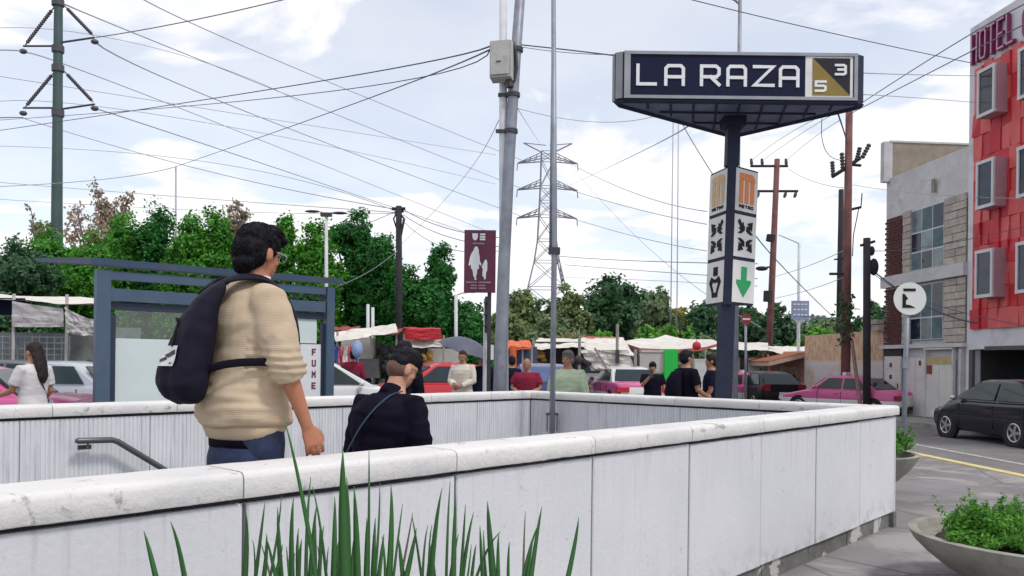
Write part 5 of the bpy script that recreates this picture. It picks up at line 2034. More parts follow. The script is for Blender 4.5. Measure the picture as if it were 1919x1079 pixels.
# brick panels: bricks are ~4 px, kept as one joined relief
for z0, z1 in ((2.24, 4.16), (4.58, 6.62)):
    q = MB()
    nz = int((z1 - z0) / 0.09)
    for r_ in range(nz):
        for k_ in range(6):
            s_ = 1.78 + (k_ + (0.5 if r_ % 2 else 0.0)) * 0.19
            if s_ + 0.18 > 2.93:
                continue
            q.box((s_ + 0.09, 0.006 + 0.004 * rg.random(), z0 + (r_ + 0.5) * 0.09), (0.172, 0.028, 0.072))
    ob = q.build('brick_panel', M_BRICKR, hs)
    ob['kind'] = 'stuff'
# stone courses
for z0, z1 in ((2.24, 4.16), (4.58, 6.62)):
    nz = 9
    h_ = (z1 - z0) / nz
    for r_ in range(nz):
        for s0, s1 in ((-1.63, -0.56), (1.27, 1.76)):
            cut = [s0, s1] if s1 - s0 < 0.6 else [s0, s0 + (s1 - s0) * rg.uniform(0.35, 0.65), s1]
            for a, b in zip(cut, cut[1:]):
                q = MB()
                d_ = 0.025 + 0.025 * rg.random()
                q.box(((a + b) / 2, d_ / 2 + 0.001, z0 + (r_ + 0.5) * h_), (b - a - 0.015, d_, h_ - 0.02))
                q.build('stone', M_STONE[rg.randrange(3)], hs)
# windows
for (z0, z1, kind) in ((4.60, 6.56, 0), (2.36, 4.12, 1)):
    s0, s1 = 1.24, -0.53
    q = MB()
    q.box(((s0 + s1) / 2, 0.004, (z0 + z1) / 2), (s0 - s1, 0.05, z1 - z0))
    wd = q.build('window', M_WFRAME, hs)
    nx, zs = (3, (0.30, 0.62)) if kind == 0 else (3, (0.40,))
    xs = [s1 + (s0 - s1) * i / nx for i in range(nx + 1)]
    zl = [z0] + [z0 + (z1 - z0) * u for u in zs] + [z1]
    for i in range(nx):
        for j in range(len(zl) - 1):
            q = MB()
            q.box(((xs[i] + xs[i + 1]) / 2, 0.022, (zl[j] + zl[j + 1]) / 2), (xs[i + 1] - xs[i] - 0.05, 0.03, zl[j + 1] - zl[j] - 0.05))
            q.build('pane', (M_TEAL, M_CURT, M_DGLASS)[(i * 2 + j + kind) % 3], wd)
q = MB()
q.box((0.05, 0.03, 7.15), (0.14, 0.05, 0.42))
q.build('vent', M_TAN, hs)
# ground floor: door, gates
q = MB()
q.box((2.25, 0.035, 0.92), (1.05, 0.05, 1.86))
dr = q.build('door', M_GATE, hs)
q = MB()
q.box((2.25, 0.04, 1.98), (1.1, 0.06, 0.26))
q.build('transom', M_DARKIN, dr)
q = MB()
for z_ in (1.55, 1.15):
    q.box((2.35, 0.066, z_), (0.14, 0.012, 0.14))
q.box((1.9, 0.068, 0.85), (0.04, 0.02, 0.16))
q.build('door_plate', M_DKMET, dr)
for k_, (sa, sb) in enumerate(((1.45, 0.32), (0.28, -1.10))):
    n = 4
    gt = None
    for i in range(n):
        a, b = sa + (sb - sa) * i / n, sa + (sb - sa) * (i + 1) / n
        q = MB()
        q.box(((a + b) / 2, 0.03 + 0.004 * (i % 2), 0.86), (abs(b - a) - 0.012, 0.04, 1.86))
        if gt is None:
            gt = q.build('gate', M_GATE, hs)
        else:
            q.build('gate_leaf', M_GATE, gt)
    q = MB()
    if k_ == 1:
        q.box(((sa + sb) / 2, 0.056, 1.70), (abs(sb - sa) - 0.02, 0.02, 0.22))
        q.build('yellow_band', M_GATEY, gt)
        q = MB()
        q.box((0.10, 0.060, 1.42), (0.26, 0.02, 0.27))
        q.build('red_notice', mat('brown_red_notice', (0.20, 0.04, 0.03), 0.7), gt)
    else:
        q.box((0.62, 0.060, 1.62), (0.11, 0.02, 0.15))
        q.build('gate_plate', M_DKMET, gt)
q = MB()
q.box((-0.42, 0.07, 2.06), (1.5, 0.12, 0.05))
q.build('canopy', M_HOUSE, hs)
for s_ in (1.5, 0.3, -1.13, -1.5):
    q = MB()
    q.box((s_, 0.05, 0.98), (0.07, 0.09, 2.12))
    q.build('pier', M_HOUSE, hs)

# --- cream wall with graffiti
t = NT('cream_wall_graffiti')
t.set(Roughness=0.85)
c = t.ramp(t.noise(1.5, 5), [(0.3, (0.50, 0.40, 0.27)), (0.7, (0.60, 0.49, 0.34))])
sepn = t.n.new('ShaderNodeSeparateXYZ')
t.l.new(t.tc.outputs['Object'], sepn.inputs[0])
hi = t.math('GREATER_THAN', sepn.outputs['Z'], 1.72)
pinkish = t.ramp(t.noise(2.6, 7, vec=t.mapping((3.0, 1, 1.0)), rough=0.7), [(0.46, 0.0), (0.56, 0.8)])
c = t.mix(t.math('MULTIPLY', pinkish, hi), c, (0.50, 0.20, 0.12))
lo = t.math('MULTIPLY', t.math('LESS_THAN', sepn.outputs['Z'], 1.66), t.ramp(t.noise(1.1, 3), [(0.40, 0.0), (0.48, 0.85)]))
c = t.mix(lo, c, (0.56, 0.53, 0.55))
scr = t.ramp(t.noise(4.5, 3, dist=2.5), [(0.485, 0.0), (0.50, 1.0), (0.515, 0.0)])
c = t.mix(t.math('MULTIPLY', scr, t.math('LESS_THAN', sepn.outputs['Z'], 1.5)), c, (0.16, 0.13, 0.17))
t.color(c)
cwall = thing('boundary_wall', 'cream street wall with faded red lettering and scribbled graffiti, beside the white house', 'wall', A0, FRZ)
q = MB()
q.box(((2.99 + 9.3) / 2, -0.12, 1.32), (9.3 - 2.99, 0.24, 2.86))
q.build('wall_body', t.m, cwall)
q = MB()
q.box((3.3, 0.02, 3.05), (0.75, 0.5, 0.16))
q.box((3.15, 0.02, 2.84), (0.45, 0.42, 0.20))
q.build('cornice', M_STONE[0], cwall)

# --- low shop with a terracotta eave beyond the cream wall
M_TERRA = mat('terracotta', (0.30, 0.115, 0.07), 0.85, var=0.25, scale=5)
M_TERRAL = mat('eave_fascia', (0.44, 0.33, 0.27), 0.8, var=0.15)
sp_ = thing('shop_building', 'low shop with a sloping terracotta eave, next to the cream graffiti wall', 'shop', A0, FRZ)
q = MB()
q.box((11.6, -2.5, 0.8), (4.3, 4.6, 2.1))
q.build('wall', mat('shop_pink_wall', (0.42, 0.24, 0.18), 0.85, var=0.2), sp_)
q = MB()
q.loft([[(9.4, -0.3, 2.05), (9.4, 1.5, 1.62), (9.4, 1.5, 1.46), (9.4, -0.3, 1.9)], [(13.7, -0.3, 2.05), (13.7, 1.5, 1.62), (13.7, 1.5, 1.46), (13.7, -0.3, 1.9)]])
ef = q.build('eave', M_TERRAL, sp_)
q = MB()
for i in range(21):
    q.tube([(9.5 + i * 0.2, -0.28, 2.07), (9.5 + i * 0.2, 1.52, 1.64)], 0.06, 6)
q.build('roof_tiles', M_TERRA, ef)
q = MB()
q.box((11.6, -0.18, 0.75), (2.4, 0.06, 1.4))
q.build('shutter', mat('shop_shutter', (0.45, 0.33, 0.26), 0.7), sp_)
for s_ in (9.6, 13.5):
    q = MB()
    q.tube([(s_, 1.4, -0.1), (s_, 1.4, 1.50)], 0.06, 8)
    q.build('post', M_TERRA, sp_)

# --- far blocks of flats just visible over the trees, as plain distant buildings
M_FARB = mat('far_building_grey', (0.42, 0.44, 0.48), 0.9, var=0.1, scale=0.2)
M_FARW = mat('far_window', (0.14, 0.17, 0.22), 0.3)
for i, (px, w, h, Y, lab) in enumerate(((1512, 5, 12.6, 190, 'distant pale block beside the lamp post with the blue sign'),)):
    b = on_ray(px, Y, 0)
    o = thing('apartment_block', lab, 'building', b)
    q = MB()
    q.box((0, 0, h / 2), (w, 10, h))
    q.build('wall', M_FARB, o)
    for r_ in range(4):
        for k_ in range(4):
            q = MB()
            q.box((-w / 2 + (k_ + 0.5) * w / 4, -5.03, 3 + r_ * 3.0), (w / 7, 0.1, 1.4))
            q.build('window', M_FARW, o)
# ------------------------------------------------------------------ vehicles
M_TYRE = mat('tyre', (0.018, 0.018, 0.02), 0.85)
M_RIM = mat('rim_alloy', (0.50, 0.50, 0.52), 0.3, 0.8)
M_CGLASS = mat('car_glass', (0.014, 0.030, 0.036), 0.05, var=0.5, scale=1.2, spec=0.4)
M_CGLASSL = mat('car_glass_clear', (0.022, 0.036, 0.042), 0.15, spec=0.25)
M_TAIL = mat('tail_lamp', (0.50, 0.010, 0.012), 0.2, coat=0.5)
M_TAILD = mat('tail_lamp_dark', (0.20, 0.004, 0.010), 0.25, coat=0.5)
M_HEAD = mat('head_lamp', (0.62, 0.64, 0.66), 0.12, coat=0.6)
M_PLATE = mat('number_plate', (0.62, 0.62, 0.60), 0.6)
M_ARCH = mat('wheel_arch', (0.012, 0.012, 0.013), 0.9)
M_TRIM = mat('black_trim', (0.02, 0.02, 0.022), 0.6)


def paint(name, c, metal=0.0, rough=0.28):
    return mat('paint_' + name, c, rough, metal, var=0.04, scale=1.0, coat=0.45, spec=0.4)


PAINTS = dict(black=paint('black', (0.006, 0.008, 0.020), rough=0.2), matt=mat('paint_dull_black', (0.006, 0.006, 0.010), 0.4, spec=0.2), pink=paint('pink', (0.52, 0.085, 0.25), rough=0.4), white=paint('white', (0.64, 0.64, 0.65), rough=0.35), silver=paint('silver', (0.42, 0.45, 0.49), 0.3),
              red=paint('red', (0.50, 0.018, 0.028)), blue=paint('blue', (0.035, 0.05, 0.16)), grey=paint('grey', (0.12, 0.13, 0.145), 0.2))
KIND = {  # L, W, H, hood z front, belt z, (f0,f1,r1,r0), tail deck z
    'hatch': (3.95, 1.78, 1.46, 0.72, 0.94, (1.10, 0.18, -1.12, -1.90), 0.96),
    'sedan': (4.35, 1.68, 1.40, 0.72, 0.92, (0.98, 0.32, -0.78, -1.42), 0.93),
    'suv': (4.5, 1.84, 1.72, 0.92, 1.10, (1.15, 0.45, -1.75, -2.12), 1.10),
    'van': (4.2, 1.70, 1.82, 0.95, 1.08, (1.55, 0.85, -1.85, -2.02), 1.08),
}


def car(label, cat, px, Y, yaw, kind='sedan', upper='white', lower=None, roof=None, z=None, glass_m=None, group=None, tail_m=None, plate='white', k=1.0):
    z = on_ray(px, Y).z
    L, W, H, hz, bz, (f0, f1, r1, r0), dz = KIND[kind]
    nm = {'hatch': 'hatchback_car', 'sedan': 'sedan_car', 'suv': 'utility_car', 'van': 'small_van'}[kind]
    if cat == 'taxi':
        nm = 'taxi'
    o = thing(nm, label, cat, (PX(px, Y, z + 0.6), Y, z + 0.0), math.radians(yaw), group)
    o.scale = (k, k, k)
    up, lw = PAINTS[upper], PAINTS[lower or upper]
    hw = W / 2
    # lower body
    ST = [(L / 2, 0.36, hz - 0.20, .70), (L / 2 - 0.05, 0.26, hz - 0.10, .82), (L / 2 - 0.18, 0.22, hz - 0.02, .92), (L / 2 - 0.55, 0.20, hz + 0.06, .985), (f0 + 0.1, 0.20, bz - 0.03, 1.0), (f0 - 0.3, 0.20, bz, 1.0), (0, 0.20, bz, 1.0),
          (r0 + 0.6, 0.20, bz + 0.01, 1.0), (r0 + 0.05, 0.21, dz, .99), (-L / 2 + 0.30, 0.23, dz - 0.01, .96), (-L / 2 + 0.08, 0.27, dz - 0.06, .90), (-L / 2 + 0.01, 0.32, dz - 0.17, .84)]
    if kind in ('suv', 'van', 'hatch'):
        ST[-3:] = [(min(r0, -L / 2 + 0.22), 0.23, dz, .97), (-L / 2 + 0.06, 0.27, dz - 0.08, .93), (-L / 2, 0.32, dz - 0.25, .88)]
        ST = [s for i, s in enumerate(ST) if i == 0 or s[0] < ST[i - 1][0] - 0.01]
    split = 0.60
    rings = []
    for y, zb, zt, w in ST:
        h = hw * w
        half = [(0.60 * h, zb), (0.90 * h, zb + 0.02), (0.975 * h, zb + 0.12), (h, zb + (zt - zb) * 0.45), (1.0 * h, max(zb + (zt - zb) * 0.5, min(split, zt - 0.1))), (0.992 * h, zt - 0.10), (0.965 * h, zt - 0.035), (0.90 * h, zt), (0.5 * h, zt + 0.025)]
        rings.append([(-x, y, zz) for x, zz in half] + [(x, y, zz) for x, zz in reversed(half)])
    q = MB()
    q.loft(rings)
    if lower:
        for i, f in enumerate(q.f):
            zc = sum(q.v[j][2] for j in f) / len(f)
            q.m[i] = 1 if zc < split else 0
    q.build('body', [up, lw], o, angle=38)
    # cabin
    wb, wt = hw * 0.925, hw * 0.70
    zr = H

    def wz(zv):
        return wb + (wt - wb) * max(0, (zv - bz)) / (zr - bz)
    CS = [(f0, bz), (f0 + (f1 - f0) * 0.9, zr - 0.055), (f1 - 0.12, zr - 0.012), ((f1 + r1) / 2, zr), (r1 + 0.25, zr - 0.035), (r1 - 0.02, zr - 0.10), (r0, bz)]
    rings = []
    for y, zt in CS:
        tw = wz(zt)
        b = max(zt - 0.05, bz - 0.02)
        half = [(wb, bz - 0.04), (wz(b), b), (tw - 0.03, zt - 0.008), (tw * 0.6, zt + 0.012)]
        if zt <= bz + 0.001:
            half = [(wb, bz - 0.04), (wb * 0.995, bz - 0.02), (wb - 0.03, bz - 0.004), (wb * 0.6, bz)]
        rings.append([(-x, y, zz) for x, zz in half] + [(x, y, zz) for x, zz in reversed(half)])
    q = MB()
    q.loft(rings)
    q.build('cabin', PAINTS[roof or upper], o, angle=30)
    gm = glass_m or M_CGLASS

    def pane(pts, nm):
        pts = [Vector(p) for p in pts]
        n = (pts[1] - pts[0]).cross(pts[2] - pts[1]).normalized()
        c = sum(pts, Vector()) / len(pts)
        if n.dot(c - Vector((0, (f1 + r1) / 2, bz - 0.3))) < 0:
            n = -n
        k_ = MB()
        k_.prism([p - n * 0.015 for p in pts], n * 0.030)
        return k_.build(nm, gm, o)
    zt, zl = zr - 0.10, bz + 0.035
    yf = lambda z_: f0 + (f1 - f0) * (z_ - bz) / (zr - 0.0 - bz)
    yr = lambda z_: r0 + (r1 - r0) * (z_ - bz) / (zr - 0.0 - bz)
    pane([(-wz(zl) * 0.93, yf(zl) - 0.0, zl), (wz(zl) * 0.93, yf(zl), zl), (wz(zt) * 0.90, yf(zt) + 0.02, zt), (-wz(zt) * 0.90, yf(zt) + 0.02, zt)], 'windscreen')
    pane([(-wz(zl) * 0.90, yr(zl), zl), (wz(zl) * 0.90, yr(zl), zl), (wz(zt) * 0.86, yr(zt) - 0.03, zt), (-wz(zt) * 0.86, yr(zt) - 0.03, zt)], 'rear_window')
    ym = (f1 + r1) / 2 + 0.02
    for s in (-1, 1):
        def sp(y, z_):
            return (s * (wz(z_) + 0.002), y, z_)
        pane([sp(yf(zl) - 0.22, zl), sp(yf(zt) - 0.13, zt), sp(ym + 0.04, zt), sp(ym + 0.04, zl)], 'door_window')
        pane([sp(ym - 0.04, zl), sp(ym - 0.04, zt), sp(yr(zt) + 0.17, zt), sp(yr(zl) + 0.30, zl)], 'door_window')
        for yy in (yf(zl) - 0.30, ym, yr(zl) + 0.42):
            q = MB()
            q.box((s * hw * 0.993, yy, 0.60), (0.022, 0.012, bz - 0.42))
            q.build('door_seam', M_TRIM, o)
        for yy in (ym + 0.16, yr(zl) + 0.58):
            q = MB()
            q.box((s * (hw + 0.004), yy, bz - 0.13), (0.03, 0.15, 0.03))
            q.build('door_handle', up, o)
        q = MB()
        q.ell((s * (hw + 0.07), yf(zl) - 0.22, bz + 0.06), (0.09, 0.06, 0.065), 10, 6)
        q.build('mirror', up if upper != 'black' else M_RIM, o, True)
        zd = dz - 0.22 if kind == 'sedan' else dz - 0.10
        hd_ = 0.14 if kind == 'sedan' else 0.26
        q = MB()
        q.box((s * hw * 0.76, -L / 2 + 0.075, zd), (hw * (0.44 if kind == 'sedan' else 0.26), 0.20, hd_))
        if kind != 'sedan':
            q.box((s * hw * 0.92, -L / 2 + 0.17, zd + 0.02), (0.10, 0.30, hd_ * 0.7))
        q.build('tail_lamp', tail_m or M_TAIL, o)
        q = MB()
        q.box((s * hw * 0.66, L / 2 - 0.13, hz - 0.14), (hw * 0.42, 0.24, 0.13))
        q.build('headlight', M_HEAD, o)
        for yy in (L * 0.305, -L * 0.295):
            R = 0.315 if kind != 'suv' else 0.36
            q = MB()
            q.tube([(s * (hw - 0.10), yy, R - 0.0), (s * (hw - 0.004), yy, R)], R + 0.065, 24)
            q.build('wheel_arch', M_ARCH, o)
            q = MB()
            rr = [(R * 0.62, 0), (R * 0.94, 0.0), (R, 0.03), (R, 0.15), (R * 0.94, 0.18), (R * 0.62, 0.18)]
            rings2 = [[(s * (hw - 0.175 + d), yy + r_ * math.cos(2 * math.pi * j / 24), R + r_ * math.sin(2 * math.pi * j / 24)) for j in range(24)] for r_, d in rr]
            q.loft(rings2)
            wh = q.build('wheel', M_TYRE, o, angle=40)
            q = MB()
            xr = s * (hw + 0.002)
            for j in range(5):
                a = 2 * math.pi * j / 5 + 0.3
                q.box((0, 0, R * 0.36), (0.018, R * 0.20, R * 0.52), mat=Matrix.Translation((xr, yy, R)) @ Matrix.Rotation(a, 4, 'X'))
            q.tube([(xr - s * 0.012, yy, R), (xr + s * 0.012, yy, R)], R * 0.17, 12)
            ringp = [(xr, yy + R * 0.62 * math.cos(2 * math.pi * j / 20), R + R * 0.62 * math.sin(2 * math.pi * j / 20)) for j in range(21)]
            q.tube(ringp, 0.018, 6)
            q.build('rim', M_RIM, wh)
    q = MB()
    q.box((0, -L / 2 - 0.005, 0.55 if kind == 'sedan' else 0.62), (0.40, 0.03, 0.14))
    q.build('number_plate', M_PLATE, o)
    q = MB()
    q.box((0, L / 2 - 0.035, 0.50), (hw * 1.0, 0.06, 0.14))
    q.build('grille', M_TRIM, o)
    q = MB()
    q.box((0, -L / 2 + 0.06, 0.36), (hw * 1.7, 0.16, 0.12))
    q.build('bumper', M_TRIM if upper != 'white' else lw, o)
    if cat == 'taxi':
        q = MB()
        q.box((0, (f1 + r1) / 2 + 0.25, H + 0.055), (0.36, 0.12, 0.10))
        q.build('roof_light', M_PLATE, o)
    return o


# yaw 0 = nose pointing away from the camera
car('black hatchback with red tail lamps parked by the dark garage of the hotel', 'car', 1902, 19.2, 6, 'hatch', 'black')
car('black hatchback seen from behind, parked beyond the end wall next to the sign post', 'car', 1431, 33.5, 6, 'hatch', 'matt', glass_m=M_CGLASSL, tail_m=M_TAILD)
car('pink and white taxi seen from its rear corner, parked by the cream graffiti wall', 'taxi', 1588, 28.5, 40, 'sedan', 'pink', 'white', tail_m=M_TAILD)
car('white car partly hidden behind the black hatchback, next to the pink taxi', 'car', 1488, 37.5, 6, 'sedan', 'white')
car('faded pink taxi further back, between the sign post and the wooden pole', 'taxi', 1392, 34.0, 60, 'sedan', 'pink', 'white')
car('white and pink taxi with dark rear window, behind the man on the phone', 'taxi', 1170, 27.0, 8, 'sedan', 'pink', 'white', roof='white', tail_m=M_TAIL, glass_m=M_CGLASSL)
car('white utility car with a black roof rack, beside the man in the green shirt', 'car', 1112, 31.0, 188, 'suv', 'white', glass_m=M_CGLASSL)
car('small silver van with a dark windscreen, between the two men in black', 'van', 1308, 30.0, 176, 'van', 'silver')
car('dark blue car parked behind the man in maroon', 'car', 1012, 24.0, 2, 'hatch', 'blue', glass_m=mat('blue_tint_glass', (0.09, 0.12, 0.24), 0.5, spec=0.1))
car('bright red car parked under the umbrella, beside the man in white', 'car', 815, 21.5, 118, 'hatch', 'red', glass_m=M_CGLASSL)
car('white car with its rounded front beside the bus shelter post', 'car', 606, 18.5, -78, 'hatch', 'white')
car('pink and white taxi beside the woman with long hair', 'taxi', -118, 12.0, 98, 'sedan', 'pink', 'white')
car('silver car behind the pink taxi, near the shelter post', 'car', 118, 17.5, 80, 'sedan', 'silver', glass_m=M_CGLASS)
car('dark grey car behind the woman with long hair', 'car', 20, 21.0, 92, 'sedan', 'grey', glass_m=M_CGLASSL)

# ------------------------------------------------------------------ market stalls
M_TARPW = mat('tarp_white', (0.62, 0.59, 0.545), 0.75, var=0.12, scale=1.5, dirt=(0.48, 0.44, 0.39))
M_TARPG = mat('tarp_grey', (0.42, 0.405, 0.41), 0.8, var=0.15, scale=2, dirt=(0.32, 0.30, 0.30))
M_TARPR = mat('tarp_red', (0.50, 0.022, 0.035), 0.7, var=0.15, scale=2)
M_TARPDR = mat('tarp_dull_red', (0.26, 0.04, 0.04), 0.75, var=0.2, scale=2)
M_TARPO = mat('tarp_orange', (0.62, 0.12, 0.035), 0.7, var=0.15)
M_TARPP = mat('tarp_pink_edge', (0.48, 0.12, 0.12), 0.7, var=0.15)
M_SHEET = mat('stall_sheet', (0.50, 0.49, 0.47), 0.8, var=0.1, scale=1.5)
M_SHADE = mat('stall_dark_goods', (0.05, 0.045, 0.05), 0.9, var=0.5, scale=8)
M_WOODP = mat('stall_post', (0.30, 0.28, 0.26), 0.7, var=0.2)
M_GOLDG = mat('yellow_goods', (0.55, 0.33, 0.06), 0.7, var=0.3, scale=9)
M_GRN = mat('green_panel', (0.01, 0.50, 0.06), 0.55, var=0.08)
M_BLUEG = mat('blue_cloth', (0.03, 0.09, 0.30), 0.8, var=0.2)
M_PINKC = mat('pink_cloth', (0.50, 0.12, 0.16), 0.8, var=0.3, scale=9)


def sheet_mesh(mb, c00, c10, c11, c01, nx=10, ny=8, sag=0.1, seed=0, m=0, thick=0.015, wrinkle=0.03):
    """hanging cloth between four corners with sag and wrinkles, two-sided with real thickness"""
    c00, c10, c11, c01 = (Vector(q) for q in (c00, c10, c11, c01))
    nrm = (c10 - c00).cross(c01 - c00).normalized()
    G = {}
    nx, ny = nx * 2, ny * 2
    for i in range(nx + 1):
        for j in range(ny + 1):
            u, v = i / nx, j / ny
            p = (c00 * (1 - u) + c10 * u) * (1 - v) + (c01 * (1 - u) + c11 * u) * v
            p = p + Vector((0, 0, -sag * 4 * u * (1 - u) * (0.5 + 0.5 * 4 * v * (1 - v))))
            p = p + nrm * (mnoise.noise(Vector((u * 4 + seed * 3.3, v * 4, seed))) * wrinkle * 2 + mnoise.noise(Vector((u * 11 + seed, v * 9, seed))) * wrinkle)
            G[i, j] = p
    for k in (0, 1):
        off = nrm * (thick * k)
        for i in range(nx):
            for j in range(ny):
                fc = [G[i, j] + off, G[i + 1, j] + off, G[i + 1, j + 1] + off, G[i, j + 1] + off]
                mb.face(fc if k else fc[::-1], m)


def posts(o, pts, r=0.035, m=None):
    for (x, y, h) in pts:
        q = MB()
        q.tube([(x, y, 0), (x, y, h)], r, 8)
        q.build('post', m or M_WOODP, o)


def goods(mb, x0, x1, y0, y1, z0, z1, n, seed, m=0):
    rr = random.Random(seed)
    for _ in range(n):
        w, d, h = rr.uniform(.12, .35), rr.uniform(.12, .3), rr.uniform(.12, .3)
        mb.ell((rr.uniform(x0, x1), rr.uniform(y0, y1), rr.uniform(z0, z1)), (w / 2, d / 2, h / 2), 8, 6, m)


# grey tarp stall at the left with a wire cage
LX = on_ray(95, 24.0)
s1 = thing('market_stall', 'shabby stall under hanging grey tarps with a wire cage, behind the woman with long hair', 'market stall', LX)


def lp_(px, py, Y=24.0):
    return P(px, py, Y) - LX


q = MB()
sheet_mesh(q, lp_(-140, 552), lp_(182, 571), lp_(200, 560, 27.5), lp_(-140, 545, 27.5), 14, 6, 0.06, 1)
q.build('roof_tarp', M_TARPW, s1, True)
q = MB()
sheet_mesh(q, lp_(24, 612), lp_(120, 612), lp_(119, 578), lp_(24, 564), 10, 6, 0.03, 2, wrinkle=0.02)
q.build('hanging_tarp', M_TARPG, s1, True)
q = MB()
sheet_mesh(q, lp_(126, 622, 23.8), lp_(180, 628, 23.8), lp_(184, 600, 23.8), lp_(122, 575, 23.8), 12, 10, 0.12, 3, wrinkle=0.045)
q.build('hanging_tarp', M_TARPG, s1, True)
posts(s1, [(lp_(122, 600).x, 0.1, 3.3), (lp_(22, 600).x, 0.1, 3.3), (lp_(180, 600).x, 0.0, 3.2), (lp_(-60, 600).x, 0.2, 3.3)], 0.045, M_TARPG)
q = MB()
q.box((lp_(-40, 600).x, 0.4, lp_(-40, 572).z), (2.2, 0.05, 0.5))
q.build('shade_cloth', M_NAVYC, s1)
q = MB()
for i in range(14):
    xx = lp_(-60 + i * 14, 640).x
    q.box((xx, 0.25, 1.35), (0.03, 0.03, 1.5))
for j in range(9):
    q.box((lp_(30, 640).x, 0.25, 0.7 + j * 0.17), (2.9, 0.025, 0.025))
q.build('wire_cage', M_GALV, s1)
q = MB()
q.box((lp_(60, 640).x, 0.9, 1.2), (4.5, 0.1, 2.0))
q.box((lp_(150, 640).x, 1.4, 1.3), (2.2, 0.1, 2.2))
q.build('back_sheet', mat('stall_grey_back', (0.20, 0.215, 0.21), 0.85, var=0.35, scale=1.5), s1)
q = MB()
goods(q, lp_(130, 640).x, lp_(176, 640).x, -0.1, 0.6, 0.5, 1.35, 26, 5)
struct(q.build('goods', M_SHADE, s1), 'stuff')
q = MB()
goods(q, lp_(120, 690).x, lp_(160, 690).x, -0.5, -0.1, 0.55, 0.85, 14, 6)
struct(q.build('goods', mat('pale_goods', (0.40, 0.33, 0.27), 0.8, var=0.3, scale=8), s1), 'stuff')
q = MB()
q.box((lp_(140, 700).x, -0.3, 0.35), (1.0, 0.6, 0.28))
q.box((lp_(117, 690).x, -0.35, 0.5), (0.18, 0.3, 1.0))
q.build('green_crate', mat('green_plastic', (0.02, 0.20, 0.05), 0.6, var=0.2), s1)

# stall with a long white slanting awning and dull red top, near the shelter
b2 = on_ray(690, 27.0)
s2 = thing('market_stall', 'stall with a long slanting cream awning, just beyond the shelter post', 'market stall', b2)
f2 = lambda px, py, Y=27.0: P(px, py, Y) - b2
q = MB()
sheet_mesh(q, f2(622, 622), f2(742, 606), f2(746, 622, 26.0), f2(630, 640, 26.0), 12, 6, 0.02, 7)
q.build('awning', M_TARPW, s2, True)
q = MB()
sheet_mesh(q, f2(618, 619, 28), f2(672, 618, 28), f2(676, 612, 30), f2(618, 612, 30), 8, 4, 0.03, 8)
q.build('red_tarp', M_TARPDR, s2, True)
q = MB()
sheet_mesh(q, f2(715, 630, 26.5), f2(748, 625, 26.5), f2(760, 615, 29), f2(720, 615, 29), 6, 4, 0.03, 9)
q.build('red_tarp', M_TARPDR, s2, True)
q = MB()
q.box((f2(667, 650).x, 0.3, f2(667, 660).z), (1.05, 0.08, 0.95))
q.build('white_panel', M_SHEET, s2)
q = MB()
q.box((f2(692, 690).x, 0.0, f2(690, 690).z), (0.66, 0.5, 0.62))
q.build('counter', mat('counter_grey', (0.11, 0.105, 0.11), 0.7, var=0.2), s2)
posts(s2, [(f2(640, 650).x, -0.6, 2.4), (f2(700, 650).x, 0.2, 2.5), (f2(742, 650).x, 0.1, 2.6)])
q = MB()
goods(q, f2(700, 650).x, f2(730, 650).x, 0.0, 0.6, 1.2, 2.0, 22, 10)
goods(q, f2(680, 650).x, f2(730, 650).x, -0.1, 0.6, 0.3, 0.9, 20, 13)
struct(q.build('goods', M_SHADE, s2), 'stuff')
q = MB()
goods(q, f2(684, 650).x, f2(700, 650).x, -0.5, -0.3, 0.35, 0.6, 7, 11)
struct(q.build('goods', M_PINKC, s2), 'stuff')
cl_ = thing('clothes_rack', 'rack of blue and pink clothes hanging beside the shelter post', 'clothes rack', on_ray(645, 22.0))
q = MB()
q.tube([(-0.4, 0, 0), (-0.4, 0, 1.9), (0.35, 0, 1.9), (0.35, 0, 0)], 0.02, 8)
q.build('frame', M_GALV, cl_)
for i, m_ in enumerate((M_BLUEG, M_BLUEG, M_PINKC, M_TARPW, M_PINKC, M_BLUEG)):
    q = MB()
    x_ = -0.33 + i * 0.12
    sheet_mesh(q, (x_ - 0.09, -0.05 + 0.02 * (i % 2), 0.75), (x_ + 0.09, -0.05, 0.78), (x_ + 0.06, -0.05, 1.86), (x_ - 0.06, -0.05, 1.86), 3, 6, 0.0, 20 + i, wrinkle=0.04)
    q.build('garment', m_, cl_, True)

# red box-topped stall
b3 = on_ray(795, 29.0)
s3 = thing('market_stall', 'stall with a bright red tarp top and yellow goods, beyond the dark shirted man', 'market stall', b3)
f3 = lambda px, py, Y=29.0: P(px, py, Y) - b3
q = MB()
sheet_mesh(q, f3(755, 637), f3(830, 636), f3(826, 618), f3(757, 616), 10, 6, 0.015, 14, wrinkle=0.012)
sheet_mesh(q, f3(757, 616), f3(826, 618), f3(826, 615, 32), f3(757, 613, 32), 10, 4, 0.02, 15, wrinkle=0.012)
q.build('red_tarp', M_TARPR, s3, True)
q = MB()
sheet_mesh(q, f3(758, 652), f3(838, 650), f3(832, 636, 29.4), f3(758, 637, 29.4), 8, 4, 0.02, 16)
q.build('awning', M_TARPW, s3, True)
posts(s3, [(f3(757, 650).x, 0, 2.4), (f3(832, 650).x, 0, 2.4)])
q = MB()
goods(q, f3(783, 660).x, f3(806, 660).x, 0.2, 0.5, 1.3, 1.75, 18, 17)
struct(q.build('goods', M_GOLDG, s3), 'stuff')
q = MB()
q.box((f3(830, 680).x, 0.8, 1.2), (1.2, 0.06, 1.5))
q.build('white_panel', M_SHEET, s3)
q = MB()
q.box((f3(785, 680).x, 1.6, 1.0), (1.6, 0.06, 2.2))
q.build('back_sheet', M_SHADE, s3)

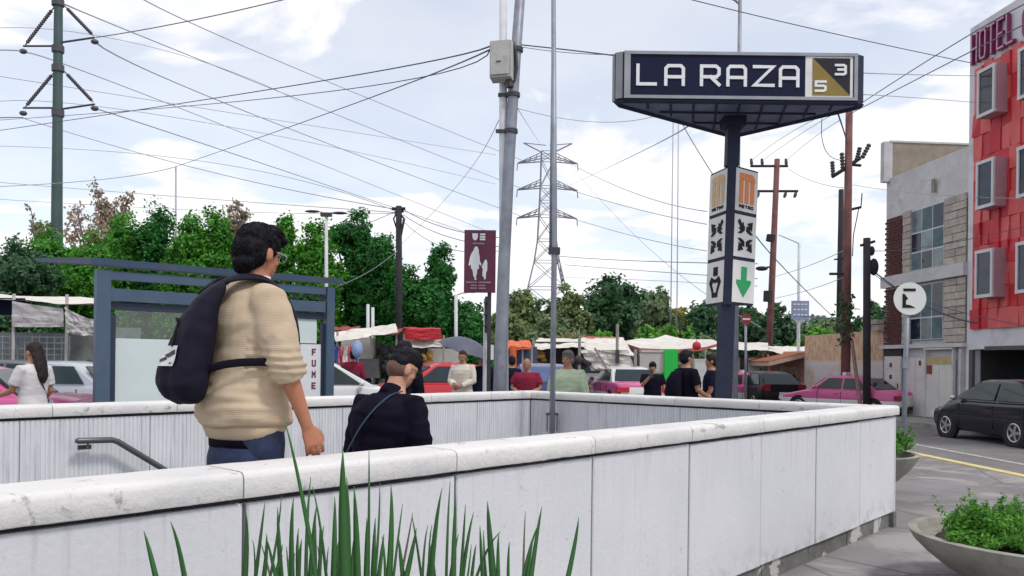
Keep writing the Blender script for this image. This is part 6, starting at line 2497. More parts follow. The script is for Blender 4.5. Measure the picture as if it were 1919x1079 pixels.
# orange stall
b4 = on_ray(968, 26.0)
s4 = thing('market_stall', 'small stall with an orange canopy beside the grey leaning pole', 'market stall', b4)
f4 = lambda px, py, Y=26.0: P(px, py, Y) - b4
q = MB()
sheet_mesh(q, f4(942, 652), f4(999, 652), f4(992, 638, 28), f4(946, 639, 28), 8, 5, 0.03, 18)
sheet_mesh(q, f4(942, 656), f4(999, 655), f4(999, 650), f4(942, 650), 8, 2, 0.0, 19)
q.build('canopy', M_TARPO, s4, True)
q = MB()
q.tube([(f4(962, 660).x, 0, 0), (f4(962, 660).x, 0, 2.0)], 0.11, 8)
q.build('orange_post', M_TARPO, s4)
posts(s4, [(f4(945, 650).x, -0.1, 2.0), (f4(980, 650).x, 0.1, 2.0), (f4(997, 650).x, 0, 2.0)])
q = MB()
q.box((f4(987, 680).x, 0.8, 1.3), (0.7, 0.06, 1.4))
q.build('blue_sheet', mat('blue_grey_sheet', (0.06, 0.10, 0.18), 0.8, var=0.2), s4)
q = MB()
goods(q, f4(945, 680).x, f4(985, 680).x, 0.1, 0.6, 0.5, 1.3, 14, 21)
struct(q.build('goods', M_SHADE, s4), 'stuff')

# long white canopy
b5 = on_ray(1085, 27.0)
s5 = thing('market_stall', 'long stall under a sagging white canopy, behind the man in the green shirt', 'market stall', b5)
f5 = lambda px, py, Y=27.0: P(px, py, Y) - b5
q = MB()
sheet_mesh(q, f5(994, 655), f5(1096, 650), f5(1100, 634, 29.5), f5(1010, 634, 29.5), 12, 6, 0.02, 22)
sheet_mesh(q, f5(1090, 652), f5(1190, 668, 26.6), f5(1168, 634, 29.5), f5(1096, 634, 29.5), 12, 6, 0.02, 23)
sheet_mesh(q, f5(1108, 694), f5(1190, 692, 26.6), f5(1178, 655, 26.8), f5(1088, 655, 26.9), 12, 8, 0.04, 24, wrinkle=0.06)
q.build('canopy', M_TARPW, s5, True)
q = MB()
sheet_mesh(q, f5(1090, 634, 29.5), f5(1170, 636, 29.5), f5(1170, 632, 29.6), f5(1090, 631, 29.6), 8, 2, 0.01, 25)
q.build('red_edge', M_TARPP, s5, True)
posts(s5, [(f5(1000, 650).x, 0, 2.2), (f5(1086, 650).x, -0.1, 2.3), (f5(1155, 650).x, -0.3, 2.75), (f5(1188, 650).x, -0.4, 1.95)], 0.05)
q = MB()
q.box((f5(1155, 680).x, -0.32, f5(1155, 668).z), (0.12, 0.12, 0.42))
q.build('switch_box', M_DKMET, s5)
q = MB()
goods(q, f5(1004, 660).x, f5(1022, 660).x, 0.3, 0.7, 1.3, 1.8, 12, 26)
struct(q.build('goods', M_GOLDG, s5), 'stuff')
q = MB()
q.box((f5(1045, 680).x, 1.2, 1.2), (2.0, 0.06, 2.0))
goods(q, f5(1078, 680).x, f5(1108, 680).x, -0.2, 0.3, 1.1, 1.7, 14, 27)
struct(q.build('goods', M_SHADE, s5), 'stuff')
q = MB()
q.tube([f5(1115, 652, 26.5), f5(1130, 676, 26.5), f5(1137, 690, 26.5)], 0.04, 6)
q.build('strut', M_WOODP, s5)

# big peaked white tent with red rim and the green kiosk below
b6 = on_ray(1248, 30.0)
s6 = thing('market_tent', 'wide peaked white tent with a red rim, above the green kiosk', 'tent', b6)
f6 = lambda px, py, Y=30.0: P(px, py, Y) - b6
q = MB()
pk_ = f6(1248, 627, 31.5)
rim = [f6(1163, 640, 29.0), f6(1200, 652, 28.4), f6(1265, 655, 28.2), f6(1322, 650, 28.6), f6(1352, 642, 30.5), f6(1335, 636, 34), f6(1200, 634, 34)]
for i in range(len(rim)):
    a, b = rim[i], rim[(i + 1) % len(rim)]
    n = 5
    for k in range(n):
        u0, u1 = k / n, (k + 1) / n
        sg0, sg1 = V(0, 0, -0.10 * math.sin(math.pi * u0)), V(0, 0, -0.10 * math.sin(math.pi * u1))
        q.face([a.lerp(pk_, u0) + sg0, b.lerp(pk_, u0) + sg0, b.lerp(pk_, u1) + sg1, a.lerp(pk_, u1) + sg1])
q.build('canopy', M_TARPW, s6, True)
q = MB()
for i in range(4):
    a, b = rim[i], rim[(i + 1) % len(rim)]
    hh = (0.10, 0.14, 0.12, 0.10)[i]
    q.prism([a, b, b - V(0, 0, hh), a - V(0, 0, hh)], (0, 0.02, 0))
q.build('red_rim', M_TARPP, s6)
posts(s6, [(r_.x, r_.y, r_.z) for r_ in rim[:5]])
b7 = on_ray(1250, 27.6)
s7 = thing('kiosk', 'bright green kiosk with a pale side panel, under the white tent', 'kiosk', b7)
f7 = lambda px, py, Y=27.6: P(px, py, Y) - b7
q = MB()
q.box((f7(1258, 690).x, 0.3, 1.0), (0.44, 0.62, 1.98))
q.build('green_end', M_GRN, s7)
q = MB()
q.box((f7(1223, 690).x, 0.35, 1.48), (0.80, 0.5, 0.74))
q.build('side_panel', M_SHEET, s7)
q = MB()
q.box((f7(1238, 690).x, 0.30, 0.72), (0.40, 0.5, 0.95))
q.build('lower_panel', mat('green_panel_dark', (0.01, 0.26, 0.05), 0.6), s7)
q = MB()
q.box((f7(1228, 690).x, 0.35, 1.91), (0.90, 0.55, 0.08))
q.build('top_board', M_SHEET, s7)
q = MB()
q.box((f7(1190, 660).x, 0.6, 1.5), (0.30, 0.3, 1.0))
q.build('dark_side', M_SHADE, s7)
b8 = on_ray(1309, 28.0)
s8 = thing('fridge', 'white upright drinks fridge under the tent, behind the man facing the sign post', 'fridge', b8)
q = MB()
q.box((0, 0, 0.95), (0.42, 0.5, 1.9))
q.build('case', M_SHEET, s8)
q = MB()
q.box((0, -0.26, 1.05), (0.36, 0.02, 1.4))
q.build('door', mat('fridge_door', (0.55, 0.57, 0.58), 0.3), s8)
rb = thing('round_lantern', 'red ball lantern hanging at the edge of the white tent', 'lantern', P(1306, 648, 27.8))
q = MB()
q.ell((0, 0, 0), (0.145, 0.145, 0.15), 16, 10)
q.build('shade', M_TARPR, rb, True)
q = MB()
q.tube([(0, 0, 0.15), (0, 0.2, 0.42)], 0.01, 5)
q.build('cord', M_DKMET, rb)

# white stall row behind the sign post
b9 = on_ray(1430, 37.0)
s9 = thing('market_stall', 'row of low white roofed stalls behind the sign post and wooden pole', 'market stall', b9)
f9 = lambda px, py, Y=37.0: P(px, py, Y) - b9
q = MB()
sheet_mesh(q, f9(1325, 653), f9(1440, 657), f9(1440, 643, 40), f9(1325, 638, 40), 12, 5, 0.02, 30)
sheet_mesh(q, f9(1440, 659), f9(1520, 668), f9(1510, 650, 41), f9(1440, 648, 41), 12, 5, 0.03, 31)
q.build('roof_sheet', M_TARPW, s9, True)
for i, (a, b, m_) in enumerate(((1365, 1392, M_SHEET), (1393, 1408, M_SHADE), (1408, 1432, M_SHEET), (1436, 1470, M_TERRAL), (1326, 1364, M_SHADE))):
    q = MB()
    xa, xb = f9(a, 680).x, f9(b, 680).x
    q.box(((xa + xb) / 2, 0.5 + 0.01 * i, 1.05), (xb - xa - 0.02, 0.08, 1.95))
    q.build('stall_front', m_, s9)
posts(s9, [(f9(p, 650).x, 0, 2.2) for p in (1330, 1370, 1440, 1515)])

# open black umbrella
um = thing('umbrella', 'open dark grey umbrella tilted over the man in white', 'umbrella', P(905, 668, 16.6))
rotu = Matrix.Rotation(math.radians(17), 4, 'Y') @ Matrix.Rotation(math.radians(8), 4, 'X')
M_UMB = mat('umbrella_cloth', (0.075, 0.082, 0.12), 0.6, var=0.15)
q = MB()
NR = 8
R_ = 0.56
cen = P(878, 634, 16.6) - P(905, 668, 16.6)
rings = []
for k in range(7):
    a = k / 6
    rings.append([rotu @ V(R_ * a * math.cos(2 * math.pi * j / 32) * (1 - 0.05 * a * abs(math.sin(NR * math.pi * j / 32))), R_ * a * math.sin(2 * math.pi * j / 32) * (1 - 0.05 * a * abs(math.sin(NR * math.pi * j / 32))),
                          -0.24 * a ** 2.1 + 0.012 * a * abs(math.sin(NR * math.pi * j / 32))) + cen for j in range(32)] if k else [rotu @ V(0.004 * math.cos(2 * math.pi * j / 32), 0.004 * math.sin(2 * math.pi * j / 32), 0) + cen for j in range(32)])
q.loft(rings, caps=False)
inner = [[p + rotu @ V(0, 0, -0.006) - cen * 0 for p in r_] for r_ in rings]
q.loft([r_[::-1] for r_ in inner], caps=False)
q.build('canopy', M_UMB, um, True)
for j in range(NR):
    q = MB()
    a = 2 * math.pi * j / NR
    q.tube([rotu @ V(R_ * u * math.cos(a), R_ * u * math.sin(a), -0.24 * u ** 2.1 - 0.012) + cen for u in (0.02, 0.35, 0.7, 1.0)], 0.005, 4)
    q.build('rib', M_DKMET, um)
q = MB()
q.tube([cen + rotu @ V(0, 0, 0.06), cen + rotu @ V(0, 0, -0.72)], 0.009, 6)
q.build('shaft', M_DKMET, um)
# ------------------------------------------------------------------ trees
M_BARK = mat('bark', (0.09, 0.075, 0.06), 0.95, var=0.3, scale=8, bump=0.5)
M_BARKP = mat('bark_pale', (0.22, 0.19, 0.16), 0.95, var=0.25, scale=8, bump=0.4)
LF_FICUS = leaf_material('ficus_leaf', (0.022, 0.125, 0.014), (0.135, 0.43, 0.045), 0.45)
LF_DARK = leaf_material('dark_ficus_leaf', (0.012, 0.088, 0.020), (0.060, 0.275, 0.052), 0.42)
LF_DEEP = leaf_material('deep_green_leaf', (0.028, 0.085, 0.042), (0.095, 0.21, 0.09), 0.4)
LF_OLIVE = leaf_material('olive_leaf', (0.085, 0.135, 0.05), (0.235, 0.30, 0.12), 0.38)
LF_BRIGHT = leaf_material('bright_leaf', (0.06, 0.24, 0.03), (0.22, 0.48, 0.08), 0.42)
LF_PALE = leaf_material('pale_leaf', (0.12, 0.20, 0.10), (0.28, 0.37, 0.19), 0.38)
LF_YELL = leaf_material('yellow_leaf', (0.22, 0.22, 0.05), (0.40, 0.36, 0.10), 0.4)
LF_BARE = leaf_material('sparse_dry_leaf', (0.24, 0.19, 0.13), (0.42, 0.36, 0.27), 0.35)
LF_RUST = leaf_material('rusty_leaf', (0.30, 0.19, 0.14), (0.50, 0.36, 0.27), 0.35)


def crown_cloud(lobes, n, rg, size, aspect=0.55, jit=0.55, shell=0.62, clump=True):
    vol = np.array([l[1][0] * l[1][1] * l[1][2] for l in lobes]) ** 0.62
    vol /= vol.sum()
    P_, N_ = [], []
    for (c, r), f in zip(lobes, vol):
        k = int(n * f)
        # small sprays on the lobe's shell, leaves gathered round each spray
        ns = max(6, k // 26) if clump else k
        d = rg.normal(0, 1, (ns, 3))
        d /= np.linalg.norm(d, axis=1, keepdims=True)
        rad = shell + (1 - shell) * rg.uniform(0, 1, ns) ** 0.6
        bump_ = 1 + 0.16 * np.sin(d[:, 0] * 7 + c[0] * 3) * np.sin(d[:, 1] * 6 + c[2]) + 0.10 * np.sin(d[:, 2] * 11 + c[1])
        ctr = np.array(c) + d * np.array(r) * (rad * bump_)[:, None]
        idx = rg.integers(0, ns, k)
        sp = np.array(r).mean() * 0.16 if clump else 0
        p = ctr[idx] + rg.normal(0, 1, (k, 3)) * sp
        P_.append(p)
        N_.append(d[idx] + np.array([0, 0, 0.25]))
    return leaf_quads(np.concatenate(P_), np.concatenate(N_), size, rg, aspect, jit)


def tree(name, label, loc, lobes, n, size, leaf, seed, trunk_r=0.16, trunk_h=None, bark=None, group=None, shell=0.62, limbs=True):
    rg = np.random.default_rng(seed)
    o = thing(name, label, 'tree', loc, 0, group)
    zl = min(l[0][2] for l in lobes)
    th = trunk_h or max(1.0, zl)
    q = MB()
    q.tube([(0, 0, -0.1), (0.03, 0.02, th * 0.35), (-0.03, 0.03, th * 0.7), (0, 0, th)], [trunk_r * 1.25, trunk_r, trunk_r * 0.9, trunk_r * 0.75], 10)
    if limbs:
        for c, r in lobes:
            c = Vector(c)
            b = Vector((0, 0, min(th * 0.85, max(0.5, c.z - 0.4))))
            q.tube([b, b.lerp(c, 0.5) + V(rg.uniform(-.15, .15), rg.uniform(-.15, .15), 0.12), c], [trunk_r * 0.55, trunk_r * 0.35, trunk_r * 0.14], 6)
    q.build('trunk', bark or M_BARK, o, True)
    quads_obj('crown', crown_cloud(lobes, n, rg, size, shell=shell), leaf, o)
    return o


def lobes_column(w, h, z0, n, seed, top_narrow=0.55, depth=1.0):
    rr = random.Random(seed)
    out = []
    for i in range(n):
        u = (i + 0.5) / n
        ww = w * (1 - (1 - top_narrow) * u ** 1.3)
        out.append(((rr.uniform(-.35, .35) * ww, rr.uniform(-.3, .3) * w * depth, z0 + (h - z0) * u), (ww * rr.uniform(.62, .85), ww * rr.uniform(.6, .8) * depth, (h - z0) / n * rr.uniform(.85, 1.15) + 0.2)))
    out.append(((rr.uniform(-.12, .12) * w, 0, h - w * 0.42), (w * top_narrow * 0.62, w * 0.5, w * 0.46)))
    for i in range(13):                               # smaller heads bulging out all over
        a, u = rr.uniform(0, 6.28), rr.uniform(0.1, 0.97)
        k = w * (1 - (1 - top_narrow) * u ** 1.3) * 0.88
        s_ = rr.uniform(0.26, 0.44) * w
        out.append(((k * math.cos(a), k * math.sin(a) * depth, z0 + (h - z0) * u - s_ * 0.4), (s_, s_, s_ * rr.uniform(0.8, 1.2))))
    return out


FIC = [  # px, top y, half width px, depth, leaf, label
    (20, 452, 62, 31, LF_DEEP, 'dull green rounded tree at the edge of the picture above the grey tarps'),
    (92, 418, 52, 36, LF_FICUS, 'bright green clipped tree in front of the dull green tall pole'),
    (170, 420, 62, 35, LF_FICUS, 'wide bright green tree between the tall pole and the shelter roof'),
    (226, 398, 44, 37, LF_FICUS, 'bright green clipped tree with a pointed top below the bare pale crown'),
    (290, 380, 42, 37, LF_DARK, 'dark green clipped tree with a knobbly crown beside the slender mast'),
    (345, 412, 42, 35, LF_FICUS, 'bright green clipped tree just past the slender mast'),
    (404, 396, 46, 36, LF_FICUS, 'green clipped tree just before the head of the backpack man'),
    (462, 425, 46, 37, LF_DARK, 'dark green clipped tree behind the head of the backpack man'),
    (532, 402, 30, 37, LF_FICUS, 'narrow clipped tree rising right beside the black hair of the backpack man'),
    (588, 410, 46, 35, LF_FICUS, 'green clipped tree behind the two armed street lamp'),
    (660, 396, 44, 37, LF_DARK, 'tall dark clipped tree between the two armed lamp and the black wooden pole'),
    (712, 432, 42, 36, LF_DARK, 'dark green clipped tree touching the black wooden pole'),
    (772, 480, 46, 35, LF_DARK, 'lower dark tree just past the black wooden pole'),
    (824, 460, 34, 37, LF_DARK, 'pointed dark tree behind the thin lamp pole, before the maroon sign'),
    (872, 545, 44, 36, LF_DARK, 'low dark rounded tree at the end of the row under the maroon sign')]
for i, (px, ty, hwp, Y, lf, lab) in enumerate(FIC):
    b = on_ray(px, Y)
    top = P(px, ty + 26 + (i * 37 % 5) * 5, Y).z - b.z
    w = hwp / F * Y * 1.28
    lb = lobes_column(w, top, 0.95, max(4, int(top / 1.15)), 40 + i, 0.62)
    tree('clipped_tree' if i else 'round_tree', lab, b, lb, 26000, 0.090, lf, 60 + i, 0.15, top * 0.6, None, 'row of street trees behind the market', 0.60)

# pale half-bare crowns above the row
def bare(label, px, top, wpx, Y, seed, leaf, n=900, base=None, kind='bare_tree'):
    rr = random.Random(seed)
    b = on_ray(px, Y)
    o = thing(kind, label, 'tree', b)
    ht_ = P(px, top, Y).z - b.z
    w = wpx / F * Y
    q = MB()
    tips = []
    fork = ht_ * 0.62
    q.tube([(0, 0, 0), (0.05, 0, fork * 0.5), (0, 0, fork)], [0.24, 0.2, 0.14], 8)
    for i in range(12):
        a = rr.uniform(0, 6.28)
        t_ = Vector((math.cos(a) * w * rr.uniform(0.3, 1), math.sin(a) * w * rr.uniform(.3, 1) * 0.8, fork + (ht_ - fork) * rr.uniform(0.55, 1.0)))
        m_ = V(0, 0, fork).lerp(t_, 0.5) + V(0, 0, 0.25)
        q.tube([V(0, 0, fork * rr.uniform(0.85, 1)), m_, t_], [0.085, 0.05, 0.02], 5)
        for k in range(5):
            s_ = m_.lerp(t_, rr.uniform(0.1, 1))
            e_ = s_ + Vector((rr.uniform(-1, 1), rr.uniform(-1, 1), rr.uniform(-.2, 1))) * w * 0.32
            q.tube([s_, s_.lerp(e_, .5) + V(0, 0, .08), e_], [0.03, 0.02, 0.01], 4)
            tips += [s_.lerp(e_, u) for u in (0.4, 0.7, 1)]
    q.build('branches', M_BARKP, o)
    rg = np.random.default_rng(seed)
    tp = np.array([tuple(t_) for t_ in tips])
    pos = tp[rg.integers(0, len(tp), n)] + rg.normal(0, w * 0.10, (n, 3))
    quads_obj('crown', leaf_quads(pos, rg.normal(0, 1, (n, 3)), 0.11, rg), leaf, o)


bare('half bare pale crown rising above the clipped trees near the tall pole', 203, 350, 38, 46, 3, LF_BARE, 1500)
bare('half bare pale crown above the clipped trees before the backpack man', 432, 372, 34, 46, 4, LF_BARE, 1300)
bare('thin bare grey tree standing behind the tall green pole', 76, 388, 26, 46, 5, LF_BARE, 500)
bare('rust coloured drooping branches beside the tall green pole', 165, 396, 56, 44, 6, LF_RUST, 800)

BG = [  # px, top, half width px, depth, leaf, n, label
    (975, 540, 42, 74, LF_OLIVE, 5000, 'tall olive brown tree just past the grey leaning pole'),
    (1010, 560, 30, 84, LF_DEEP, 3500, 'dark tree below the lattice pylon'),
    (1068, 536, 32, 80, LF_OLIVE, 4200, 'pale olive loose tree beside the pylon leg'),
    (1138, 518, 44, 86, LF_DEEP, 6500, 'large dark domed tree beyond the market canopies'),
    (1190, 536, 40, 88, LF_DEEP, 5000, 'second dark domed tree, lower, beside the large domed tree'),
    (1232, 540, 34, 80, LF_PALE, 3200, 'pale wispy tree between the dark domes and the twin masts'),
    (1275, 572, 36, 82, LF_YELL, 3600, 'yellowish tree behind the red rimmed tent'),
    (1330, 566, 42, 76, LF_DEEP, 4800, 'dark tree behind the pictogram box post'),
    (1398, 574, 40, 84, LF_DEEP, 4200, 'dark tree behind the no entry sign'),
    (1462, 566, 38, 80, LF_DEEP, 4200, 'dark tree between the wooden crossarm pole and the blue road sign'),
    (1548, 598, 44, 60, LF_PALE, 3600, 'pale green shrubby tree above the cream graffiti wall'),
    (1604, 590, 40, 62, LF_DEEP, 3200, 'dark bush behind the rusty pole and the short black post'),
    (1640, 560, 26, 64, LF_DEEP, 2600, 'dark tree squeezed between the short black post and the white house'),
    (945, 580, 40, 66, LF_OLIVE, 3600, 'olive bush seen through the gap behind the maroon sign'),
    (1036, 590, 40, 70, LF_PALE, 3200, 'pale bushy tree behind the thin conduit pipe')]
for i, (px, ty, hwp, Y, lf, n, lab) in enumerate(BG):
    rr = random.Random(200 + i)
    b = on_ray(px, Y)
    top = P(px, ty, Y).z - b.z
    w = hwp / F * Y * 1.22
    lb = []
    for k in range(11):
        u = rr.uniform(0.25, 1)
        lb.append(((rr.uniform(-.75, .75) * w * (1.15 - 0.5 * u), rr.uniform(-.6, .6) * w, top * (0.25 + 0.55 * u)), (w * rr.uniform(.42, .62), w * rr.uniform(.42, .62), top * rr.uniform(.13, .20))))
    lb.append(((rr.uniform(-.2, .2) * w, 0, top * 0.86), (w * .5, w * .5, top * 0.14)))
    lb.append(((0, 0, top * 0.35), (w * .9, w * .7, top * 0.25)))
    tree('tree', lab, b, lb, int(n * 1.7), 0.25, lf, 220 + i, 0.22, top * 0.5, None, 'trees beyond the market', 0.5)
SHB = [(1130, 606, 46, 58, LF_BRIGHT, 'bright green bush above the long white canopy'), (1218, 604, 40, 60, LF_BRIGHT, 'bright leafy bush behind the peak of the white tent'), (1262, 596, 38, 62, LF_BRIGHT, 'tall bright bush just behind the white tent, below the yellowish tree'),
       (1322, 606, 38, 58, LF_PALE, 'pale bright bush between the tent and the sign post'), (1462, 622, 34, 58, LF_DEEP, 'dark low bush behind the wooden crossarm pole'), (1524, 612, 40, 56, LF_BRIGHT, 'bright hedge like bush rising over the cream wall end')]
for i, (px, ty, hwp, Y, lf, lab) in enumerate(SHB):
    rr = random.Random(300 + i)
    b = on_ray(px, Y)
    top = P(px, ty, Y).z - b.z
    w = hwp / F * Y
    lb = [((rr.uniform(-.8, .8) * w, rr.uniform(-.5, .5) * w, top * rr.uniform(.3, .75)), (w * .45, w * .45, top * .28)) for k in range(6)]
    o = tree('bush', lab, b, lb, 2600, 0.19, lf, 320 + i, 0.10, top * 0.4, None, 'bushes behind the stalls', 0.45)
    o['category'] = 'bush'
# yucca-like palm
b = on_ray(1082, 52.0)
yp = thing('yucca_tree', 'spiky pale yucca rising behind the long white canopy', 'tree', b)
q = MB()
q.tube([(0, 0, 0), (0.1, 0, 1.6), (0, 0, 2.9)], [0.2, 0.16, 0.14], 8)
q.tube([(0, 0, 1.4), (-0.6, 0, 2.2), (-0.8, 0, 2.8)], [0.14, 0.12, 0.10], 8)
q.build('trunk', M_BARK, yp, True)
rr = random.Random(9)
q = MB()
for c in (V(0, 0, 3.0), V(-0.8, 0, 2.9), V(0.3, 0.2, 2.5)):
    for i in range(60):
        a, e = rr.uniform(0, 6.28), rr.uniform(-0.3, 1.4)
        d = V(math.cos(a) * math.cos(e), math.sin(a) * math.cos(e), math.sin(e))
        L_ = rr.uniform(0.8, 1.2)
        q.tube([c, c + d * L_ * 0.6, c + d * L_ + V(0, 0, -0.18)], [0.045, 0.035, 0.006], 4)
q.build('crown', mat('yucca_leaf', (0.23, 0.235, 0.10), 0.6, var=0.3, scale=3), yp)
b = on_ray(1075, 46.0)
o = thing('dry_bush', 'rusty dry heap of branches behind the long white canopy', 'bush', b)
rg_ = np.random.default_rng(77)
quads_obj('foliage', crown_cloud([((-0.9, 0, 2.0), (0.9, 0.6, 0.5)), ((0.6, 0, 1.9), (1.0, 0.6, 0.5)), ((1.8, 0, 1.6), (0.9, 0.6, 0.4)), ((-0.2, 0, 1.2), (1.6, 0.6, 0.7))], 2600, rg_, 0.16), LF_RUST, o)
# far band of trees closing the view
rg_ = np.random.default_rng(12)
lobes = []
for i in range(150):
    x = -130 + i * 1.95
    h = 3.4 + 2.4 * abs(math.sin(i * 0.7) * math.sin(i * 0.23 + 1))
    lobes.append(((x, 110 + 6 * math.sin(i), h), (2.6, 2.4, h * 0.75)))
far = quads_obj('distant_trees', crown_cloud(lobes, 26000, rg_, 0.55, shell=0.3), LF_DEEP)
far['kind'] = 'stuff'
far['label'] = 'far off mass of dark trees closing the view behind the market'

# ------------------------------------------------------------------ power poles, pylon, lamps
M_POLEG = mat('pole_green_grey', (0.055, 0.095, 0.095), 0.6, 0.1, var=0.2, scale=0.6)
M_RUSTP = mat('pole_red_brown', (0.155, 0.065, 0.062), 0.9, var=0.3, scale=3)
M_BLACKW = mat('pole_black_wood', (0.025, 0.021, 0.028), 0.9, var=0.3, scale=3)
M_PYLON = mat('pylon_steel', (0.27, 0.265, 0.30), 0.6, 0.2, var=0.1)
M_INS = mat('insulator', (0.065, 0.06, 0.07), 0.5)
M_WIRE = mat('wire_grey', (0.36, 0.37, 0.41), 0.7, var=0.05)
M_WIRED = mat('wire_dark', (0.09, 0.09, 0.115), 0.7, var=0.05)

YA = 46.0
ba = on_ray(108, YA)
pa_ = thing('power_pole', 'tall green grey steel power pole with two pairs of triangular insulator arms', 'power pole', ba)
fa = lambda px, py: P(px, py, YA) - ba
q = MB()
tpz = fa(110, -40)
q.tube([(0, 0, 0), fa(107, 400), fa(110, 0), tpz], [0.36, 0.29, 0.22, 0.21], 14)
q.build('shaft', M_POLEG, pa_, True)
for j, (yt, ym_, yarm) in enumerate(((5, 78, 96), (128, 203, 212))):
    for s, xe, ye in ((-1, 44, yarm), (1, 178, ym_)):
        q = MB()
        root_ = fa(110, ye - 0 if s < 0 else ye + 4)
        q.tube([fa(110, ye + (-10 if s < 0 else 2)), fa(xe, ye - (10 if s < 0 else 8))], 0.055, 6)
        arm_ = q.build('arm', M_INS, pa_)
        q = MB()
        a_, b_ = fa(112 + s * 4, yt), fa(xe + (4 if s < 0 else -3), ye - 12)
        n = 16
        a2, b2 = a_.lerp(b_, 0.18), a_.lerp(b_, 0.95)
        q.tube([a_, b_], 0.035, 5)
        rr_ = []
        pp_ = []
        for k in range(n * 2 + 1):
            pp_.append(a2.lerp(b2, k / (n * 2)))
            rr_.append(0.11 if k % 2 else 0.07)
        q.tube(pp_, rr_, 8)
        q.build('insulator', M_INS, arm_)
        q = MB()
        q.ell(fa(xe, ye), (0.22, 0.16, 0.14), 10, 6)
        q.build('clamp', M_INS, arm_)
for yy in (5, 128, 212, 92):
    q = MB()
    q.tube([fa(109, yy - 6), fa(109, yy + 6)], 0.32, 12)
    q.build('collar', M_INS, pa_)

# lattice pylon
YT = 150.0
bt = on_ray(1022, YT)
lt = thing('lattice_pylon', 'steel lattice pylon with three pairs of crossarms, beyond the market', 'pylon', bt)
ft = lambda px, py: P(px, py, YT) - bt
k_ = YT / F
zt_ = lambda py: P(1022, py, YT).z - bt.z
LV = [(0.0, 5.4), (zt_(600), 4.4), (zt_(540), 3.3), (zt_(490), 2.2), (zt_(450), 1.65), (zt_(405), 1.45), (zt_(350), 1.25), (zt_(300), 1.15), (zt_(285), 1.1)]
for sx in (-1, 1):
    for sy in (-1, 1):
        q = MB()
        q.tube([(sx * w, sy * w, z) for z, w in LV], 0.13, 4)
        q.build('leg', M_PYLON, lt)
q = MB()
segs = []
for (z0, w0), (z1, w1) in zip(LV, LV[1:]):
    n = max(1, int((z1 - z0) / max(2.6, w0 * 1.3)))
    for i in range(n):
        segs.append((z0 + (z1 - z0) * i / n, w0 + (w1 - w0) * i / n, z0 + (z1 - z0) * (i + 1) / n, w0 + (w1 - w0) * (i + 1) / n))
for z0, w0, z1, w1 in segs:
    cs0 = [(-w0, -w0, z0), (w0, -w0, z0), (w0, w0, z0), (-w0, w0, z0)]
    cs1 = [(-w1, -w1, z1), (w1, -w1, z1), (w1, w1, z1), (-w1, w1, z1)]
    for i in range(4):
        j = (i + 1) % 4
        q.tube([cs0[i], cs1[j]], 0.06, 4)
        q.tube([cs0[j], cs1[i]], 0.06, 4)
        q.tube([cs1[i], cs1[j]], 0.06, 4)
q.build('bracing', M_PYLON, lt)
for py in (300, 350, 403):
    for s in (-1, 1):
        q = MB()
        z = zt_(py)
        for sy in (-1, 1):
            q.tube([(s * 1.2, sy * 1.2, z), (s * 5.4, 0, z - 0.6)], 0.11, 4)
            q.tube([(s * 1.2, sy * 1.2, z + 1.1), (s * 5.4, 0, z - 0.55)], 0.08, 4)
            for u in (0.3, 0.55, 0.8):
                a_ = V(s * 1.2, sy * 1.2, z).lerp(V(s * 5.4, 0, z - 0.6), u)
                b_ = V(s * 1.2, sy * 1.2, z + 1.1).lerp(V(s * 5.4, 0, z - 0.55), u - 0.15)
                q.tube([a_, b_], 0.06, 4)
        q.tube([(s * 5.4, 0, z - 0.6), (s * 5.5, 0, z - 1.9)], 0.10, 5)
        q.build('crossarm', M_PYLON, lt)
for s in (-1, 1):
    q = MB()
    z = zt_(285)
    q.tube([(s * 1.1, 0, z), (s * 4.4, 0, zt_(268))], 0.12, 4)
    q.tube([(s * 0.3, 0, zt_(272)), (s * 4.4, 0, zt_(268))], 0.08, 4)
    q.build('peak_arm', M_PYLON, lt)

# black wooden pole over the trees
def simple_pole(name, label, px, py_top, Y, r0, r1, m, cat='power pole', px_top=None, z0=None):
    b = on_ray(px, Y, z0)
    o = thing(name, label, cat, b)
    tp_ = P(px_top or px, py_top, Y) - b
    q = MB()
    q.tube([(0, 0, 0), tp_ * 0.5, tp_], [r0, (r0 + r1) / 2, r1], 10)
    q.build('shaft', m, o, True)
    return o, b, (lambda a, c, dy=0.0: P(a, c, Y + dy) - b)


o, bB, fB = simple_pole('wooden_pole', 'black wooden pole with a cable bundle at its top, rising over the dark trees', 748, 386, 33.5, 0.15, 0.12, M_BLACKW)
q = MB()
q.tube([fB(735, 391), fB(760, 391)], 0.07, 6)
q.tube([fB(740, 398), fB(757, 396)], 0.05, 6)
q.build('crossarm', M_BLACKW, o)
q = MB()
q.tube([fB(750, 400), fB(758, 410), fB(752, 440), fB(747, 470)], 0.05, 6)
q.tube([fB(744, 398), fB(738, 410), fB(745, 432)], 0.035, 6)
q.build('cable_loop', M_BLACKW, o)

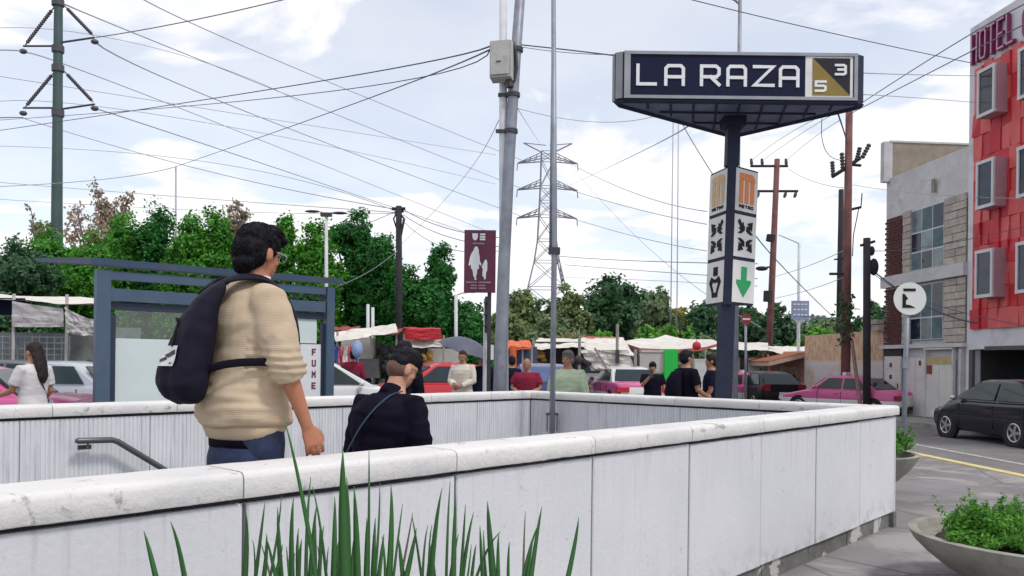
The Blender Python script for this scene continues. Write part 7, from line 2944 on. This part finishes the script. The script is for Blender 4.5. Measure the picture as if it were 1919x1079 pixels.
# two-armed street lamp
o, bL, fL = simple_pole('street_lamp', 'street lamp with two short arms, in front of the clipped trees', 612, 398, 32.0, 0.09, 0.06, M_WHPOLE, 'street lamp')
for a, c in (((612, 400), (586, 396)), ((612, 401), (637, 399))):
    q = MB()
    q.tube([fL(*a), fL((a[0] + c[0]) / 2, (a[1] + c[1]) / 2 - 2), fL(*c)], 0.03, 6)
    arm_ = q.build('arm', M_WHPOLE, o)
    q = MB()
    e_ = fL(*c)
    q.ell((e_.x, 0, e_.z), (0.30, 0.12, 0.055), 12, 6)
    q.build('lamp_head', M_DKMET, arm_, True)
q = MB()
q.box(tuple(fL(612, 402)), (0.42, 0.2, 0.14))
q.build('junction_box', M_DKMET, o)
o, bL, fL = simple_pole('street_lamp', 'short pale lamp pole with one bent arm, beside the maroon sign', 855, 552, 30.0, 0.075, 0.06, M_WHPOLE, 'street lamp')
q = MB()
q.tube([fL(855, 553), fL(866, 549), fL(884, 547)], 0.03, 6)
arm_ = q.build('arm', M_WHPOLE, o)
q = MB()
q.ell(fL(885, 547), (0.20, 0.09, 0.04), 10, 6)
q.build('lamp_head', M_WHPOLE, arm_, True)
simple_pole('mast', 'slender grey mast above the dark clipped tree', 330, 312, 44.0, 0.06, 0.045, M_WIRE, 'mast')
for i, (px, py) in enumerate(((690, 570), (699, 576))):
    simple_pole('post', ('pale stub post behind the cream awning, the taller of a pair', 'pale stub post behind the cream awning, the shorter of a pair')[i], px, py, 31, 0.07, 0.06, M_WHPOLE, 'post')
for i, px in enumerate((1256, 1268)):
    simple_pole('mast', ('thin mast behind the tent, first of a twin pair', 'thin mast behind the tent, closer to the pictogram box of a twin pair')[i], px + 0, 228, 78, 0.05, 0.05, M_WIRE, 'mast', px + 6 - i * 2)

# wooden pole with two crossarms
o, bE, fE = simple_pole('wooden_pole', 'red brown wooden pole with two crossarms, beside the pictogram box', 1438, 298, 42.0, 0.19, 0.14, M_RUSTP, px_top=1457)
for (xa, xb, yy) in ((1407, 1477, 311), (1418, 1496, 358)):
    q = MB()
    q.tube([fE(xa, yy), fE(xb, yy)], 0.065, 6)
    arm_ = q.build('crossarm', M_BLACKW, o)
    for xx in ((xa + 2, xa + 22, xb - 3) if yy < 330 else (xa + 5, xb - 22, xb - 3)):
        q = MB()
        if yy < 330:
            q.tube([fE(xx, yy), fE(xx, yy - 6), fE(xx - 1, yy - 14)], [0.05, 0.09, 0.06], 8)
        else:
            q.tube([fE(xx, yy), fE(xx - 2, yy + 7), fE(xx - 4, yy + 12)], [0.05, 0.09, 0.06], 8)
        q.build('insulator', M_INS, arm_)
for a_, c_ in (((1446, 440), (1444, 452)), ((1440, 545), (1439, 565))):
    q = MB()
    q.tube([fE(*a_), fE(*c_)], 0.23, 8)
    q.build('collar', M_BLACKW, o)
q = MB()
q.tube([fE(1443, 500), fE(1430, 502)], 0.05, 6)
q.ell(fE(1428, 503), (0.32, 0.2, 0.12), 10, 6)
q.build('lamp_head', M_BLACKW, o)
# lamp post with blue sign
o, bF, fF = simple_pole('street_lamp', 'thin pale lamp post with a blue road sign on it', 1496, 455, 38.0, 0.09, 0.06, M_WHPOLE, 'street lamp', px_top=1498)
q = MB()
q.tube([fF(1498, 456), fF(1480, 448), fF(1460, 440)], 0.03, 6)
q.build('arm', M_WHPOLE, o)
q = MB()
q.box(tuple(fF(1500, 581, -0.1)), (0.80, 0.05, 0.85))
bs = q.build('road_sign', mat('road_sign_blue', (0.22, 0.28, 0.42), 0.5, var=0.15, scale=2), o)
q = MB()
for i in range(3):
    for k in range(4):
        c_ = fF(1490 + k * 7, 570 + i * 10, -0.13)
        q.box((c_.x, c_.y, c_.z), (0.11, 0.012, 0.06))
struct(q.build('print_line', M_LETTER, bs), 'stuff')
o, bK, fK = simple_pole('street_lamp', 'slim lamp pole rising out of the picture above the station sign', 1378, -60, 21.0, 0.07, 0.045, M_GALV, 'street lamp', px_top=1388)
q = MB()
q.tube([fK(1387, 8), fK(1378, 0), fK(1362, -8), fK(1330, -22)], 0.03, 6)
q.build('arm', M_GALV, o)
# no entry sign
o, bI, fI = simple_pole('no_entry_sign', 'round red no entry sign with a white bar, beside the sign post', 1398, 590, 31.0, 0.05, 0.05, M_GALV, 'sign')
q = MB()
c_ = fI(1398, 598)
q.tube([(c_.x, -0.06, c_.z), (c_.x, -0.08, c_.z)], 0.20, 24)
ds = q.build('sign_disc', mat('no_entry_red', (0.30, 0.03, 0.045), 0.5), o)
q = MB()
q.box((c_.x, -0.088, c_.z), (0.28, 0.012, 0.07))
q.build('bar', M_WHITEP, ds)

# rusty pole with insulator arms, second pole behind it, short black post, strut
o, bG, fG = simple_pole('wooden_pole', 'rusty red pole with forked insulator arms, in front of the cream wall', 1584, 205, 29.0, 0.17, 0.12, M_RUSTP, px_top=1592)
q = MB()
q.tube([fG(1560, 331), fG(1590, 312), fG(1612, 296)], 0.075, 6)
q.tube([fG(1592, 308), fG(1614, 310)], 0.05, 6)
arm_ = q.build('crossarm', M_BLACKW, o)
for a, c in (((1562, 328), (1560, 302)), ((1580, 316), (1578, 286)), ((1606, 300), (1612, 276)), ((1616, 296), (1630, 270))):
    q = MB()
    a_, c_ = fG(*a), fG(*c)
    q.tube([a_.lerp(c_, u / 10) for u in range(11)], [0.09 if u % 2 else 0.055 for u in range(11)], 8)
    q.build('insulator', M_INS, arm_)
q = MB()
q.tube([fG(1588, 394), fG(1614, 388)], 0.05, 6)
q.tube([fG(1614, 388), fG(1616, 362)], 0.02, 5)
q.tube([fG(1610, 390), fG(1600, 440), fG(1598, 480)], 0.018, 5)
q.tube([fG(1555, 513), fG(1590, 513)], 0.05, 6)
q.tube([fG(1564, 486), fG(1586, 484)], 0.03, 6)
q.build('lower_arm', M_BLACKW, o)
q = MB()
cpn = [fG(1586 - 2 * i / 10, 560 + 13 * i, -0.02) for i in range(11)]
rgc = np.random.default_rng(5)
cc_ = np.array([tuple(c_) for c_ in cpn])[rgc.integers(0, 7, 420)] + rgc.normal(0, 0.13, (420, 3))
quads_obj('climbing_plant', leaf_quads(cc_, rgc.normal(0, 1, (420, 3)), 0.09, rgc), LF_DEEP, o)['kind'] = 'stuff'
simple_pole('wooden_pole', 'darker slim pole close beside the rusty pole', 1572, 355, 33.0, 0.16, 0.10, M_BLACKW, px_top=1577)
o, bH, fH = simple_pole('wooden_pole', 'short thick black post next to the white house', 1625, 446, 27.0, 0.125, 0.115, M_BLACKW)
q = MB()
q.tube([fH(1613, 460), fH(1640, 452)], 0.05, 6)
q.ell(fH(1638, 500), (0.16, 0.12, 0.28), 10, 8)
q.ell(fH(1634, 470), (0.10, 0.10, 0.16), 10, 8)
q.build('fitting', M_BLACKW, o)
b = on_ray(1612, 22.0)
o = thing('pole_strut', 'thin dark strut leaning against the rusty pole', 'strut', b)
q = MB()
q.tube([P(1613, 762, 22.0) - b, P(1597, 640, 28.0) - b], 0.055, 8)
q.build('shaft', M_RUSTP, o)

# ------------------------------------------------------------------ overhead wires
def wire(label, pts, w=1.4, m=None, group='overhead wires'):
    """pts: (px, py, depth) of start, middle and end; a hanging curve through them"""
    A_, B_, C_ = (P(*p) for p in pts)
    out = []
    n = 18
    for i in range(n + 1):
        u = i / n
        out.append(A_ * ((1 - u) * (1 - 2 * u)) + B_ * (4 * u * (1 - u)) + C_ * (u * (2 * u - 1)))
    rad = [max(0.003, w * 0.5 * p.y / F) for p in out]
    r_ = min(max(sorted(rad)[len(rad) // 2], 0.004), 0.06)
    q = MB()
    o_ = out[0]
    q.tube([p - o_ for p in out], r_, 5)
    o = q.build('overhead_wire', m or M_WIRE, None, True)
    o.location = o_
    tag(o, label, 'wire', group)
    return o


D = M_WIRED
wire('uppermost dark wire from the meter box sagging away past the tall steel pole', [(920, 86, 12.5), (520, 165, 22), (-20, 247, 34)], 1.9, D)
wire('dark wire from the meter box, just below the uppermost one', [(920, 90, 12.5), (560, 178, 22), (-20, 226, 34)], 1.5, D)
wire('dark wire from the meter box dropping steepest to the slender mast', [(920, 92, 12.5), (620, 210, 26), (330, 312, 44)], 1.6, D)
wire('wire carrying on from the slender mast past the tall steel pole', [(330, 312, 44), (200, 335, 44), (-20, 350, 42)], 1.3)
wire('thick dark cable from the grey leaning pole to the station sign', [(978, 84, 12.6), (1070, 94, 12.0), (1168, 106, 10.6)], 2.6, D)
wire('thin second cable between the grey leaning pole and the station sign', [(978, 88, 12.6), (1070, 99, 12.0), (1168, 102, 10.6)], 1.3, D)
wire('dark wire rising from the upper arm of the tall pole and leaving overhead', [(180, 70, 46), (350, 40, 42), (560, -8, 38)], 1.9, D)
# high voltage lines running from the tall steel pole and beyond to the pylon
wire('power line from the top of the picture to the uppermost pylon arm', [(255, -10, 60), (560, 130, 100), (978, 300, 150)], 1.6)
wire('power line from the peak of the tall pole to the middle pylon arm', [(122, 8, 46), (500, 162, 95), (975, 352, 150)], 1.6)
wire('power line from the upper outer arm of the tall pole to the lowest pylon arm', [(178, 78, 46), (520, 232, 95), (975, 404, 150)], 1.7)
wire('power line from the upper inner arm of the tall pole to the maroon sign', [(48, 98, 46), (420, 235, 90), (930, 440, 150)], 1.4)
wire('power line from the lower outer arm of the tall pole towards the black wooden pole', [(184, 206, 46), (450, 292, 70), (890, 440, 130)], 1.7)
wire('power line from the lower inner arm of the tall pole to the black wooden pole', [(46, 222, 46), (380, 318, 44), (742, 392, 34)], 1.4)
wire('upper line leaving the tall pole out of the picture', [(44, 96, 46), (20, 94, 42), (-20, 94, 36)], 1.8, D)
wire('lower line leaving the tall pole out of the picture', [(44, 220, 46), (20, 220, 42), (-20, 221, 36)], 2.0, D)
wire('faint line crossing behind the tall pole above its lower arms', [(-20, 54, 60), (300, 92, 60), (560, 190, 90)], 1.1)
wire('faint line crossing behind the tall pole at its lower arms', [(-20, 140, 60), (300, 190, 62), (930, 290, 90)], 1.1)
wire('faint line sloping below the lower arms of the tall pole', [(-20, 193, 50), (400, 232, 60), (930, 345, 90)], 1.1)
wire('faint line below the slender mast top, ending at the black wooden pole', [(-20, 273, 50), (380, 302, 45), (742, 395, 34)], 1.0)
wire('low faint line just above the clipped trees', [(-20, 340, 50), (330, 368, 50), (742, 398, 34)], 1.1)
wire('lowest faint line touching the tops of the clipped trees', [(-20, 372, 50), (400, 395, 50), (742, 400, 34)], 0.9)
wire('wire between the black wooden pole and the two armed lamp', [(742, 396, 33.5), (690, 418, 33), (640, 436, 33)], 1.2, D)
wire('taut stay wire from the black wooden pole down into the trees', [(745, 470, 33), (690, 510, 33), (632, 536, 33)], 1.3)
wire('upper wire from the black wooden pole to the maroon sign side', [(756, 392, 33.5), (830, 425, 30), (935, 445, 27)], 1.4, D)
wire('lower wire from the black wooden pole to the maroon sign side', [(756, 402, 33.5), (830, 440, 30), (935, 462, 27)], 1.3, D)
wire('lowest wire from the black wooden pole, sagging behind the maroon sign', [(754, 412, 33.5), (830, 462, 30), (935, 470, 27)], 1.1, D)
wire('thin wire rising steeply to the white pole', [(748, 462, 33.5), (850, 356, 24), (935, 225, 12.8)], 0.8)
wire('thin line from the top of the picture down to the pylon peak', [(966, 190, 12.7), (985, 226, 70), (1012, 268, 150)], 1.0)
# pylon to the right
wire('pylon line from the top outer arm past the twin masts', [(1058, 300, 150), (1180, 358, 120), (1325, 396, 90)], 1.3)
wire('pylon line from the middle outer arm past the twin masts', [(1058, 352, 150), (1180, 388, 120), (1325, 420, 90)], 1.3)
wire('pylon line from the lowest outer arm past the twin masts', [(1058, 404, 150), (1180, 440, 120), (1325, 470, 90)], 1.2)
wire('steep faint line from the pylon peak down to the market', [(1062, 300, 150), (1200, 450, 100), (1425, 612, 60)], 0.9)
wire('low dark line behind the pictogram box', [(1050, 480, 110), (1180, 488, 90), (1420, 494, 60)], 1.6)
wire('lower of two low lines behind the pictogram box', [(1060, 496, 110), (1190, 506, 90), (1420, 522, 60)], 1.3)
wire('rising line between the pylon and the tent masts', [(1058, 352, 150), (1165, 302, 60), (1290, 226, 12)], 1.1)
wire('faint line just above the trees beyond the market', [(1060, 520, 110), (1190, 524, 90), (1420, 536, 60)], 0.9)
wire('dark cable hanging from the sign underside across the pictogram box', [(1276, 226, 12.5), (1310, 285, 12.0), (1366, 372, 11.5)], 1.7, D)
wire('long diagonal cable from the pictogram box to the cream wall', [(1404, 418, 11.6), (1460, 492, 15), (1560, 592, 22)], 1.9, D)
wire('faint wire below the station sign board', [(960, 200, 12.7), (1110, 228, 12), (1240, 214, 11)], 1.2)
# right-hand wires
wire('wire from the top of the picture across to the hotel wall', [(1268, -8, 18), (1560, 62, 20), (1822, 118, 23.5)], 1.7, D)
wire('first of two dark wires climbing over the hotel lettering', [(1592, 208, 29), (1770, 94, 22), (1935, 0, 16)], 2.0, D)
wire('second of two dark wires climbing over the hotel lettering', [(1592, 214, 29), (1770, 122, 22), (1935, 38, 16)], 2.0, D)
wire('level wire from the station sign to the first hotel window', [(1606, 136, 11.2), (1730, 140, 18), (1840, 142, 24)], 1.5)
wire('level faint wire under the station sign to the hotel corner', [(1606, 176, 11.2), (1730, 184, 18), (1830, 192, 24)], 1.2)
wire('slack dropper wire looping from the sign to the rusty pole', [(1541, 222, 24), (1548, 282, 26), (1580, 300, 29)], 1.4, D)
wire('dark bundle from the sign underside to the rusty pole', [(1570, 210, 20), (1582, 246, 25), (1588, 268, 29)], 2.6, D)
wire('wire from the crossarm pole to the upper sky on the hotel side', [(1410, 300, 42), (1460, 262, 32), (1545, 215, 22)], 1.0)
wire('second wire from the crossarm pole up towards the sign board', [(1430, 300, 42), (1490, 258, 32), (1560, 215, 22)], 1.0)
wire('third wire from the crossarm pole, nearest the rusty pole', [(1475, 300, 42), (1520, 262, 32), (1575, 225, 24)], 1.0)
wire('wire from the crossarm pole to the rusty pole at mid height', [(1478, 316, 42), (1520, 338, 36), (1582, 352, 29)], 1.0)
wire('low wire between the crossarm pole and the rusty pole', [(1446, 520, 42), (1510, 500, 36), (1580, 470, 29)], 1.2)
wire('lowest wire between the crossarm pole and the rusty pole', [(1446, 560, 42), (1510, 545, 36), (1580, 520, 29)], 1.1)
wire('thick dark service cable swooping from the round parking sign to the red facade', [(1640, 510, 27), (1740, 575, 25), (1835, 605, 23.6)], 3.0, D)
wire('thin cable below the thick one, over the house windows', [(1640, 515, 27), (1740, 566, 25), (1930, 612, 21)], 1.4, D)
wire('wire from the short black post across the house to the second red window', [(1640, 470, 27), (1740, 462, 25), (1920, 425, 21)], 1.3, D)
wire('faint wire over the white top band of the house', [(1592, 345, 29), (1720, 362, 26), (1920, 372, 21)], 0.9)
wire('dark double wire over the cream wall', [(1462, 588, 40), (1540, 595, 34), (1625, 596, 27)], 1.7, D)

# ------------------------------------------------------------------ the other people
C_WHITE = fabric('white_shirt', (0.60, 0.58, 0.585), 0.08)
C_CREAM = fabric('cream_shirt', (0.60, 0.55, 0.48), 0.08)
C_MINT = fabric('mint_shirt', (0.44, 0.52, 0.37), 0.12)
C_MAROON = fabric('maroon_shirt', (0.22, 0.025, 0.05), 0.15)
C_GREYT = fabric('grey_lilac_cloth', (0.26, 0.26, 0.32), 0.12)
C_PALEP = fabric('pale_trousers', (0.50, 0.46, 0.40), 0.1)


def passer(label, px, Y, z, yaw, **k):
    return person(label, on_ray(px, Y, z), yaw, **k)


w_, wf_, wh_, wk_ = passer('woman with long dark hair in a white top, walking past the pink taxi', 60, 9.7, 0.0, 72, H=1.66, girth=0.98, skin=SKIN_B, hair='long', hair_m=HAIR_DARK, shirt=C_WHITE, sleeve='short', hem=0.92,
                           pants=M_BLACKC, arms={1: (V(.225, -.03, 1.15), V(.20, .13, .97)), -1: (V(-.21, .10, 1.16), V(-.18, .32, 1.10))})
hb_ = thing('handbag', 'grey lilac bag carried at the hip of the woman with long hair', 'bag', on_ray(60, 9.7, 0), math.radians(72))
q = MB()
q.loft([[wf_((0.215 + a * math.cos(t_), 0.03 + b * math.sin(t_), z)) for t_ in [2 * math.pi * j / 14 for j in range(14)]] for z, a, b in ((.84, .05, .13), (.87, .06, .15), (1.0, .055, .13), (1.04, .03, .10))])
q.build('bag_body', C_GREYT, hb_, True)
strap([(0.21, 0.06, 1.02), (0.17, 0.13, 1.2), (0.05, 0.13, 1.38), (-0.10, 0.03, 1.475), (-0.12, -0.06, 1.44), (0.0, -0.14, 1.25), (0.19, -0.05, 1.03)], 0.03, 0.008, hb_, M_DKMET, wf=wf_)
passer('man in a white shirt and pale trousers under the dark umbrella', 866, 15.8, None, 160, H=1.70, girth=1.12, skin=SKIN_B, hair='receding', hair_m=HAIR_DARK, shirt=C_CREAM, sleeve='long', hem=0.84, pants=C_PALEP,
       arms={1: (V(.24, .03, 1.16), V(.06, .27, 1.08)), -1: (V(-.24, .03, 1.16), V(-.07, .25, 1.06))}, head_pitch=14)
passer('person in dark clothes standing under the umbrella beside the man in white', 902, 16.9, None, 190, H=1.66, girth=1.08, skin=SKIN_B, hair='short', shirt=M_NAVYC, sleeve='long', pants=M_BLACKC)
passer('older man in a pale green shirt with tousled grey hair, facing the stairwell', 1062, 11.6, 0.0, 148, H=1.66, girth=1.28, skin=SKIN_B, hair='short', hair_m=HAIR_GREY, shirt=C_MINT, sleeve='elbow', loose=0.03, hem=0.84, pants=M_JEANS,
       arms={1: (V(.28, -.02, 1.16), V(.24, .10, .98)), -1: (V(-.28, -.02, 1.15), V(-.24, .13, .97))}, fold=0.008)
passer('bald man in a maroon shirt by the dark blue car', 986, 14.6, None, 170, H=1.56, girth=1.2, skin=SKIN_B, hair=None, shirt=C_MAROON, sleeve='short', loose=0.03, pants=M_NAVYC,
       arms={1: (V(.28, .03, 1.17), V(.12, .27, 1.10)), -1: (V(-.27, .03, 1.17), V(-.08, .26, 1.08))}, head_pitch=14)
passer('person in black raising a phone to the face, before the green kiosk', 1222, 16.5, None, 176, H=1.53, girth=1.15, skin=SKIN_B, hair='short', shirt=M_BLACKC, sleeve='short', pants=M_BLACKC,
       arms={1: (V(.24, .14, 1.22), V(.05, .26, 1.46)), -1: (V(-.26, .04, 1.17), V(-.33, .20, 1.05))}, head_pitch=10)
ph = thing('mobile_phone', 'small dark phone held up to the face of the person in black', 'phone', P(1221, 700, 16.2))
q = MB()
q.box((0, 0, 0), (0.075, 0.012, 0.15))
q.build('case', M_DKMET, ph)
b_ = on_ray(1285, 12.4, 0.0)
n_, nf_, nh_, nk_ = passer('man in black with a lanyard and a black backpack, turned towards the sign post', 1285, 12.4, 0.0, -68, H=1.70, girth=1.15, skin=SKIN_B, hair='short', shirt=M_BLACKC, sleeve='short', loose=0.025, pants=M_BLACKC,
                           arms={1: (V(.25, .04, 1.15), V(.14, .28, 1.05)), -1: (V(-.25, .04, 1.15), V(-.10, .30, 1.04))})
k2 = thing('backpack', 'black backpack on the man with the lanyard', 'backpack', b_, math.radians(-68))
q = MB()
q.loft([[nf_((a * math.cos(t_), y_ + b * math.sin(t_), z)) for t_ in [2 * math.pi * j / 16 for j in range(16)]] for z, y_, a, b in ((.92, -.20, .08, .05), (.95, -.22, .14, .09), (1.1, -.24, .16, .12), (1.3, -.22, .15, .10), (1.42, -.18, .11, .06), (1.45, -.15, .05, .03))])
q.build('pack_body', M_BLACKC, k2, True)
for s in (-1, 1):
    strap([(s * .09, -.15, 1.42), (s * .115, -.06, 1.475), (s * .12, .04, 1.45), (s * .13, .135, 1.33), (s * .17, .12, 1.16), (s * .16, -.12, 1.02)], 0.05, 0.012, k2, M_BLACKC, wf=nf_)
ly = thing('lanyard', 'pale lanyard hanging on the chest of the man in black', 'lanyard', b_, math.radians(-68))
strap([(-.05, .0, 1.505), (-.055, .09, 1.44), (-.03, .15, 1.30), (0, .165, 1.14), (.03, .15, 1.30), (.055, .09, 1.44), (.05, .0, 1.505)], 0.022, 0.006, ly, C_CREAM, wf=nf_)
passer('man in dark clothes half hidden behind the sign post, facing the man with the lanyard', 1332, 13.0, 0.0, 78, H=1.66, girth=1.05, skin=SKIN_B, hair='short', hair_m=HAIR_DARK, shirt=M_NAVYC, sleeve='short', pants=M_NAVYC,
       arms={1: (V(.235, -.02, 1.15), V(.235, .10, .93)), -1: (V(-.23, .02, 1.15), V(-.22, .16, .95))})
passer('person with a bushy black hairdo in black, standing behind the dark shirted man', 757, 11.9, 0.0, -30, H=1.74, girth=1.2, skin=SKIN_B, hair='bushy', shirt=M_BLACKC, sleeve='long', loose=0.04, pants=M_BLACKC)
passer('man with a maroon shirt and dark trousers carrying a blue sack, near the clothes rack', 660, 20.0, None, 20, H=1.72, girth=1.1, skin=SKIN_B, hair='short', shirt=C_MAROON, sleeve='long', pants=M_BLACKC)
bsk = thing('sack', 'light blue sack on the shoulder of the man in maroon near the clothes rack', 'sack', P(670, 654, 19.75))
q = MB()
q.ell((0, 0, 0), (0.13, 0.16, 0.21), 14, 10)
q.build('sack_body', mat('sack_blue', (0.22, 0.30, 0.50), 0.8, var=0.2), bsk, True)
passer('person in a red top at the rack of clothes', 645, 22.6, None, 140, H=1.60, girth=1.0, skin=SKIN_B, hair='short', shirt=fabric('red_top', (0.42, 0.05, 0.08), 0.1), sleeve='short', pants=M_JEANS)
passer('person in dark clothes by the orange stall, beside the grey leaning pole', 957, 17.5, None, 30, H=1.62, girth=1.05, skin=SKIN_B, hair='short', shirt=M_NAVYC, sleeve='long', pants=M_NAVYC)

print('objects', len(bpy.data.objects))
